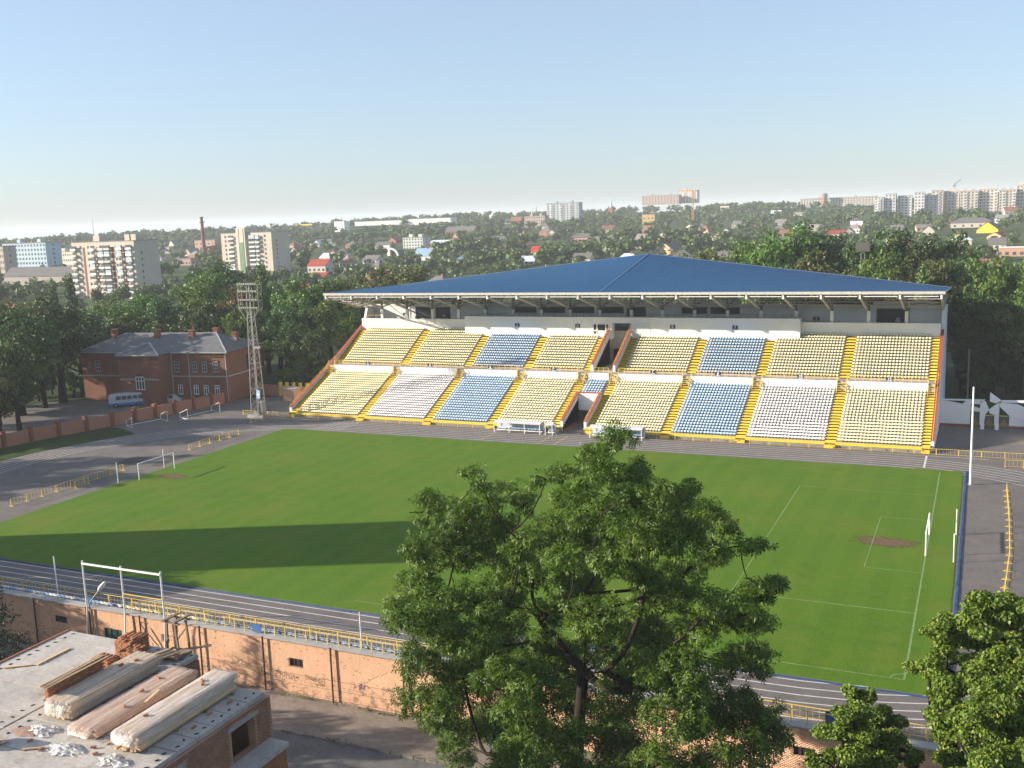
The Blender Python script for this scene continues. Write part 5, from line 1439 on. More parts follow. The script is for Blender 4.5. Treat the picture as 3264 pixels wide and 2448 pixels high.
def film_sheet(name, x0, x1, y0, y1, zt, m, parent, drop, sag=0.0, nx=10, ny=36, tail=0.5):
    """crumpled sheet over a pack: top with hanging sides and ragged ends"""
    w = x1 - x0; prof = [(-0.02, -drop), (-0.03, -drop * 0.5), (-0.01, -0.02), (0.02, 0.02)] + [(w * t, 0.02) for t in (0.2, 0.4, 0.6, 0.8)] + [(w - 0.02, 0.02), (w + 0.01, -0.02), (w + 0.03, -drop * 0.5), (w + 0.02, -drop)]
    V_ = []; F_ = []
    for j in range(ny + 1):
        t = j / ny; y = y0 - tail + (y1 - y0 + 2 * tail) * t
        over = max(0, y0 - y, y - y1) / max(tail, 1e-3)
        for (px, pz) in prof:
            V_.append((x0 + w / 2 + (px - w / 2) * (1 - 0.25 * over + random.uniform(-.03, .03) * over) + random.uniform(-0.008, 0.008), y + random.uniform(-0.03, 0.03) + 0.0, zt + pz * (1 - 0.3 * over) - over * (drop * 0.75) * (1 if pz > -0.05 else 0.3) - sag * abs(math.sin(t * 9)) * random.random() + random.uniform(-0.005, 0.006)))
    k = len(prof)
    for j in range(ny):
        for i in range(k - 1): F_.append((j * k + i, j * k + i + 1, (j + 1) * k + i + 1, (j + 1) * k + i))
    mb = MB(); mb.v = V_; mb.f = F_; mb.m = [0] * len(F_)
    return mb.build(name, m, parent, smooth=True)
def timber_pack(label, x0, x1, y0, y1, rows, bt, film, skew=0.0, sides=0.0, drop=None):
    g = thing('timber_pack', label, 'timber', ((x0 + x1) / 2, (y0 + y1) / 2, ZR))
    n = max(3, int((x1 - x0) / 0.155)); bwid = (x1 - x0) / n
    mb = MB(); mb.box(0.008, bwid - 0.006, 0, y1 - y0 - 0.3, 0.004, bt - 0.004); bme_ = mb.mesh('board', MT['wood'])
    for r in range(rows):
        for k in range(n):
            if 0 < r < rows - 1 and 0 < k < n - 1: continue
            place('board', bme_, (x0 + k * bwid, y0 + random.uniform(0, 0.28), ZR + 0.10 + r * bt), g, rz=random.uniform(-0.003, 0.003))
    mb = MB(); mb.box(x0 + bwid, x1 - bwid, y0 + 0.35, y1 - 0.35, ZR + 0.10, ZR + 0.1 + (rows - 1) * bt - 0.01); mb.build('pack_core', MT['wood_old'], g)
    bm_ = MB(); bm_.box(x0 - 0.1, x1 + 0.1, -0.06, 0.06, 0.0, 0.098)
    for k in range(4):
        yy = y0 + 0.5 + k * (y1 - y0 - 1.0) / 3; mb = MB(); mb.box(x0 - 0.12, x1 + 0.12, yy - 0.06, yy + 0.06, ZR + 0.022, ZR + 0.098); mb.build('bearer', MT['wood_old'], g)
    film_sheet('plastic_film', x0 - 0.04, x1 + 0.04, y0, y1, ZR + 0.1 + rows * bt + 0.01, film, g, drop if drop else rows * bt * 0.95, tail=0.22)
    return g
timber_pack('timber pack wrapped in clear film, leftmost of three on the unfinished roof', -34.75, -33.3, -82.3, -76.3, 7, 0.11, MT['film'])
timber_pack('low timber pack under pinkish film between two wrapped packs on the unfinished roof', -32.3, -30.8, -83.2, -76.5, 4, 0.1, MT['film_pink'])
timber_pack('high timber pack wrapped in whitish film nearest the right edge of the unfinished roof', -29.3, -28.0, -83.5, -76.8, 8, 0.105, MT['film_white'], drop=0.55)
# loose boards
def plank(a, b, z, label, w=0.14, m='wood', group=None):
    g = thing('plank', label, 'plank', (a[0], a[1], z), group)
    mb = MB(); mb.bar((a[0], a[1], z + 0.035), (b[0], b[1], z + 0.035), w, 0.05); mb.build('board', MT[m], g)
plank((-41.5, -79.1), (-40.3, -78.25), ZR + 0.012, 'short loose plank on the bare left part of the slab roof')
plank((-40.1, -78.2), (-40.15, -76.0), ZR + 0.012, 'long loose plank lying on the slab roof left of the brick pile')
plank((-30.1, -83.2), (-30.0, -77.3), ZR + 0.012, 'long pale plank between pink-wrapped and white-wrapped timber packs', 0.16)
plank((-33.3, -84.9), (-32.5, -84.4), ZR + 0.012, 'short plank among torn film scraps at the bottom edge')
plank((-30.6, -80.2), (-30.9, -79.0), ZR + 0.52, 'short board lying on the pink-wrapped timber pack', 0.12)
pg_ = 'half bricks holding the film down'
hb = MB(); hb.hexa([(-0.12, -0.06, 0), (0.12, -0.06, 0), (0.12, 0.06, 0), (-0.12, 0.06, 0), (-0.115, -0.055, 0.075), (0.115, -0.06, 0.08), (0.115, 0.055, 0.078), (-0.12, 0.055, 0.075)]); hbm = hb.mesh('loose_brick', MT['brick_new'])
for x, y, z in ((-28.9, -78.2, 0.98), (-28.6, -78.5, 0.98), (-28.9, -81.9, 0.98), (-31.6, -79.4, 0.54), (-31.2, -80.9, 0.54), (-31.9, -78.0, 0.54), (-30.4, -83.6, 0.03), (-29.9, -84.0, 0.03), (-32.5, -84.6, 0.03), (-33.9, -77.4, 0.9), (-34.2, -78.1, 0.9), (-33.6, -84.2, 0.03), (-27.6, -79.3, 0.03), (-27.4, -80.6, 0.03), (-27.5, -78.0, 0.03)):
    place('loose_brick', hbm, (x, y, ZR + z), None, rz=random.uniform(0, 3), label='single loose brick lying on or beside the film-wrapped timber packs', cat='brick', group=pg_)
# low brick wall under construction with boards on top
bw_ = thing('brick_parapet', 'free-standing waist-high brick wall with boards on top, left of the timber packs', 'wall', (-34.9, -80, ZR))
full = MB(); full.hexa([(0.004, 0.004, 0.004), (0.246, 0.004, 0.004), (0.246, 0.116, 0.004), (0.004, 0.116, 0.004), (0.006, 0.006, 0.076), (0.244, 0.006, 0.076), (0.244, 0.114, 0.076), (0.006, 0.114, 0.076)]); brm = full.mesh('brick', MT['brick_new'])
for r in range(15):
    for k in range(13):
        yy = -81.9 + k * 0.262 + (r % 2) * 0.13
        for xx in (-35.0, -35.25):
            if xx < -35.1 and r < 13 and k < 12: continue
            place('brick', brm, (xx + random.uniform(-.006, .006), yy, ZR + 0.02 + r * 0.085), bw_, rz=math.pi / 2)
mb = MB(); mb.box(-35.3, -35.05, -81.8, -78.55, ZR, ZR + 1.27); mb.build('wall_core', MT['brick_new'], bw_)
for k in range(5):
    mb = MB(); mb.bar((-35.38 + k * 0.12, -82.0, ZR + 1.33 + 0.02 * (k % 2)), (-35.35 + k * 0.13, -78.3, ZR + 1.33 + 0.03 * (k % 3)), 0.11, 0.035); mb.build('board', MT['wood_old'] if k % 2 else MT['wood'], bw_)
# brick piles
def brick_pile(label, cx, cy_, nx_, ny_, rows, tilt, shear):
    g = thing('brick_pile', label, 'brick pile', (cx, cy_, ZR))
    mb = MB(); mb.box(cx - nx_ * 0.065, cx + nx_ * 0.065, cy_ - ny_ * 0.13, cy_ + ny_ * 0.13, ZR + 0.02, ZR + 0.12); mb.build('pallet', MT['wood_old'], g)
    for r in range(rows):
        for i in range(nx_):
            for j in range(ny_):
                if 0 < i < nx_ - 1 and 0 < j < ny_ - 1 and r < rows - 1: continue
                x = cx - nx_ * 0.065 + i * 0.13 + random.uniform(-.012, .012) + r * shear; y = cy_ - ny_ * 0.13 + j * 0.26 + random.uniform(-.02, .02)
                if r == rows - 1 and random.random() < 0.3: continue
                b = place('brick', brm, (x + 0.12, y, ZR + 0.12 + r * 0.088 + (0.04 * (i % 2) if r == rows - 1 else 0)), g, rz=math.pi / 2 + random.uniform(-.08, .08))
    mb = MB(); mb.box(cx - nx_ * 0.06, cx + nx_ * 0.06, cy_ - ny_ * 0.115, cy_ + ny_ * 0.115, ZR + 0.121, ZR + 0.12 + (rows - 1) * 0.088); mb.build('pile_core', MT['brick_new'], g)
brick_pile('tall pile of orange bricks farthest back on the unfinished roof', -36.5, -75.1, 9, 5, 9, 0.1, 0.0)
brick_pile('orange brick pile on the unfinished roof beside the tall one, nearer the timber', -35.7, -76.0, 8, 4, 7, 0.1, 0.012)
brick_pile('low tumbled heap of orange bricks between the piles and the waist-high wall', -36.6, -76.9, 9, 3, 4, 0.1, 0.0)
# trestle, pallet, scaffold boards
tr = thing('trestle', 'weathered wooden trestle standing at the back edge of the unfinished roof', 'trestle', (-34.4, -73.7, ZR))
tp = [(-34.9, -74.2), (-34.0, -74.3), (-34.9, -73.5), (-34.0, -73.5)]
for k, (x, y) in enumerate(tp):
    mb = MB(); mb.bar((x, y, ZR - 0.1 if y < -74.1 else ZR - 0.1), (x + (0.12 if k % 2 == 0 else -0.12), y, ZR + 1.6), 0.10); mb.build('leg', MT['wood_old'], tr)
for a, b, w in (((-35.1, -74.2, ZR + 1.6), (-33.8, -74.3, ZR + 1.6), 0.14), ((-35.1, -73.5, ZR + 1.6), (-33.8, -73.5, ZR + 1.6), 0.14), ((-34.9, -74.2, ZR + 0.6), (-34.0, -74.3, ZR + 1.1), 0.08), ((-34.85, -74.4, ZR + 1.7), (-34.85, -73.2, ZR + 1.7), 0.2), ((-34.1, -74.4, ZR + 1.7), (-34.1, -73.2, ZR + 1.7), 0.16), ((-34.9, -73.5, ZR + 0.2), (-34.0, -73.5, ZR + 1.2), 0.08)):
    mb = MB(); mb.bar(a, b, w, 0.07); mb.build('brace', MT['wood_old'], tr)
pl = thing('wooden_pallet', 'grey wooden pallet leaning beside the trestle on the unfinished roof', 'pallet', (-33.9, -74.9, ZR))
for k in range(8):
    mb = MB(); mb.bar((-34.6 + 0.0, -75.3 + k * 0.16, ZR + 0.16), (-33.2, -75.3 + k * 0.16, ZR + 0.2), 0.12, 0.03); mb.build('slat', MT['wood_old'], pl)
for x in (-34.5, -33.9, -33.3):
    mb = MB(); mb.bar((x, -75.35, ZR + 0.1), (x, -74.1, ZR + 0.1), 0.09, 0.09); mb.build('bearer', MT['wood_old'], pl)
plank((-35.4, -75.4), (-32.9, -73.0), ZR + 0.02, 'long scaffold board jutting out over the back roof edge by the trestle', 0.24, 'wood_old')
for i, (x, y) in enumerate(((-34.0, -75.9), (-34.25, -76.0), (-34.5, -76.2))):
    plank((x, y - 0.3), (x + 0.5, y + 1.2), ZR + 0.3 + 0.08 * i, ('lowest', 'middle', 'uppermost')[i] + ' of three sawn boards stacked askew beside the pallet', 0.2)
# torn film scraps and sack
for i, (x, y, s, lb) in enumerate(((-33.9, -83.3, 0.8, 'torn white film scrap at the near end of the leftmost timber pack'), (-31.4, -84.2, 0.9, 'torn white film scrap at the near end of the pink-wrapped pack'), (-28.6, -84.2, 0.8, 'torn white film hanging from the near end of the whitish pack'), (-36.0, -78.2, 0.7, 'crumpled white film beside the low brick heap'), (-35.4, -80.5, 0.4, 'small film scrap at the foot of the waist-high brick wall'))):
    mb = MB(); n = 17; V_ = []
    for a in range(n):
        for b in range(n):
            u_, w_ = a / (n - 1) - .5, b / (n - 1) - .5
            V_.append((x + u_ * s * 1.8 * (1 + 0.25 * math.sin(9 * w_ + i)) + random.uniform(-.04, .04), y + w_ * s * (1 + 0.3 * math.sin(7 * u_ + 2 * i)) + random.uniform(-.04, .04), ZR + 0.03 + max(0, 0.16 - 0.3 * math.hypot(u_, w_)) * random.uniform(0.1, 1.5) + 0.05 * abs(math.sin(11 * u_ + 5 * w_ + i))))
    mb.v = V_; mb.f = [(a * n + b, (a + 1) * n + b, (a + 1) * n + b + 1, a * n + b + 1) for a in range(n - 1) for b in range(n - 1) if random.random() < 0.9]; mb.m = [0] * len(mb.f)
    mb.build('film_scrap', MT['film_scrap'], None, smooth=True, label=lb, cat='plastic film')
sk = MB(); nS, nR = 7, 10
for i in range(nS):
    t = i / (nS - 1)
    for j in range(nR):
        a = 2 * math.pi * j / nR; r = (0.62 * math.sin(math.pi * min(0.93, 0.25 + 0.7 * t))) * random.uniform(0.88, 1.08)
        sk.v.append((-35.2 + r * math.cos(a) * 0.8, -85.2 + r * math.sin(a), ZR + 0.02 + t * 0.85))
for i in range(nS - 1):
    for j in range(nR): sk.f.append((i * nR + j, i * nR + (j + 1) % nR, (i + 1) * nR + (j + 1) % nR, (i + 1) * nR + j)); sk.m.append(0)
sk.f.append(tuple((nS - 1) * nR + j for j in range(nR))); sk.m.append(0)
so_ = sk.build('sack', film_mat('red_white_sack', (0.5, 0.27, 0.22), 1.6), None, smooth=True, label='bulging reddish plastic sack at the lower left edge of the slab roof', cat='sack')
plank((-34.9, -85.6), (-34.5, -84.6), ZR + 0.05, 'short board leaning by the reddish sack at the lower left edge')
# red brick dust heap
mb = MB(); n = 14
mb.v = [(-34.6, -83.7, ZR + 0.05)] + [(-34.6 + 0.75 * math.cos(2 * math.pi * i / n) * random.uniform(.7, 1.2), -83.6 + 0.45 * math.sin(2 * math.pi * i / n) * random.uniform(.7, 1.2), ZR + 0.015) for i in range(n)]
mb.f = [(0, 1 + i, 1 + (i + 1) % n) for i in range(n)]; mb.m = [0] * n
mb.build('brick_rubble', mat('brick_dust', (0.33, 0.21, 0.16), 0.95, 0.25, 3, 0.3), None, label='flat heap of red brick rubble on the slab roof near the sack', cat='rubble')

# ------------------------------------------------------------------ trees
def unit(v): return v / np.maximum(1e-9, np.linalg.norm(v, axis=-1, keepdims=True))

def leaf_quads(rng, pos, out, size, aspect=0.55, droop=0.15, fold=0.0):
    """diamond leaves at pos, facing roughly outwards"""
    n = len(pos)
    nrm = unit(out * 0.55 + rng.normal(0, 0.65, (n, 3)) + np.array([0, 0, 0.35]))
    t = unit(np.cross(nrm, rng.normal(0, 1, (n, 3)))); b = np.cross(nrm, t)
    L = size * rng.uniform(0.7, 1.3, (n, 1)); W = L * aspect
    v = np.stack([pos - t * L * 0.5, pos - b * W * 0.5 + t * L * 0.05, pos + t * L * 0.5 - np.array([0, 0, 1]) * L * droop, pos + b * W * 0.5 + t * L * 0.05], 1)
    return v.reshape(-1, 3), np.arange(n * 4).reshape(-1, 4)

def star_sprays(rng, pos, out, size, k=7, aspect=0.30):
    """sprays of k narrow leaflets radiating from each position"""
    n = len(pos)
    ax = unit(out * 0.8 + rng.normal(0, 0.5, (n, 3)) + np.array([0, 0, 0.25]))
    e1 = unit(np.cross(ax, rng.normal(0, 1, (n, 3)))); e2 = np.cross(ax, e1)
    V = []
    for j in range(k):
        a = 2 * math.pi * j / k + rng.uniform(-0.3, 0.3, (n, 1)); el = rng.uniform(-0.15, 0.55, (n, 1))
        d = unit(e1 * np.cos(a) + e2 * np.sin(a) + ax * el - np.array([0, 0, 0.22]))
        L = size * rng.uniform(0.7, 1.25, (n, 1)); s = unit(np.cross(d, ax)) * L * aspect * 0.5
        p0 = pos + d * L * 0.08; p1 = pos + d * L * 0.55; p2 = pos + d * L - np.array([0, 0, 1]) * L * 0.18
        V.append(np.stack([p0, p1 - s, p2, p1 + s], 1))
    V = np.stack(V, 1).reshape(-1, 3)
    return V, np.arange(len(V)).reshape(-1, 4)

def crown_points(rng, clumps, n_tot, shell=0.6):
    """points in ellipsoid clumps (x,y,z,rx,ry,rz), denser towards the surface; outward vectors"""
    c = np.array(clumps, float); vol = c[:, 3] * c[:, 4] * c[:, 5]
    wt = vol ** 0.75; cnt = np.maximum(8, (n_tot * wt / wt.sum()).astype(int))
    P = []; O = []
    for q, k in zip(c, cnt):
        d = unit(rng.normal(0, 1, (k, 3))); r = rng.random((k, 1)) ** (1 / 3) * (1 - shell) + shell * (0.62 + 0.38 * rng.random((k, 1)) ** 0.6)
        r = np.minimum(r, 1.12) * (1 + rng.normal(0, 0.06, (k, 1)))
        P.append(q[:3] + d * r * q[3:6]); O.append(unit(d * q[3:6].mean() / q[3:6]))
    return np.concatenate(P), np.concatenate(O)

def wood(base, trunk, clumps, r0, rng, twig=0.035, extra=1, bend=0.10):
    """trunk polyline and curved limbs that join every clump to the nearest lower node"""
    nodes = [Vector(p) for p in [base] + trunk]; par = [-1] + list(range(len(trunk))); ctrl = [None] * len(nodes)
    nt_ = len(nodes); ax = nodes[-1]
    order = sorted(range(len(clumps)), key=lambda i: (Vector(clumps[i][:3]) - ax).length)
    for i in order:
        c = Vector(clumps[i][:3]); best = None
        for k, n_ in enumerate(nodes):
            d = (c - n_).length + max(0, n_.z - c.z + 0.4) * 2.0
            if k == 0: d += 50
            if best is None or d < best[0]: best = (d, k)
        n_ = nodes[best[1]]; L = (c - n_).length
        nodes.append(c); par.append(best[1]); ctrl.append(n_.lerp(c, 0.45) + Vector(rng.normal(0, bend, 3)) * L + Vector((0, 0, -0.10 * L))); me_ = len(nodes) - 1
        for e in range(extra):
            d = Vector(rng.normal(0, 1, 3)).normalized(); t = c + Vector((d.x * clumps[i][3], d.y * clumps[i][4], abs(d.z) * clumps[i][5])) * 0.8
            nodes.append(t); par.append(me_); ctrl.append(c.lerp(t, 0.5) + Vector(rng.normal(0, 0.12, 3)) * (t - c).length)
    load = [0.0] * len(nodes)
    for k in range(len(nodes) - 1, 0, -1):
        load[k] += 1 if load[k] == 0 else 0
        load[par[k]] += load[k]
    mb = MB(); mx = max(load)
    rad = [max(twig, r0 * (l / mx) ** 0.62) for l in load]
    rad[0] = r0 * 1.35
    for k in range(1, len(nodes)):
        p = par[k]; ra = min(rad[p], rad[k] * 1.5)
        if ctrl[k] is None:
            mb.tube(nodes[p], nodes[k], ra, rad[k], 8, caps=False); continue
        q = nodes[p]; sg = 5 if (nodes[k] - nodes[p]).length > 0.8 else 2
        for j in range(1, sg + 1):
            t = j / sg; w = nodes[p] * (1 - t) ** 2 + ctrl[k] * 2 * t * (1 - t) + nodes[k] * t * t
            mb.tube(q, w, ra + (rad[k] - ra) * (j - 1) / sg, ra + (rad[k] - ra) * t, 6 if rad[k] > 0.1 else 4, caps=False); q = w
    return mb

MT['fol_dark'] = foliage_mat('foliage_dark', (0.025, 0.061, 0.015), (0.075, 0.131, 0.030), 0.22, 0.25, 0.28)
MT['fol_mid'] = foliage_mat('foliage_mid', (0.046, 0.106, 0.018), (0.134, 0.220, 0.036), 0.22, 0.28, 0.28)
MT['fol_olive'] = foliage_mat('foliage_olive', (0.064, 0.084, 0.022), (0.152, 0.168, 0.043), 0.22, 0.25, 0.25, yellow=(0.14, 0.10, 0.03))
MT['fol_rust'] = foliage_mat('foliage_rusty', (0.088, 0.050, 0.016), (0.182, 0.101, 0.033), 0.25, 0.25, 0.2)
MT['fol_far'] = foliage_mat('foliage_far', (0.044, 0.091, 0.020), (0.117, 0.179, 0.043), 0.05, 0.2, 0.3)
MT['fol_tree'] = foliage_mat('foliage_big_tree', (0.044, 0.092, 0.009), (0.130, 0.196, 0.021), 0.5, 0.38, 0.0, yellow=(0.12, 0.19, 0.02))
MT['fol_linden'] = foliage_mat('foliage_linden', (0.066, 0.122, 0.014), (0.165, 0.232, 0.028), 0.6, 0.30, 0.1, yellow=(0.24, 0.25, 0.03))
MT['fol_spruce'] = foliage_mat('foliage_spruce', (0.008, 0.020, 0.008), (0.022, 0.045, 0.016), 0.5, 0.1, 0.1)

def proto(rng, H, R, kind):
    """background tree standing at the origin: (trunk mesh builder, leaf verts, quads)"""
    cl = []
    if kind == 'poplar':
        for i in range(12):
            z = H * (0.18 + 0.78 * i / 11); r = R * (0.55 + 0.6 * math.sin(math.pi * (0.15 + 0.8 * i / 11)))
            cl.append((rng.normal(0, R * 0.2), rng.normal(0, R * 0.2), z, r, r, H * 0.075))
        nl, size = 3400, 0.42
    else:
        n = 30 if kind != 'small' else 16
        lo = 0.30 if kind != 'small' else 0.22
        while len(cl) < n:
            d = rng.normal(0, 1, 3); d /= np.linalg.norm(d); k = rng.uniform(0.45, 0.92)
            q = d * k
            if q[2] < -0.75: continue
            c = (q[0] * R, q[1] * R, H * (lo + (1 - lo) / 2) + q[2] * H * (1 - lo) / 2)
            r = R * rng.uniform(0.20, 0.40)
            cl.append((*c, r, r, r * rng.uniform(0.6, 0.9)))
        cl.append((0, 0, H * 0.58, R * 0.45, R * 0.45, H * 0.2))
        nl, size = (5600, 0.50) if kind != 'small' else (2600, 0.42)
    P, O = crown_points(rng, cl, nl, 0.65)
    v, q = leaf_quads(rng, P, O, size, 0.7)
    wd = wood((0, 0, -0.4), [(0, 0, H * 0.14), (rng.normal(0, .2), rng.normal(0, .2), H * 0.32)], cl, 0.028 * H, rng, 0.05, 0)
    return wd, v, q
PROT = {}
def get_proto(kind, var, m):
    key = (kind, var, m)
    if key not in PROT:
        rng = np.random.default_rng(100 + var * 13 + len(kind))
        H, R = {'round': (18, 6.2), 'tall': (21, 5.6), 'poplar': (17, 1.7), 'small': (7, 3.2)}[kind]
        wd, v, q = proto(rng, H, R, kind)
        PROT[key] = (wd.mesh('trunk', MT['bark']), fast_mesh('crown', v, q, MT[m]), H)
    return PROT[key]
def bg_tree(x, y, H, kind, var, m, label, group, z=0.0, wide=1.0):
    tk, cr, h0 = get_proto(kind, var, m)
    s = H / h0; t = thing('tree', label, 'tree', (x, y, z), group)
    rz = random.uniform(0, 6.28)
    for nm, me in (('trunk', tk), ('crown', cr)):
        o = place(nm, me, (x, y, z), t, rz=rz, sc=(s * wide, s * wide, s))
    return t
# (image-independent) list: x, y, height, kind, material, wide
BG = [(-172.8, 31.0, 22.9, 'round', 'fol_dark', 1.12, 'L'), (-175.9, 44.2, 23.8, 'tall', 'fol_dark', 1.17, 'L'), (-157.5, 17.5, 20.8, 'round', 'fol_dark', 0.71, 'L'), (-178.9, 52.4, 16.7, 'round', 'fol_dark', 0.98, 'L'), (-174.9, 38.5, 16.3, 'round', 'fol_mid', 1.11, 'L'), (-155.8, 12.3, 12.7, 'small', 'fol_olive', 0.7, 'L'), (-189.2, 64.1, 19.6, 'tall', 'fol_dark', 1.27, 'L'), (-244.8, 111.3, 23.7, 'poplar', 'fol_dark', 0.76, 'L'), (-251.2, 111.0, 21.4, 'poplar', 'fol_dark', 0.72, 'L'), (-213.8, 68.9, 20.9, 'round', 'fol_mid', 1.05, 'L'), (-211.4, 62.0, 21.2, 'round', 'fol_mid', 0.92, 'L'), (-194.8, 77.9, 20.8, 'round', 'fol_mid', 0.97, 'B'), (-190.6, 85.3, 21.7, 'round', 'fol_mid', 0.94, 'B'), (-174.7, 75.9, 20.9, 'round', 'fol_dark', 0.85, 'B'), (-179.1, 90.6, 23.9, 'tall', 'fol_mid', 1.2, 'B'), (-195.2, 118.6, 27.9, 'tall', 'fol_dark', 1.33, 'B'), (-187.5, 105.5, 24.8, 'round', 'fol_mid', 0.95, 'B'), (-162.6, 87.5, 22.3, 'round', 'fol_rust', 0.81, 'B'), (-160.6, 76.1, 20.9, 'round', 'fol_dark', 0.91, 'B'), (-167.3, 101.0, 23.7, 'round', 'fol_dark', 0.81, 'B'), (-150.3, 74.7, 19.4, 'round', 'fol_mid', 0.79, 'B'), (-182.7, 68.3, 15.7, 'round', 'fol_dark', 1.02, 'B'), (-173.4, 71.0, 14.7, 'round', 'fol_dark', 1.19, 'B'), (-165.3, 72.4, 15.7, 'round', 'fol_dark', 1.1, 'B'), (-182.7, 73.2, 18.2, 'round', 'fol_mid', 0.98, 'B'), (-154.8, 88.1, 26.6, 'poplar', 'fol_mid', 0.72, 'B'), (-156.2, 97.5, 23.9, 'round', 'fol_dark', 0.85, 'S'), (-144.7, 89.9, 25.1, 'round', 'fol_mid', 0.84, 'S'), (-140.9, 94.9, 23.9, 'round', 'fol_mid', 0.82, 'S'), (-138.3, 99.5, 22.4, 'round', 'fol_olive', 0.73, 'S'), (-144.3, 78.9, 18.5, 'tall', 'fol_dark', 1.19, 'S'), (-135.6, 77.7, 19.8, 'tall', 'fol_dark', 1.19, 'S'), (-131.4, 79.6, 20.5, 'tall', 'fol_mid', 1.06, 'S'), (-137.4, 73.2, 15.9, 'tall', 'fol_dark', 1.22, 'S'), (-130.0, 71.8, 14.9, 'tall', 'fol_dark', 1.28, 'S'), (-131.3, 89.7, 17.5, 'round', 'fol_mid', 0.72, 'S'), (-145.9, 131.5, 25.5, 'round', 'fol_olive', 1.02, 'R'), (-136.0, 126.4, 24.6, 'round', 'fol_olive', 0.89, 'R'), (-156.8, 133.5, 23.1, 'round', 'fol_mid', 0.91, 'R'), (-126.0, 123.9, 21.5, 'small', 'fol_mid', 0.7, 'R'), (-115.1, 126.9, 21.6, 'small', 'fol_olive', 0.7, 'R'), (-61.0, 124.7, 27.1, 'round', 'fol_olive', 0.7, 'T'), (-53.1, 120.5, 28.8, 'round', 'fol_olive', 0.7, 'T'), (-46.8, 124.2, 29.5, 'round', 'fol_mid', 0.7, 'T'), (-36.1, 118.0, 33.2, 'tall', 'fol_mid', 0.98, 'T'), (-37.6, 109.5, 30.9, 'round', 'fol_mid', 0.7, 'T'), (-31.7, 127.4, 33.3, 'tall', 'fol_dark', 0.88, 'T'), (-27.7, 108.3, 27.8, 'round', 'fol_olive', 0.7, 'T'), (-26.5, 135.3, 30.8, 'tall', 'fol_dark', 0.84, 'T'), (-18.1, 113.6, 29.3, 'round', 'fol_dark', 0.7, 'T'), (-14.1, 130.7, 31.9, 'tall', 'fol_dark', 0.84, 'T'), (-14.7, 106.7, 28.6, 'round', 'fol_mid', 0.7, 'T'), (-9.2, 129.4, 30.6, 'tall', 'fol_dark', 0.8, 'T'), (-3.9, 137.0, 31.2, 'tall', 'fol_dark', 0.8, 'T'), (-9.4, 104.7, 25.7, 'round', 'fol_olive', 0.7, 'T'), (-3.2, 106.7, 25.4, 'round', 'fol_olive', 0.7, 'T'), (-6.0, 99.4, 23.3, 'poplar', 'fol_mid', 0.7, 'T'), (-19.9, 105.9, 24.9, 'round', 'fol_olive', 0.7, 'T'), (0.5, 113.6, 27.0, 'tall', 'fol_dark', 0.84, 'T'), (5.5, 100.3, 27.0, 'tall', 'fol_mid', 0.84, 'E'), (10.5, 98.9, 25.7, 'tall', 'fol_mid', 0.75, 'E'), (1.8, 94.8, 20.6, 'tall', 'fol_dark', 0.79, 'E'), (6.5, 93.3, 19.2, 'tall', 'fol_dark', 0.98, 'E'), (11.0, 90.3, 18.5, 'tall', 'fol_olive', 0.92, 'E'), (1.2, 93.1, 14.6, 'tall', 'fol_dark', 1.0, 'E'), (5.2, 96.3, 11.5, 'round', 'fol_dark', 1.1, 'E'), (9.9, 97.4, 11.8, 'round', 'fol_dark', 1.05, 'E'), (13.1, 94.0, 22.6, 'tall', 'fol_mid', 0.75, 'E'), (3.0, 118.4, 24.6, 'tall', 'fol_dark', 0.8, 'E')]
WHERE = {'L': 'left of the brick house', 'B': 'behind the brick house', 'S': 'between brick house and stand', 'R': 'beyond the left blue roof', 'T': 'beyond the right blue roof', 'E': 'behind the white gate'}
LOOK = {'fol_dark': 'dark green', 'fol_mid': 'mid green', 'fol_olive': 'olive green', 'fol_rust': 'rusty brown'}
SHAPE = {'round': 'round-crowned', 'tall': 'tall full-crowned', 'poplar': 'slim columnar', 'small': 'small'}
ORD = ['first', 'second', 'third', 'fourth', 'fifth', 'sixth', 'seventh', 'eighth', 'ninth', 'tenth', 'eleventh', 'twelfth', 'thirteenth', 'fourteenth']
def bearing(x, y): return math.atan2(x - CAM.x, y - CAM.y)
def rank_label(items, key_of):
    """ordinal from the left among the things that would else share a label"""
    out = {}
    by = {}
    for i, it in enumerate(items): by.setdefault(key_of(it), []).append(i)
    for k, ids in by.items():
        ids.sort(key=lambda i: bearing(items[i][0], items[i][1]))
        for r, i in enumerate(ids): out[i] = '' if len(ids) == 1 else ', ' + ORD[r] + ' from left'
    return out
rk = rank_label(BG, lambda t: (t[6], t[3], t[4]))
for i, (x, y, H, kd, m, wide, gr) in enumerate(BG):
    bg_tree(x, y, H, kd, i % 3, m, LOOK[m] + ' ' + SHAPE[kd] + ' tree ' + WHERE[gr] + rk[i], 'trees ' + WHERE[gr], wide=wide)

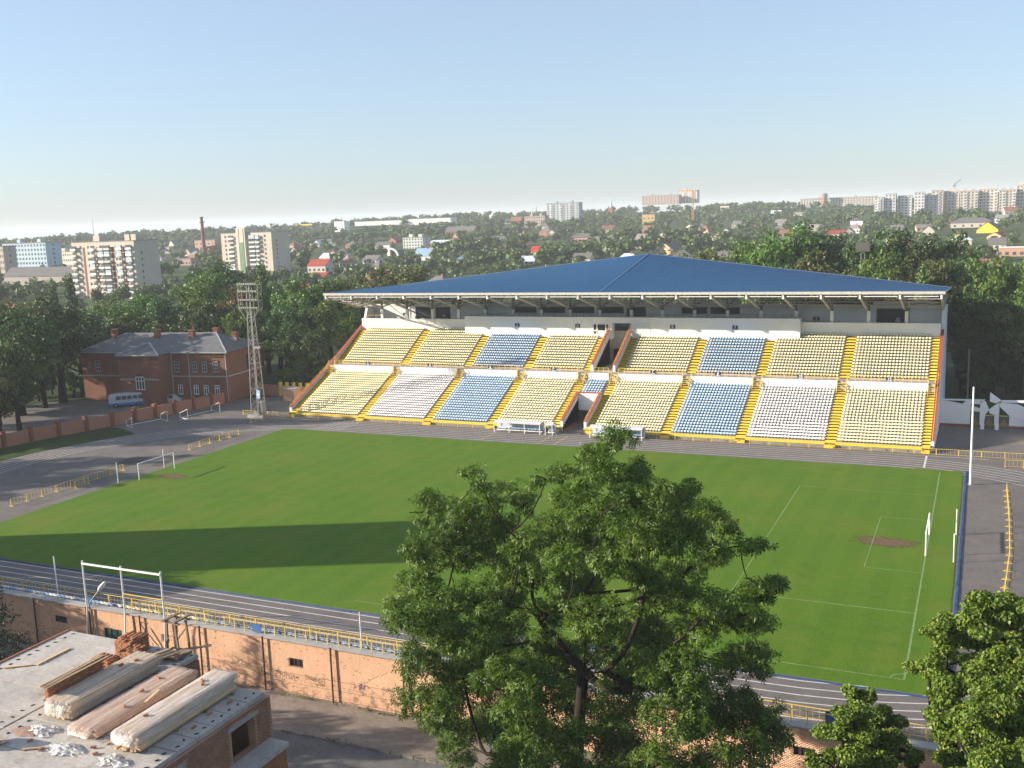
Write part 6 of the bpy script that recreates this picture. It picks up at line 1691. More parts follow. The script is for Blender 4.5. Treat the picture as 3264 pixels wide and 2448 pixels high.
# trees and block outside the frame on the left that throw the long shadows over street, wall and pitch
for i, (x, y, H, kd) in enumerate(((-102, -50.5, 16, 'round'), (-106, -56, 16, 'round'), (-103, -60.5, 16, 'round'), (-107, -66, 16, 'round'), (-72, -67, 14, 'round'), (-70, -74, 14, 'round'), (-67, -82, 13, 'round'), (-190, 22, 18, 'round'), (-197, 32, 18, 'tall'), (-186, 12, 17, 'round'), (-205, 40, 19, 'tall'), (-180, 2, 17, 'round'), (-98, -70, 14, 'round'), (-112, -74, 16, 'round'), (-90, -76, 13, 'round'), (-106, -84, 15, 'tall'), (-84, -84, 12, 'round'), (-118, -56, 15, 'round'), (-150, -22, 16, 'round'), (-158, -12, 17, 'tall'), (-164, 2, 18, 'round'), (-170, -24, 18, 'tall'), (-176, 12, 20, 'tall'), (-155, -34, 14, 'round'))):
    bg_tree(x, y, H, kd, i % 3, 'fol_mid', 'broadleaf tree beyond the left edge of the view ' + ('on the street' if y < -46 else 'by the boundary wall'), 'trees outside the frame on the left', z=(ZS - 0.12 if y < -46.9 else 0))
BIG = [(-14.51, -60.29, 23.64, 1.31, 1.2, 1.1), (-15.86, -58.62, 21.8, 1.9, 1.7, 1.49), (-14.54, -57.92, 20.88, 1.91, 1.57, 1.23), (-13.86, -56.02, 21.03, 1.12, 0.98, 0.84), (-23.6, -59.23, 20.74, 1.08, 0.88, 0.68), (-23.67, -56.8, 18.61, 1.33, 1.17, 1.01), (-18.81, -67.62, 22.65, 0.72, 0.72, 0.72), (-10.42, -62.44, 21.83, 0.79, 0.71, 0.64), (-27.41, -58.06, 17.8, 1.85, 1.7, 1.55), (-23.55, -60.32, 18.35, 1.97, 1.69, 1.41), (-23.15, -56.97, 17.26, 1.48, 1.33, 1.18), (-24.08, -65.11, 18.05, 1.37, 1.41, 1.45), (-23.37, -62.33, 16.81, 2.2, 1.99, 1.78), (-16.06, -65.47, 22.68, 1.17, 0.93, 0.68), (-16.85, -61.39, 20.23, 1.58, 1.42, 1.27), (-17.65, -60.98, 18.25, 2.01, 1.81, 1.61), (-11.79, -68.8, 22.12, 1.78, 1.56, 1.34), (-13.55, -65.97, 22.38, 1.42, 1.19, 0.95), (-10.91, -64.97, 21.6, 1.19, 1.07, 0.95), (-11.24, -56.81, 18.6, 2.05, 1.77, 1.5), (-8.76, -59.06, 19.74, 1.16, 1.1, 1.03), (-9.31, -66.4, 19.99, 1.61, 1.49, 1.38), (-8.86, -58.72, 17.33, 1.44, 1.24, 1.05), (-5.87, -65.35, 20.02, 1.02, 0.76, 0.5), (-7.72, -60.78, 19.16, 1.0, 0.87, 0.75), (-24.48, -64.92, 15.73, 1.47, 1.4, 1.33), (-20.97, -67.25, 16.31, 2.0, 1.75, 1.5), (-22.96, -57.31, 14.15, 2.22, 2.07, 1.92), (-18.38, -65.75, 15.43, 2.02, 1.83, 1.64), (-11.4, -65.9, 19.13, 1.89, 1.71, 1.53), (-17.09, -55.25, 15.35, 1.61, 1.46, 1.32), (-11.14, -57.36, 14.66, 2.19, 1.91, 1.64), (-11.04, -64.84, 16.55, 2.05, 1.81, 1.57), (-29.27, -59.73, 12.06, 1.14, 1.14, 1.14), (-27.38, -61.75, 11.39, 1.3, 1.15, 1.01), (-28.89, -61.47, 11.38, 0.73, 0.8, 0.88), (-22.96, -64.93, 12.99, 2.26, 1.8, 1.33), (-24.23, -56.57, 8.49, 2.75, 2.44, 2.14), (-19.03, -59.39, 10.28, 2.12, 2.05, 1.98), (-17.16, -55.47, 9.24, 2.52, 2.37, 2.22), (-13.07, -56.77, 10.52, 2.54, 2.26, 1.98), (-8.0, -64.32, 15.75, 2.03, 1.79, 1.55), (-6.31, -63.29, 15.58, 1.8, 1.5, 1.2), (-4.93, -64.36, 17.68, 1.34, 1.04, 0.74), (-4.17, -63.48, 17.61, 0.58, 0.53, 0.47), (-4.97, -65.29, 17.25, 1.14, 0.97, 0.8), (-25.41, -63.6, 10.2, 1.95, 1.81, 1.67), (-24.1, -60.86, 8.15, 2.59, 2.23, 1.87), (-16.71, -68.54, 12.14, 2.28, 1.98, 1.68), (-17.24, -59.51, 7.62, 2.53, 2.25, 1.97), (-12.11, -64.22, 10.94, 2.38, 2.13, 1.88), (-9.0, -64.34, 12.55, 2.18, 2.0, 1.82), (-7.51, -58.94, 10.97, 1.97, 1.84, 1.71), (-5.58, -62.15, 13.43, 0.98, 0.92, 0.86), (-26.17, -63.35, 7.87, 1.27, 1.55, 1.83), (-24.81, -62.19, 6.2, 2.0, 1.78, 1.57), (-22.7, -59.45, 4.46, 2.65, 2.2, 1.76), (-15.15, -68.1, 9.63, 2.05, 1.81, 1.57), (-16.4, -55.39, 2.97, 2.85, 2.47, 2.1), (-8.69, -68.1, 11.35, 2.16, 1.94, 1.71), (-7.94, -59.44, 8.33, 2.24, 2.04, 1.84), (-5.83, -59.57, 8.62, 1.29, 1.29, 1.29), (-13.32, -68.73, 19.84, 1.37, 1.31, 1.25), (-18.11, -57.99, 13.3, 2.14, 1.92, 1.71), (-17.82, -63.8, 16.13, 1.55, 1.49, 1.42), (-18.74, -60.93, 12.85, 1.92, 1.72, 1.51), (-12.74, -68.87, 16.86, 1.6, 1.37, 1.14), (-11.38, -68.29, 16.94, 1.37, 1.25, 1.14), (-17.19, -66.23, 19.12, 1.47, 1.35, 1.23), (-21.79, -55.96, 18.16, 1.33, 1.19, 1.04), (-9.89, -65.99, 20.77, 1.16, 1.04, 0.93), (-14.72, -58.45, 17.77, 1.37, 1.23, 1.09), (-22.96, -56.51, 15.44, 1.64, 1.49, 1.34), (-26.83, -57.29, 1.11, 1.72, 1.64, 1.56), (-19.61, -64.01, 4.98, 2.02, 1.75, 1.48), (-15.86, -64.02, 4.9, 2.23, 1.9, 1.57), (-12.79, -61.66, 4.25, 2.53, 2.07, 1.6), (-10.04, -58.71, 3.8, 2.6, 2.19, 1.78), (-5.41, -65.33, 9.07, 1.76, 1.58, 1.41), (-4.56, -60.96, 7.77, 0.75, 0.75, 0.75), (-24.13, -58.4, -1.24, 1.83, 1.53, 1.22), (-16.57, -56.98, -1.36, 2.67, 2.23, 1.78), (-8.8, -67.92, 6.76, 2.09, 1.74, 1.39), (-8.11, -57.57, 1.49, 2.21, 1.8, 1.38)]
LIN_A = [(4.91, -70.97, 19.95, 1.38, 1.13, 0.88), (6.14, -68.57, 19.59, 1.15, 0.98, 0.81), (3.66, -66.16, 17.04, 1.25, 1.09, 0.94), (5.03, -62.94, 15.35, 1.65, 1.43, 1.21), (6.37, -68.56, 18.09, 1.16, 1.11, 1.06), (2.89, -65.0, 14.97, 0.97, 0.86, 0.76), (4.1, -66.62, 15.43, 1.55, 1.34, 1.14), (5.55, -68.87, 16.46, 1.46, 1.31, 1.17), (6.77, -68.71, 16.59, 1.15, 1.15, 1.15), (3.63, -69.28, 15.07, 0.99, 0.94, 0.89), (4.88, -71.03, 15.82, 1.5, 1.31, 1.12), (6.25, -70.46, 15.69, 1.4, 1.26, 1.12), (4.0, -65.47, 11.48, 1.29, 1.23, 1.18), (5.63, -62.07, 9.56, 1.81, 1.59, 1.36), (6.82, -70.17, 14.04, 1.41, 1.27, 1.13), (4.64, -71.11, 12.67, 1.52, 1.33, 1.14), (6.51, -62.17, 7.83, 1.81, 1.58, 1.35), (7.51, -66.73, 17.3, 1.39, 1.29, 1.19), (8.06, -67.61, 15.68, 1.56, 1.46, 1.37), (7.89, -68.86, 14.19, 1.53, 1.44, 1.34), (4.52, -66.17, 8.04, 1.92, 1.6, 1.28), (6.72, -63.79, 6.89, 1.98, 1.65, 1.32), (5.77, -67.44, 10.42, 2.04, 1.84, 1.63)]
LIN_B = [(-0.1, -66.62, 13.6, 0.82, 0.76, 0.69), (0.0, -69.44, 13.96, 1.12, 0.99, 0.86), (0.64, -62.78, 10.69, 1.05, 0.96, 0.88), (-0.48, -69.32, 12.7, 1.14, 1.0, 0.87), (0.61, -66.05, 11.0, 1.42, 1.24, 1.05), (1.61, -63.8, 9.91, 0.91, 0.91, 0.91), (-1.22, -68.09, 10.89, 0.96, 0.91, 0.86), (-0.17, -64.16, 8.39, 1.61, 1.38, 1.15), (1.25, -62.8, 7.81, 1.4, 1.28, 1.17), (2.23, -65.36, 9.9, 0.77, 0.82, 0.88), (-0.83, -63.86, 6.44, 1.87, 1.52, 1.17), (1.49, -68.92, 9.65, 1.65, 1.34, 1.03), (0.53, -66.52, 6.84, 1.98, 1.6, 1.21)]

SHR = [(-183, 44), (-179, 50), (-188, 52), (-177, 57), (-184, 60), (-192, 47), (-176, 65), (-172, 30), (-178, 34), (-195, 58), (-186, 36), (-168, 22)]
for i, (x, y) in enumerate(sorted(SHR, key=lambda p: bearing(*p))):
    bg_tree(x, y, random.uniform(4.5, 7.5), 'small', i % 3, 'fol_dark' if i % 2 else 'fol_mid', 'low leafy shrub under the trees left of the brick house, ' + ORD[i] + ' from left', 'shrubs left of the brick house', wide=1.3)
for i, (x, y) in enumerate(sorted(((-134, 68), (-128, 70), (-122, 74), (-118, 80), (4, 92), (9, 96), (14, 90), (19, 97), (-130, 78), (25, 92)), key=lambda p: bearing(*p))):
    bg_tree(x, y, random.uniform(4.5, 7), 'small', i % 3, 'fol_dark', 'low dark shrub behind the stand ends, ' + ORD[i] + ' from left', 'shrubs behind the stand', wide=1.3)

def near_tree(name, label, base, trunk, clumps, r0, m, n, size, k, aspect, seed, kindleaf='star', fruit=None):
    rng = np.random.default_rng(seed)
    g = thing(name, label, 'tree', base)
    sub = []
    back = [(c[0] + rng.uniform(-.6, .6), c[1] + rng.uniform(1.6, 3.6) * (1 if rng.random() < 0.7 else -1), c[2] + rng.uniform(-.5, .5), c[3] * 0.85, c[4] * 0.85, c[5] * 0.85) for c in clumps if c[3] > 1.0 and rng.random() < 0.45]
    limbs = list(clumps); clumps = list(clumps) + back
    for c in clumps:                                    # break every clump into smaller lumps so that gaps open between them
        q = max(4, int(6 + c[3] * 3))
        for i in range(q):
            d = rng.normal(0, 1, 3); d /= np.linalg.norm(d); kk = rng.uniform(0.35, 0.9); f = rng.uniform(0.30, 0.52)
            sub.append((c[0] + d[0] * c[3] * kk, c[1] + d[1] * c[4] * kk, c[2] + d[2] * c[5] * kk, c[3] * f, c[4] * f, c[5] * f * 0.8))
    P, O = crown_points(rng, sub, n, 0.35)
    v, q = (star_sprays(rng, P, O, size, k, aspect) if kindleaf == 'star' else leaf_quads(rng, P, O, size, aspect, 0.25))
    v = v - np.array(base)
    o = bpy.data.objects.new('crown', fast_mesh('crown', v, q, MT[m])); COL.objects.link(o); o.parent = g
    wd = wood(base, trunk, limbs, r0, rng, 0.03, 2)
    wd.build('trunk', MT['bark'], g, smooth=True)
    if fruit:
        sel = P[rng.random(len(P)) < fruit[0]] - np.array(base)
        v, q = leaf_quads(rng, sel, rng.normal(0, 1, sel.shape), fruit[1], 0.5)
        o2 = bpy.data.objects.new('seed_clusters', fast_mesh('seed_clusters', v, q, MT[fruit[2]])); COL.objects.link(o2); o2.parent = o; tag(o2, kind='stuff')
    return g
MT['bract'] = foliage_mat('linden_bracts', (0.20, 0.20, 0.03), (0.34, 0.33, 0.06), 0.6, 0.3, 0.05)
near_tree('ash_tree', 'tall feathery ash tree in front of the pitch, nearest the camera', (-16.4, -62.2, ZS), [(-16.3, -62.1, 2.0), (-16.0, -62.0, 7.0), (-15.6, -62, 10.5), (-15.4, -61.8, 14)], BIG, 0.44, 'fol_tree', 58000, 0.27, 5, 0.32, 11)
near_tree('linden_tree', 'round yellow-green linden cut by the right edge of the view', (6.2, -67, ZS), [(6.1, -67, 4), (6.0, -67, 9)], LIN_A, 0.30, 'fol_linden', 145000, 0.165, 1, 0.75, 12, 'quad', (0.10, 0.16, 'bract'))
near_tree('linden_tree', 'smaller yellow-green linden at the bottom edge left of the round one', (1.0, -66, ZS), [(1.0, -66, 4), (0.95, -66, 8)], LIN_B, 0.22, 'fol_linden', 75000, 0.165, 1, 0.75, 13, 'quad', (0.10, 0.16, 'bract'))
# dark spruce at the left edge
def spruce(x, y, z, H, R, label):
    rng = np.random.default_rng(21); g = thing('spruce_tree', label, 'tree', (x, y, z))
    P = []; O = []
    for i in range(26):
        t = i / 25; zz = z + 0.8 + (H - 0.8) * t; r = R * (1 - t) ** 0.85 + 0.12
        for b in range(9):
            a = rng.uniform(0, 6.28)
            k = int(26 * (1 - t) + 6); s = rng.random(k) ** 0.7 * r
            P.append(np.stack([x + np.cos(a) * s + rng.normal(0, .12, k), y + np.sin(a) * s + rng.normal(0, .12, k), zz - s * 0.28 + rng.normal(0, .07, k)], 1)); O.append(np.tile([math.cos(a), math.sin(a), 0.4], (k, 1)))
    P = np.concatenate(P); O = np.concatenate(O); v, q = leaf_quads(rng, P, O, 0.30, 0.35, 0.3)
    o = bpy.data.objects.new('crown', fast_mesh('crown', v - np.array((x, y, z)), q, MT['fol_spruce'])); COL.objects.link(o); o.parent = g
    mb = MB(); mb.tube((x, y, z - 0.2), (x, y, z + H * 0.95), 0.2, 0.03, 8); mb.build('trunk', MT['bark'], g)
spruce(-71.9, -56.5, ZS - 0.12, 11.4, 4.3, 'dark spruce at the left edge in front of the street wall')

# weeds along the foot of the street wall and the kerb
rng = np.random.default_rng(55); nW = 1500
wx = rng.uniform(-62, 2, nW); wy = np.where(rng.random(nW) < 0.75, -47.55 - np.abs(rng.normal(0, 0.16, nW)), -52.75 + rng.normal(0, 0.1, nW))
keepw = (np.sin(wx * 0.9) + np.sin(wx * 2.3 + 1) + rng.normal(0, 0.6, nW)) > 0.3
Pw = np.stack([wx, wy, np.full(nW, ZS + 0.06) + rng.uniform(0, 0.12, nW)], 1)[keepw]
v, q = leaf_quads(rng, Pw, np.tile([0, -0.6, 0.6], (len(Pw), 1)), 0.26, 0.35, -0.1)
o = bpy.data.objects.new('weeds', fast_mesh('weeds', v, q, MT['fol_olive'])); COL.objects.link(o); tag(o, 'sparse weeds along the foot of the peach street wall', 'weeds', kind='stuff')

# ------------------------------------------------------------------ town behind the stadium
def flatmat(name, c, **k): return mat('town_' + name, c, 0.85, 0.10, 0.15, 0, 0.15, **k)
TM = {'pale_blue': flatmat('pale_blue', (0.40, 0.50, 0.58)), 'beige': flatmat('beige', (0.42, 0.37, 0.31)), 'cream': flatmat('cream', (0.60, 0.54, 0.44)), 'pink': flatmat('pink', (0.42, 0.27, 0.22)),
      'white': flatmat('white', (0.66, 0.65, 0.62)), 'greybeige': flatmat('greybeige', (0.34, 0.31, 0.28)), 'pale': flatmat('pale', (0.52, 0.47, 0.40)), 'brick': flatmat('brick', (0.30, 0.12, 0.075)),
      'paleoffice': flatmat('paleoffice', (0.50, 0.53, 0.50)), 'ochre': flatmat('ochre', (0.42, 0.24, 0.06)), 'metal': flatmat('metal', (0.36, 0.37, 0.37)), 'greyblue': flatmat('greyblue', (0.36, 0.39, 0.42)),
      'pinkgrey': flatmat('pinkgrey', (0.40, 0.31, 0.28)), 'orange': flatmat('orange', (0.48, 0.28, 0.16)), 'pinklow': flatmat('pinklow', (0.50, 0.30, 0.22)), 'constr': flatmat('constr', (0.62, 0.54, 0.48)),
      'ochrewall': flatmat('ochrewall', (0.46, 0.32, 0.15)), 'peachw': flatmat('peachw', (0.60, 0.38, 0.24)), 'yellow': flatmat('yellow', (0.70, 0.48, 0.05)), 'beigegrey': flatmat('beigegrey', (0.42, 0.38, 0.34)),
      'whiteapt': flatmat('whiteapt', (0.52, 0.53, 0.53)), 'panel': flatmat('panel', (0.50, 0.46, 0.40)),
      'grey': flatmat('roofgrey', (0.20, 0.19, 0.18)), 'slate': flatmat('roofslate', (0.13, 0.125, 0.125)), 'red': flatmat('roofred', (0.30, 0.055, 0.04)), 'scarlet': flatmat('roofscarlet', (0.48, 0.03, 0.025)),
      'darkred': flatmat('roofdarkred', (0.24, 0.05, 0.035)), 'bluewhite': flatmat('roofbluewhite', (0.52, 0.58, 0.63)), 'bluelight': flatmat('rooflightblue', (0.22, 0.34, 0.46)), 'brickroof': flatmat('roofbrick', (0.22, 0.10, 0.07)),
      'redtop': flatmat('redtop', (0.40, 0.20, 0.13)), 'green': flatmat('green', (0.14, 0.30, 0.15)), 'stone': flatmat('stone', (0.52, 0.46, 0.38))}
WIN_ME = {}
def win_mesh(w, h):
    key = (round(w, 2), round(h, 2))
    if key not in WIN_ME:
        mb = MB(); mb.box(-w / 2, w / 2, -0.05, 0.04, 0, h); WIN_ME[key] = mb.mesh('window', MT['glass_far'])
    return WIN_ME[key]
BALC = {}
def balc_mesh(w, h=1.0, d=1.1):
    key = (round(w, 2), h)
    if key not in BALC:
        mb = MB(); mb.box(-w / 2, w / 2, -d, -0.02, 0, 0.12); mb.box(-w / 2, w / 2, -d, -d + 0.08, 0.121, h); mb.box(-w / 2, -w / 2 + 0.08, -d + 0.081, -0.02, 0.121, h); mb.box(w / 2 - 0.08, w / 2, -d + 0.081, -0.02, 0.121, h)
        BALC[key] = mb.mesh('balcony', mat('balcony_white', (0.62, 0.61, 0.58), 0.8, 0.1, rnd=0.25))
    return BALC[key]
FOOT = []
def building(kd, cat, label, x, y, z, w, d, h, wc, rc, nr, nc, o, group=None, name=None):
    rot = math.radians(o.get('rot', 0)); ca, sa = math.cos(rot), math.sin(rot)
    g = thing(name or cat.replace(' ', '_'), label, cat, (x, y, z), group)
    def P(a, b, c): return (x + a * ca - b * sa, y + a * sa + b * ca, z + c)
    def bx(mb, a0, a1, b0, b1, c0, c1): mb.hexa([P(a0, b0, c0), P(a1, b0, c0), P(a1, b1, c0), P(a0, b1, c0), P(a0, b0, c1), P(a1, b0, c1), P(a1, b1, c1), P(a0, b1, c1)])
    hw, hd = w / 2, d / 2
    FOOT.append((x, y, max(w, d)))
    rh = 0.0
    if kd == 'flat':
        mb = MB(); bx(mb, -hw, hw, -hd, hd, 0, h - 0.35); mb.build('wall', TM[wc], g)
        mb = MB(); bx(mb, -hw - 0.25, hw + 0.25, -hd - 0.25, hd + 0.25, h - 0.35, h + 0.1); r = mb.build('roof', TM[rc], g)
        if w > 14 and nr > 2:
            for q in (-0.25, 0.22):
                mb = MB(); bx(mb, w * q - 1.8, w * q + 1.8, -1.5, 2.2, h + 0.1, h + 2.4); mb.build('lift_house', TM[wc], r)
        wallh = h - 0.8
    elif kd == 'hangar':
        mb = MB(); bx(mb, -hw, hw, -hd, hd, 0, h * 0.72); mb.build('wall', TM[wc], g)
        mb = MB(); n = 8; pr = [(hd * 1.05 * math.cos(math.pi * i / n), h * 0.72 + h * 0.30 * math.sin(math.pi * i / n)) for i in range(n + 1)]
        for a in (-hw - 0.2, hw + 0.2): mb.v += [P(a, b, c) for b, c in pr]
        for i in range(n): mb.f.append((i, i + 1, n + 2 + i, n + 1 + i)); mb.m.append(0)
        mb.f.append(tuple(range(n + 1))); mb.f.append(tuple(n + 1 + i for i in reversed(range(n + 1)))); mb.m += [0, 0]
        mb.build('roof', TM[rc], g); wallh = h * 0.7
    else:
        rh = h * o.get('rh', 0.42); wh_ = h - rh; e = 0.35
        mb = MB(); bx(mb, -hw, hw, -hd, hd, 0, wh_)
        if kd == 'gable':
            for s in (-1, 1): mb.hexa([P(s * hw - 0.1, -hd, wh_), P(s * hw + 0.0, -hd, wh_), P(s * hw + 0.0, hd, wh_), P(s * hw - 0.1, hd, wh_), P(s * hw - 0.1, -0.05, h - 0.1), P(s * hw, -0.05, h - 0.1), P(s * hw, 0.05, h - 0.1), P(s * hw - 0.1, 0.05, h - 0.1)])
        mb.build('wall', TM[wc], g)
        mb = MB(); k = hw + e if kd == 'gable' else max(0.5, hw - hd)
        zz = wh_ - 0.12
        A = [P(-hw - e, -hd - e, zz), P(hw + e, -hd - e, zz), P(hw + e, hd + e, zz), P(-hw - e, hd + e, zz), P(-k, 0, h), P(k, 0, h)]
        mb.face([A[0], A[1], A[5], A[4]]); mb.face([A[2], A[3], A[4], A[5]])
        if kd == 'hip': mb.face([A[1], A[2], A[5]]); mb.face([A[3], A[0], A[4]])
        A2 = [(p[0], p[1], p[2] - 0.15) for p in A]
        mb.face([A2[4], A2[5], A2[1], A2[0]]); mb.face([A2[5], A2[4], A2[3], A2[2]])
        for i, j in ((0, 1), (2, 3)): mb.face([A[i], A2[i], A2[j], A[j]])
        r = mb.build('roof', TM[rc], g)
        if o.get('chim'):
            mb = MB(); bx(mb, hw * 0.3 - 0.4, hw * 0.3 + 0.4, -0.5, 0.4, h - rh * 0.4, h + 0.9); mb.build('chimney', TM['brick'], r)
        wallh = wh_
    if nr and nc:
        fl = wallh / nr; sp = w / nc
        wm = win_mesh(min(1.7, sp * 0.5), min(1.6, fl * 0.52))
        for r_ in range(nr):
            for c_ in range(nc):
                a = -hw + (c_ + 0.5) * sp
                if o.get('balc') and c_ % 3 == 1:
                    place('balcony', balc_mesh(round(min(3.2, sp * 0.95), 1)), P(a, -hd, r_ * fl + fl * 0.12), g, rz=rot)
                place('window', wm, P(a, -hd, r_ * fl + fl * 0.36), g, rz=rot)
        ns = max(0, min(4, int(d / 4)))
        for r_ in range(nr if nr > 2 else 1):
            for c_ in range(ns if nr <= 3 else 1):
                place('window', wm, P(hw, -hd + (c_ + 0.5) * d / max(1, (ns if nr <= 3 else 1)), r_ * fl + fl * 0.36), g, rz=rot + math.pi / 2)
    return g
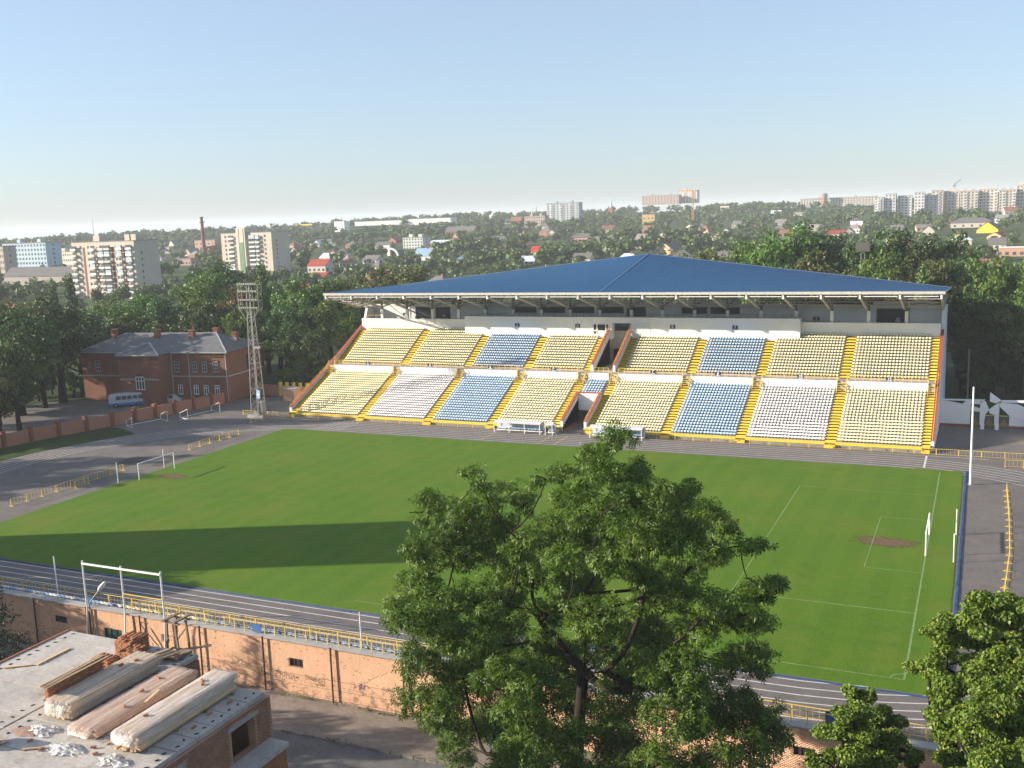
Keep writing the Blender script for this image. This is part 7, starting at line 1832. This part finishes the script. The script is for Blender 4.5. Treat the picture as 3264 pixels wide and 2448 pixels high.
TOWN = [
    ('flat', 'building', 'long pale blue hospital block with brown stair tower at the left edge', -646.2, 442.4, 6.0, 45.0, 14, 23.6, 'pale_blue', 'grey', 7, 14, {}),
    ('flat', 'building', 'narrow beige block cut by the left edge of the view', -578.4, 365.3, 4.4, 4, 10, 24.4, 'beige', 'grey', 6, 2, {}),
    ('flat', 'building', 'cream three-storey school beside the nine-storey block', -669.9, 498.5, 7.2, 19.4, 10, 13.8, 'cream', 'grey', 3, 8, {}),
    ('flat', 'building', 'pinkish factory building behind the tall brick chimney', -696.1, 696.2, 11.2, 25.2, 14, 12.3, 'pink', 'grey', 2, 5, {}),
    ('flat', 'house', 'small beige flat-roofed house left of the tall chimney', -725.4, 670.2, 10.8, 5.5, 4.1, 7.8, 'beige', 'grey', 1, 2, {}),
    ('flat', 'building', 'low pink building between the nine-storey block and the chimney', -549.9, 502.2, 6.8, 11.6, 8.6, 6.3, 'pink', 'grey', 1, 4, {}),
    ('flat', 'building', 'low white and peach building at the foot of the nine-storey block', -371.8, 297.7, 2.3, 13.0, 7, 6.1, 'white', 'grey', 1, 5, {}),
    ('gable', 'building', 'long old building with dull grey roof before the blue hospital', -513.7, 337.5, 3.7, 58.6, 12, 12.4, 'greybeige', 'slate', 1, 8, {}),
    ('gable', 'house', 'pale house with dark red roof and boxy top right of the green-striped block', -374.7, 425.6, 4.6, 13.4, 10.0, 9.1, 'pale', 'red', 1, 4, {}),
    ('flat', 'building', 'small white-roofed workshop high on the hillside', -822.8, 1119.6, 21.1, 16.8, 12.6, 15.7, 'white', 'bluewhite', 1, 3, {}),
    ('flat', 'building', 'long white factory roof along the hilltop, left of the white silo', -802.3, 1196.6, 29.1, 85.3, 20, 6.1, 'white', 'bluewhite', 0, 0, {}),
    ('gable', 'building', 'small brick building with grey roof among trees, left hillside', -689.0, 902.4, 15.9, 14.4, 10.8, 6.8, 'brick', 'slate', 1, 4, {}),
    ('gable', 'building', 'long dark grey roofed shed left of the white arch', -479.2, 673.9, 10.4, 14.8, 11.0, 7.1, 'greybeige', 'slate', 1, 4, {}),
    ('flat', 'building', 'pale four-storey office block with flat roof in mid town', -441.0, 663.3, 10.1, 19.6, 14, 10.8, 'paleoffice', 'grey', 4, 7, {}),
    ('hangar', 'building', 'yellow-walled hangar with pale blue roof beside the office block', -406.6, 647.5, 9.7, 17.4, 12.8, 8.4, 'ochre', 'bluewhite', 0, 0, {}),
    ('hangar', 'building', 'grey metal hangar right of the yellow-walled one', -375.7, 643.9, 9.7, 18.8, 13.8, 7.1, 'metal', 'metal', 0, 0, {}),
    ('gable', 'house', 'white house with light blue metal roof and red chimney', -350.5, 516.6, 6.5, 12.6, 9.3, 9.6, 'white', 'bluelight', 1, 2, {'chim': 1, 'rh': 0.55}),
    ('flat', 'building', 'long white factory hall on the hill with a silo at its end', -710.9, 1182.7, 26.7, 67.6, 20, 9.4, 'white', 'bluewhite', 0, 0, {}),
    ('gable', 'building', 'two-storey red brick building with dark roof on the hillside', -491.8, 847.7, 14.7, 33.3, 14, 12.3, 'brick', 'slate', 2, 9, {}),
    ('hip', 'building', 'small square brick building with three windows above the long sheds', -481.8, 940.0, 17.1, 8.2, 6.0, 7.7, 'brick', 'slate', 1, 3, {}),
    ('gable', 'building', 'very long low shed with dark roof and white wall', -405.1, 750.0, 12.3, 36.2, 14, 5.6, 'white', 'slate', 1, 12, {}),
    ('flat', 'apartment block', 'grey-blue nine-storey block with loggias on the hill', -494.6, 1145.3, 22.9, 44.7, 14, 26.7, 'greyblue', 'grey', 9, 10, {'balc': 1}),
    ('flat', 'building', 'pinkish five-storey block in front of the grey-blue high-rise', -495.2, 1054.1, 19.6, 26.9, 14, 14.9, 'pinkgrey', 'grey', 4, 9, {}),
    ('gable', 'building', 'old red-brown brick works beside the pinkish five-storey block', -557.1, 1132.4, 21.9, 15.1, 10.9, 12.1, 'brick', 'brickroof', 1, 5, {}),
    ('gable', 'house', 'white house with bright scarlet roof behind the blue stadium roof', -290.3, 576.3, 7.6, 8.9, 6.5, 6.0, 'white', 'scarlet', 1, 3, {'rh': 0.6}),
    ('gable', 'house', 'orange house with dark red roof and chimney left of the scarlet roof', -317.9, 601.4, 8.4, 9.0, 6.5, 8.9, 'orange', 'darkred', 1, 2, {'chim': 1}),
    ('flat', 'building', 'long single-storey brick shed right of mid town', -349.9, 750.5, 11.8, 13.4, 9.6, 5.5, 'brick', 'grey', 1, 7, {}),
    ('hip', 'building', 'long pink building with wide slate hipped roof', -306.7, 720.3, 10.7, 29.5, 14, 8.2, 'pinklow', 'slate', 1, 9, {}),
    ('flat', 'apartment block', 'pinkish apartment blocks on the skyline ridge', -447.3, 1427.9, 43.7, 58.0, 14, 13.8, 'pinkgrey', 'grey', 4, 12, {}),
    ('flat', 'apartment block', 'white and red high-rise under construction on the ridge beside the crane', -408.3, 1446.1, 44.3, 26.7, 14, 19.1, 'constr', 'grey', 6, 6, {'balc': 1}),
    ('flat', 'building', 'ochre brick building with flat roof below the ridge', -334.5, 996.2, 17.1, 14.2, 9.9, 14.7, 'ochrewall', 'grey', 2, 3, {}),
    ('hip', 'house', 'peach two-storey house with dark roof behind the roof peak', -225.3, 613.8, 7.9, 10.6, 7.4, 7.9, 'peachw', 'slate', 2, 3, {}),
    ('gable', 'house', 'house with dark red roof left of the stadium roof peak', -245.4, 585.0, 7.4, 8.1, 5.7, 7.0, 'beige', 'darkred', 1, 2, {'rh': 0.55}),
    ('gable', 'house', 'house with dark grey roof and peach gable right of the stadium roof peak', -183.2, 550.0, 6.1, 17.9, 13.4, 8.5, 'peachw', 'slate', 1, 2, {'rh': 0.55, 'rot': 75}),
    ('flat', 'apartment block', 'stepped pale building among trees right of the crane', -318.4, 1291.5, 23.7, 11.9, 8.1, 14.5, 'cream', 'grey', 3, 4, {}),
    ('gable', 'house', 'tiny yellow house with red roof at the edge of the park trees', -170.0, 560.2, 6.4, 2.6, 1.8, 4.0, 'yellow', 'scarlet', 1, 1, {}),
    ('flat', 'apartment block', 'very long beige five-storey block along the right hilltop', -193.7, 1475.2, 31.3, 107.4, 12, 12.8, 'beigegrey', 'grey', 4, 26, {}),
    ('gable', 'house', 'small peach house with light grey roof left of the white nine-storey blocks', -99.5, 847.4, 12.7, 9.6, 6.1, 7.1, 'orange', 'bluewhite', 1, 2, {}),
    ('gable', 'house', 'orange gabled house with chimney among trees on the right', -11.8, 664.8, 8.5, 8.6, 6.4, 5.8, 'orange', 'slate', 1, 1, {'chim': 1, 'rot': 70}),
    ('gable', 'house', 'peach house with brick gable below the yellow house', 11.0, 642.1, 8.0, 11.8, 8.9, 5.6, 'peachw', 'darkred', 1, 2, {'rot': 75}),
    ('gable', 'house', 'bright yellow house with steep gable at the right', 7.0, 723.0, 9.8, 19.1, 14.4, 9.0, 'yellow', 'slate', 1, 2, {'rot': 80, 'rh': 0.6}),
    ('hip', 'building', 'broad dark grey hipped roof behind the yellow house', -6.0, 806.9, 11.7, 31.5, 14, 8.9, 'pale', 'slate', 1, 5, {}),
    ('flat', 'building', 'long low whitish garage row at the right edge above the park', 16.6, 487.5, 4.5, 13.8, 8.4, 5.8, 'pinklow', 'white', 1, 4, {}),
]
for row in TOWN: building(*row)
for i, (x, w, h, dy, b) in enumerate(((-101, 9, 20.5, 0, 1), (-90, 11, 24, 4, 0), (-76, 14, 21.5, 10, 1), (-61, 10, 24.5, 5, 0), (-49.5, 12, 20.5, 14, 1))):
    building('flat', 'apartment block', ORD[i] + ' from left of the white nine-storey blocks on the right hilltop', x, 1075 + dy, 18, w, 14, h + 2, 'whiteapt', 'grey', 8, max(3, int(w / 3.2)), {'balc': b})
for i, (x, w, h, dy) in enumerate(((-45, 12, 25, 0), (-31, 15, 23.5, 6), (-13.5, 18, 23, 3), (5.5, 18.5, 24, 8), (24, 16, 22.5, 2), (41, 16, 27, 12))):
    building('flat', 'apartment block', ORD[i] + ' from left of the panel blocks with reddish parapet at the right edge', x, 1122 + dy, 19, w, 14, h + 2, 'panel' if i % 2 else 'beigegrey', 'redtop', 8, int(w / 3.2), {'balc': 1})

# nine-storey block on the left, with stacked balconies and a dark gable
def block9(label, x, y, z, w, d, h, cols, green=False):
    g = thing('apartment_block', label, 'apartment block', (x, y, z)); FOOT.append((x, y, w))
    yf = y - d / 2
    mb = MB(); mb.box(x - w / 2, x + w / 2, yf, y + d / 2, z, z + h); mb.build('wall', TM['stone'], g)
    mb = MB(); mb.box(x - w / 2 - 0.2, x + w / 2 + 0.2, yf - 0.2, y + d / 2 + 0.2, z + h, z + h + 0.25); r = mb.build('roof', TM['grey'], g)
    fl = (h - 2.2) / 9
    if green:
        # stair tower with a green glazed strip
        mb = MB(); mb.box(x - 6.6, x + 0.4, yf - 1.6, y + 2, z, z + h + 3.0); t = mb.build('stair_tower', TM['cream'], g)
        mb = MB(); mb.box(x - 3.9, x - 1.2, yf - 1.68, yf - 1.602, z + 1, z + h - 6); mb.build('glazed_strip', TM['green'], t)
        for c in (x - 4.4, x - 0.7):
            mb = MB(); mb.box(c - 0.22, c + 0.22, yf - 1.66, yf - 1.603, z + 1, z + h + 2.6); mb.build('dark_strip', TM['brickroof'], t)
    else:
        for c in (x - 5.6, x + 15.2, x + 18.4):
            mb = MB(); mb.box(c - 2, c + 2, yf + 2, yf + 8, z + h + 0.25, z + h + 3.2); mb.build('roof_house', TM['stone'], r)
    for i, (cx, kindc, bw) in enumerate(cols):
        for f in range(9):
            zz = z + 1.0 + f * fl
            if kindc == 'w': place('window', win_mesh(1.3, 1.5), (cx, yf, zz + 0.9), g)
            elif kindc == 'b':
                place('balcony', balc_mesh(bw, 1.05, 1.3), (cx, yf, zz + 0.05), g); place('window', win_mesh(bw * 0.8, 1.5), (cx, yf, zz + 0.9), g)
                if random.random() < 0.6:
                    mb = MB(); mb.box(cx - bw / 2 + 0.1, cx + bw / 2 - 0.1, yf - 1.22, yf - 1.12, zz + 1.12, zz + 2.4); gl = mb.build('balcony_glazing', MT['glass_far'] if random.random() < 0.6 else TM['pale_blue'], g)
            elif kindc == 'd':
                pass
        if kindc == 'd':
            mb = MB(); mb.box(cx - bw / 2, cx + bw / 2, yf - 0.06, yf - 0.002, z + 0.5, z + h - 2.6); mb.build('recess', TM['brickroof'], g)
    for f in range(8):
        place('window', win_mesh(0.9, 1.4), (x + w / 2, y - d * 0.22, z + 1.6 + f * fl), g, rz=math.pi / 2)
w9 = 41.5
block9('nine-storey cream apartment block with stacked balconies, leftmost tall one', -393, 268 + 8, 1.5, w9, 16.6, 29.5,
       [(-393 + q, k, b) for q, k, b in ((-19.0, 'b', 3.6), (-14.6, 'w', 0), (-12.6, 'd', 1.4), (-9.5, 'w', 0), (-6.5, 'b', 3.4), (-3.6, 'd', 1.2), (-0.6, 'b', 3.6), (3.6, 'b', 3.6), (6.6, 'd', 1.4), (9.0, 'w', 0), (11.6, 'b', 3.4), (14.4, 'd', 1.4), (17.8, 'b', 3.8))])
block9('nine-storey cream apartment block with green glazed stair strip', -424, 416 + 9, 4.5, 40, 18, 27.2,
       [(-424 + q, k, b) for q, k, b in ((-16.5, 'w', 0), (-11.5, 'b', 4.2), (5.2, 'b', 4.4), (9.5, 'b', 2.6), (14.8, 'w', 0))], True)
# tower block outside the frame on the left: its shadow lies across the pitch
building('flat', 'apartment block', 'tower block outside the left edge of the view whose shadow falls on the pitch', -146.5, -58.5, ZS - 0.2, 9.5, 12.6, 37.5, 'stone', 'grey', 10, 4, {'rot': -24.8})

def chimney(label, x, y, z, h, r, m, rim=True):
    g = thing('chimney', label, 'chimney', (x, y, z)); mb = MB()
    for i in range(6): a, b = i / 6, (i + 1) / 6; mb.tube((x, y, z + h * a), (x, y, z + h * b), r * (1 - 0.4 * a), r * (1 - 0.4 * b), 12, caps=(i == 5))
    mb.build('shaft', TM[m], g)
    if rim:
        mb = MB(); mb.tube((x, y, z + h * 0.86), (x, y, z + h * 0.885), r * 1.1, r * 1.1, 12); mb.tube((x, y, z + h * 0.97), (x, y, z + h), r * 0.75, r * 0.75, 12); mb.build('gallery_ring', MT['steel_dark'], g)
chimney('tall brick factory chimney with gallery ring near its top', -613.9, 593.6, 7.5, 37.5, 2.0, 'brickroof')
chimney('white boiler stack left of the grey-blue high-rise', -517, 1090, 20, 25, 0.9, 'white', False)
chimney('thin dark stack beside the white boiler stack', -511, 1090, 20, 26, 0.6, 'grey', False)
chimney('distant thin chimney on the left skyline', -830, 1130, 15, 26, 1.1, 'grey', False)
def crane(label, x, y, z, h, jib, jdir, m='ochre'):
    g = thing('tower_crane', label, 'crane', (x, y, z)); s = 0.9
    for a, b in ((-s, -s), (s, -s), (s, s), (-s, s)):
        mb = MB(); mb.bar((x + a, y + b, z), (x + a, y + b, z + h), 0.28); mb.build('mast_leg', TM[m], g)
    mb = MB(); n = int(h / 2)
    for i in range(n):
        za, zb = z + h * i / n, z + h * (i + 1) / n; q = 1 if i % 2 else -1
        mb.bar((x - s * q, y - s, za), (x + s * q, y - s, zb), 0.2); mb.bar((x + s, y - s * q, za), (x + s, y + s * q, zb), 0.2)
    mb.build('mast_lacing', TM[m], g)
    mb = MB(); mb.bar((x, y, z + h), (x + jdir[0] * jib, y, z + h + jdir[1] * jib), 0.7, 0.9); mb.bar((x, y, z + h), (x - jdir[0] * jib * 0.3, y, z + h - jdir[1] * jib * 0.3), 0.7, 0.9); mb.build('jib', TM[m], g)
    mb = MB(); mb.tube((x, y, z + h), (x, y, z + h + 4), 0.5, 0.15, 5); mb.bar((x, y, z + h + 4), (x + jdir[0] * jib * 0.8, y, z + h + jdir[1] * jib * 0.8), 0.12); mb.build('apex', TM[m], g)
    mb = MB(); mb.box(x - 1, x + 1, y - 1.2, y + 1.2, z + h - 2, z + h - 0.1); mb.build('cab', TM[m], g)
crane('yellow tower crane standing below the ridge before the high-rise shell', -301.9, 1056.7, 18.5, 38, 17, (-1, 0.02))
crane('pale luffing crane above the right panel block', -30, 1190, 36, 16, 9, (0.72, 0.69), 'grey')
gc = thing('gantry_crane', 'yellow gantry crane among trees on the left hillside', 'crane', (-945, 1200, 22))
mb = MB(); mb.box(-962, -930, 1199, 1201, 32.5, 34.6); mb.build('girder', TM['yellow'], gc)
for x in (-956, -940):
    mb = MB(); mb.bar((x - 2, 1200, 22), (x, 1200, 32.5), 0.9); mb.bar((x + 2, 1200, 22), (x, 1200, 32.5), 0.9); mb.build('leg', TM['yellow'], gc)
ar = thing('arch_building', 'white building front with a quarter-circle arch beside the office block', 'building', (-407, 571, 8))
mb = MB(); mb.box(-413.5, -411.2, 569, 571, 8, 17.2); mb.build('pylon', TM['white'], ar)
mb = MB(); n = 8
for i in range(n):
    t0, t1 = math.pi / 2 * i / n, math.pi / 2 * (i + 1) / n
    p = [(-411.2 + r * math.sin(t), 8 + r * 0.95 * math.cos(t)) for r, t in ((6.2, t0), (7.6, t0), (7.6, t1), (6.2, t1))]
    mb.hexa([(a, 569, b) for a, b in p] + [(a, 571, b) for a, b in p])
mb.build('arch', TM['white'], ar)
mb = MB(); mb.box(-411.2, -404, 571.01, 578, 8, 13.5); mb.build('hall', TM['slate'], ar)
mb = MB(); mb.box(-417, -413.5, 569.3, 570.8, 15.6, 17.0); mb.build('canopy', TM['white'], ar)
sp_ = thing('church', 'small brick church with pointed spire on the skyline', 'church', (-496, 1332, 34))
mb = MB(); mb.box(-499, -493, 1330, 1340, 30, 42); mb.build('tower', TM['brick'], sp_)
mb = MB(); mb.tube((-496, 1333, 42), (-496, 1333, 45.5), 2.2, 1.8, 8); mb.tube((-496, 1333, 45.5), (-496, 1333, 56), 1.8, 0.1, 8); mb.build('spire', TM['bluewhite'], sp_)
wt = thing('water_tower', 'brick water tower with round top on the right skyline', 'water tower', (-211.6, 1462, 34))
mb = MB(); mb.tube((-211.6, 1462, 34), (-211.6, 1462, 45), 3.4, 3.1, 12); mb.build('shaft', TM['brick'], wt)
mb = MB(); mb.tube((-211.6, 1462, 45), (-211.6, 1462, 49.5), 4.2, 4.2, 12); mb.tube((-211.6, 1462, 49.5), (-211.6, 1462, 51.5), 4.2, 1.0, 12); mb.build('tank', TM['grey'], wt)
si = thing('silo', 'white silo with railing at the end of the hilltop factory hall', 'silo', (-640, 1230, 24))
mb = MB(); mb.tube((-640, 1230, 24), (-640, 1230, 37), 4.2, 4.2, 14); mb.tube((-640, 1230, 37), (-640, 1230, 38.5), 4.2, 1.5, 14); mb.build('drum', TM['white'], si)
mb = MB(); mb.bar((-640, 1230, 38.4), (-638.5, 1230, 42), 0.4); mb.build('vent_pipe', TM['white'], si)
tm = thing('radio_mast', 'thin radio mast far away on the left skyline', 'mast', (-1560, 1370, 10))
mb = MB(); mb.tube((-1560, 1370, 10), (-1560, 1370, 60), 0.9, 0.4, 5); mb.build('shaft', TM['grey'], tm)
for k in range(3):
    mb = MB(); mb.bar((-1562, 1370, 30 + 9 * k), (-1558, 1370, 30 + 9 * k), 0.4); mb.build('crossarm', TM['grey'], tm)
# floodlight of the park behind the stand, far side
m2 = thing('floodlight_mast', 'second grey floodlight mast among the trees behind the right half of the roof', 'floodlight', (-18.6, 112, 0))
for a, b in ((-.5, -.5), (.5, -.5), (.5, .5), (-.5, .5)):
    mb = MB(); mb.bar((-18.6 + a, 112 + b, 0), (-18.6 + a * .7, 112 + b * .7, 27), 0.12); mb.build('leg', MT['galv'], m2)
mb = MB()
for i in range(18): q = 1 if i % 2 else -1; mb.bar((-18.6 - .45 * q, 111.55, i * 1.5), (-18.6 + .45 * q, 111.55, i * 1.5 + 1.5), 0.08)
mb.build('bracing', MT['galv'], m2)
mb = MB(); mb.box(-20.0, -17.2, 111.3, 111.5, 26.3, 28.2); mb.build('lamp_frame', MT['steel_dark'], m2)

# small houses spread over the valley
rng = np.random.default_rng(77)
WCOL = ['pale', 'pale', 'beige', 'brick', 'peachw', 'greybeige', 'cream', 'white', 'greybeige']; RCOL = ['slate', 'slate', 'slate', 'grey', 'grey', 'slate', 'grey', 'brickroof', 'brickroof', 'bluewhite', 'darkred']
WN = {'white': 'white', 'pale': 'pale', 'beige': 'beige', 'brick': 'brick', 'peachw': 'peach', 'greybeige': 'drab', 'cream': 'cream', 'orange': 'orange'}
RN = {'slate': 'dark slate', 'grey': 'grey', 'darkred': 'dark red', 'bluewhite': 'pale metal', 'brickroof': 'rusty brown', 'red': 'red'}
cnt = 0; tries = 0; HOUSES = []
while cnt < 150 and tries < 4000:
    tries += 1
    az = math.radians(rng.uniform(-52, 4)); r = rng.uniform(340, 1050) if rng.random() < 0.8 else rng.uniform(1000, 1500)
    x, y = CAM.x + r * math.sin(az), CAM.y + r * math.cos(az)
    if math.hypot(x + 50, y - 20) < 330: continue
    if any(abs(x - fx) < (fw2 + 14) * 0.75 and -70 < y - fy < 25 for fx, fy, fw2 in FOOT[:60]): continue
    if any(abs(x - fx) < 15 and abs(y - fy) < 15 for fx, fy, fw2 in FOOT): continue
    wc, rc = WCOL[rng.integers(len(WCOL))], RCOL[rng.integers(len(RCOL))]
    where = ('left town' if az < -0.62 else 'middle town' if az < -0.25 else 'right town') + (' near park' if r < 600 else ' hillside' if r > 900 else '')
    HOUSES.append(('gable' if rng.random() < 0.75 else 'hip', 'house', 'small ' + WN[wc] + ' house with ' + RN[rc] + ' roof, ' + where, x, y, terrain(x, y) - 0.6, rng.uniform(9, 14), rng.uniform(7, 9.5), rng.uniform(5.6, 8.2), wc, rc, 1, int(rng.integers(2, 4)), {'rot': float(rng.choice([0, 12, -14, 78, 90])), 'chim': int(rng.random() < 0.4), 'rh': float(rng.uniform(0.4, 0.55))}, 'small houses of the town, ' + where)); FOOT.append((x, y, 12))
    cnt += 1

hk = rank_label([(h[3], h[4], h[2]) for h in HOUSES], lambda t: t[2])
for i, h in enumerate(HOUSES): building(h[0], h[1], h[2] + hk[i], *h[3:])

# ------------------------------------------------------------------ town trees
def far_proto(seed, nq, size, H=1.0, R=0.42):
    rng = np.random.default_rng(seed); cl = []
    for i in range(9):
        d = rng.normal(0, 1, 3); d /= np.linalg.norm(d); k = rng.uniform(0.3, 0.75); rr = rng.uniform(0.32, 0.5)
        cl.append((d[0] * k * R, d[1] * k * R, 0.56 + d[2] * k * 0.36, rr * R, rr * R, rr * 0.36))
    P, O = crown_points(rng, cl, nq, 0.7)
    return leaf_quads(rng, P, O, size, 0.8)
FP = [far_proto(300 + i, 620, 0.085) for i in range(5)]
FPM = [fast_mesh('crown', v, q, MT['fol_far']) for v, q in FP]
FPS = [far_proto(400 + i, 130, 0.19) for i in range(6)]
tkm = MB(); tkm.tube((0, 0, -0.05), (0, 0, 0.5), 0.03, 0.015, 6); tkme = tkm.mesh('trunk', MT['bark_far'])
FA = np.array([(f[0], f[1], f[2]) for f in FOOT])
cand = []
tries = 0
while len(cand) < 4300 and tries < 90000:
    tries += 1
    az = math.radians(rng.uniform(-57, 7)); u_ = rng.random()
    r = 300 + 1420 * u_ ** 0.85
    x, y = CAM.x + r * math.sin(az), CAM.y + r * math.cos(az)
    rs = math.hypot(x + 50, y - 20)
    if rs < 245: continue
    dx = np.abs(x - FA[:, 0]); dy = FA[:, 1] - y
    clear = np.where(FA[:, 2] > 13.5, 150, 75)
    if np.any((dx < FA[:, 2] * 0.55 + 3) & (dy > -FA[:, 2] * 0.4 - 3) & (dy < clear)): continue
    # groves and gaps
    nz = math.sin(x * 0.011 + 1.3) * math.sin(y * 0.009 - 0.7) + 0.6 * math.sin(x * 0.031 - y * 0.022) 
    if nz < -0.15 and rng.random() < 0.55: continue
    H = rng.uniform(5.5, 11.0) + (3.5 if nz > 0.45 else 0) + (3.0 if rs > 1250 else 0)
    cand.append((r, x, y, H))
cand.sort()
W_T = [('left', -0.62), ('middle', -0.25), ('right', 9)]
for i, (r, x, y, H) in enumerate(cand[:300]):
    az = math.atan2(x - CAM.x, y - CAM.y); wh = [n for n, lim in W_T if az < lim][0]
    t = thing('town_tree', 'green garden tree in the nearer gardens of the town, ' + wh + ' part', 'tree', (x, y, terrain(x, y)), 'garden trees of the town, ' + wh + ' part')
    s = H * rng.uniform(0.85, 1.25); rz = rng.uniform(0, 6.28)
    place('crown', FPM[i % 5], (x, y, terrain(x, y)), t, rz=rz, sc=(s, s, H)); place('trunk', tkme, (x, y, terrain(x, y)), t, sc=(H, H, H))
VV = []; QQ = []; base = 0
for i, (r, x, y, H) in enumerate(cand[300:]):
    v, q = FPS[i % 6]; a = rng.uniform(0, 6.28); s = H * rng.uniform(0.9, 1.35); c_, s_ = math.cos(a), math.sin(a)
    w = np.stack([x + (v[:, 0] * c_ - v[:, 1] * s_) * s, y + (v[:, 0] * s_ + v[:, 1] * c_) * s, terrain(x, y) + v[:, 2] * H - 0.4], 1)
    VV.append(w); QQ.append(q + base); base += len(v)
o = bpy.data.objects.new('distant_trees', fast_mesh('distant_trees', np.concatenate(VV), np.concatenate(QQ), MT['fol_far'])); COL.objects.link(o)
tag(o, 'mass of hazy green trees covering the hillside town to the skyline', 'trees', kind='stuff')

# ------------------------------------------------------------------ haze
mb = MB(); mb.box(-6700, 6600, -6600, 6700, -26, 80)
hz = mb.build('haze', [])
hm_ = bpy.data.materials.new('haze_air'); hm_.use_nodes = True; n = hm_.node_tree.nodes; n.clear()
ho = n.new('ShaderNodeOutputMaterial'); pv_ = n.new('ShaderNodeVolumePrincipled')
pv_.inputs['Color'].default_value = (0.86, 0.92, 1.0, 1); pv_.inputs['Density'].default_value = 0.00015; pv_.inputs['Anisotropy'].default_value = 0.0
hm_.node_tree.links.new(pv_.outputs[0], ho.inputs['Volume'])
hz.data.materials.append(hm_); tag(hz, 'thin pale summer haze over the whole town', 'haze', kind='stuff')
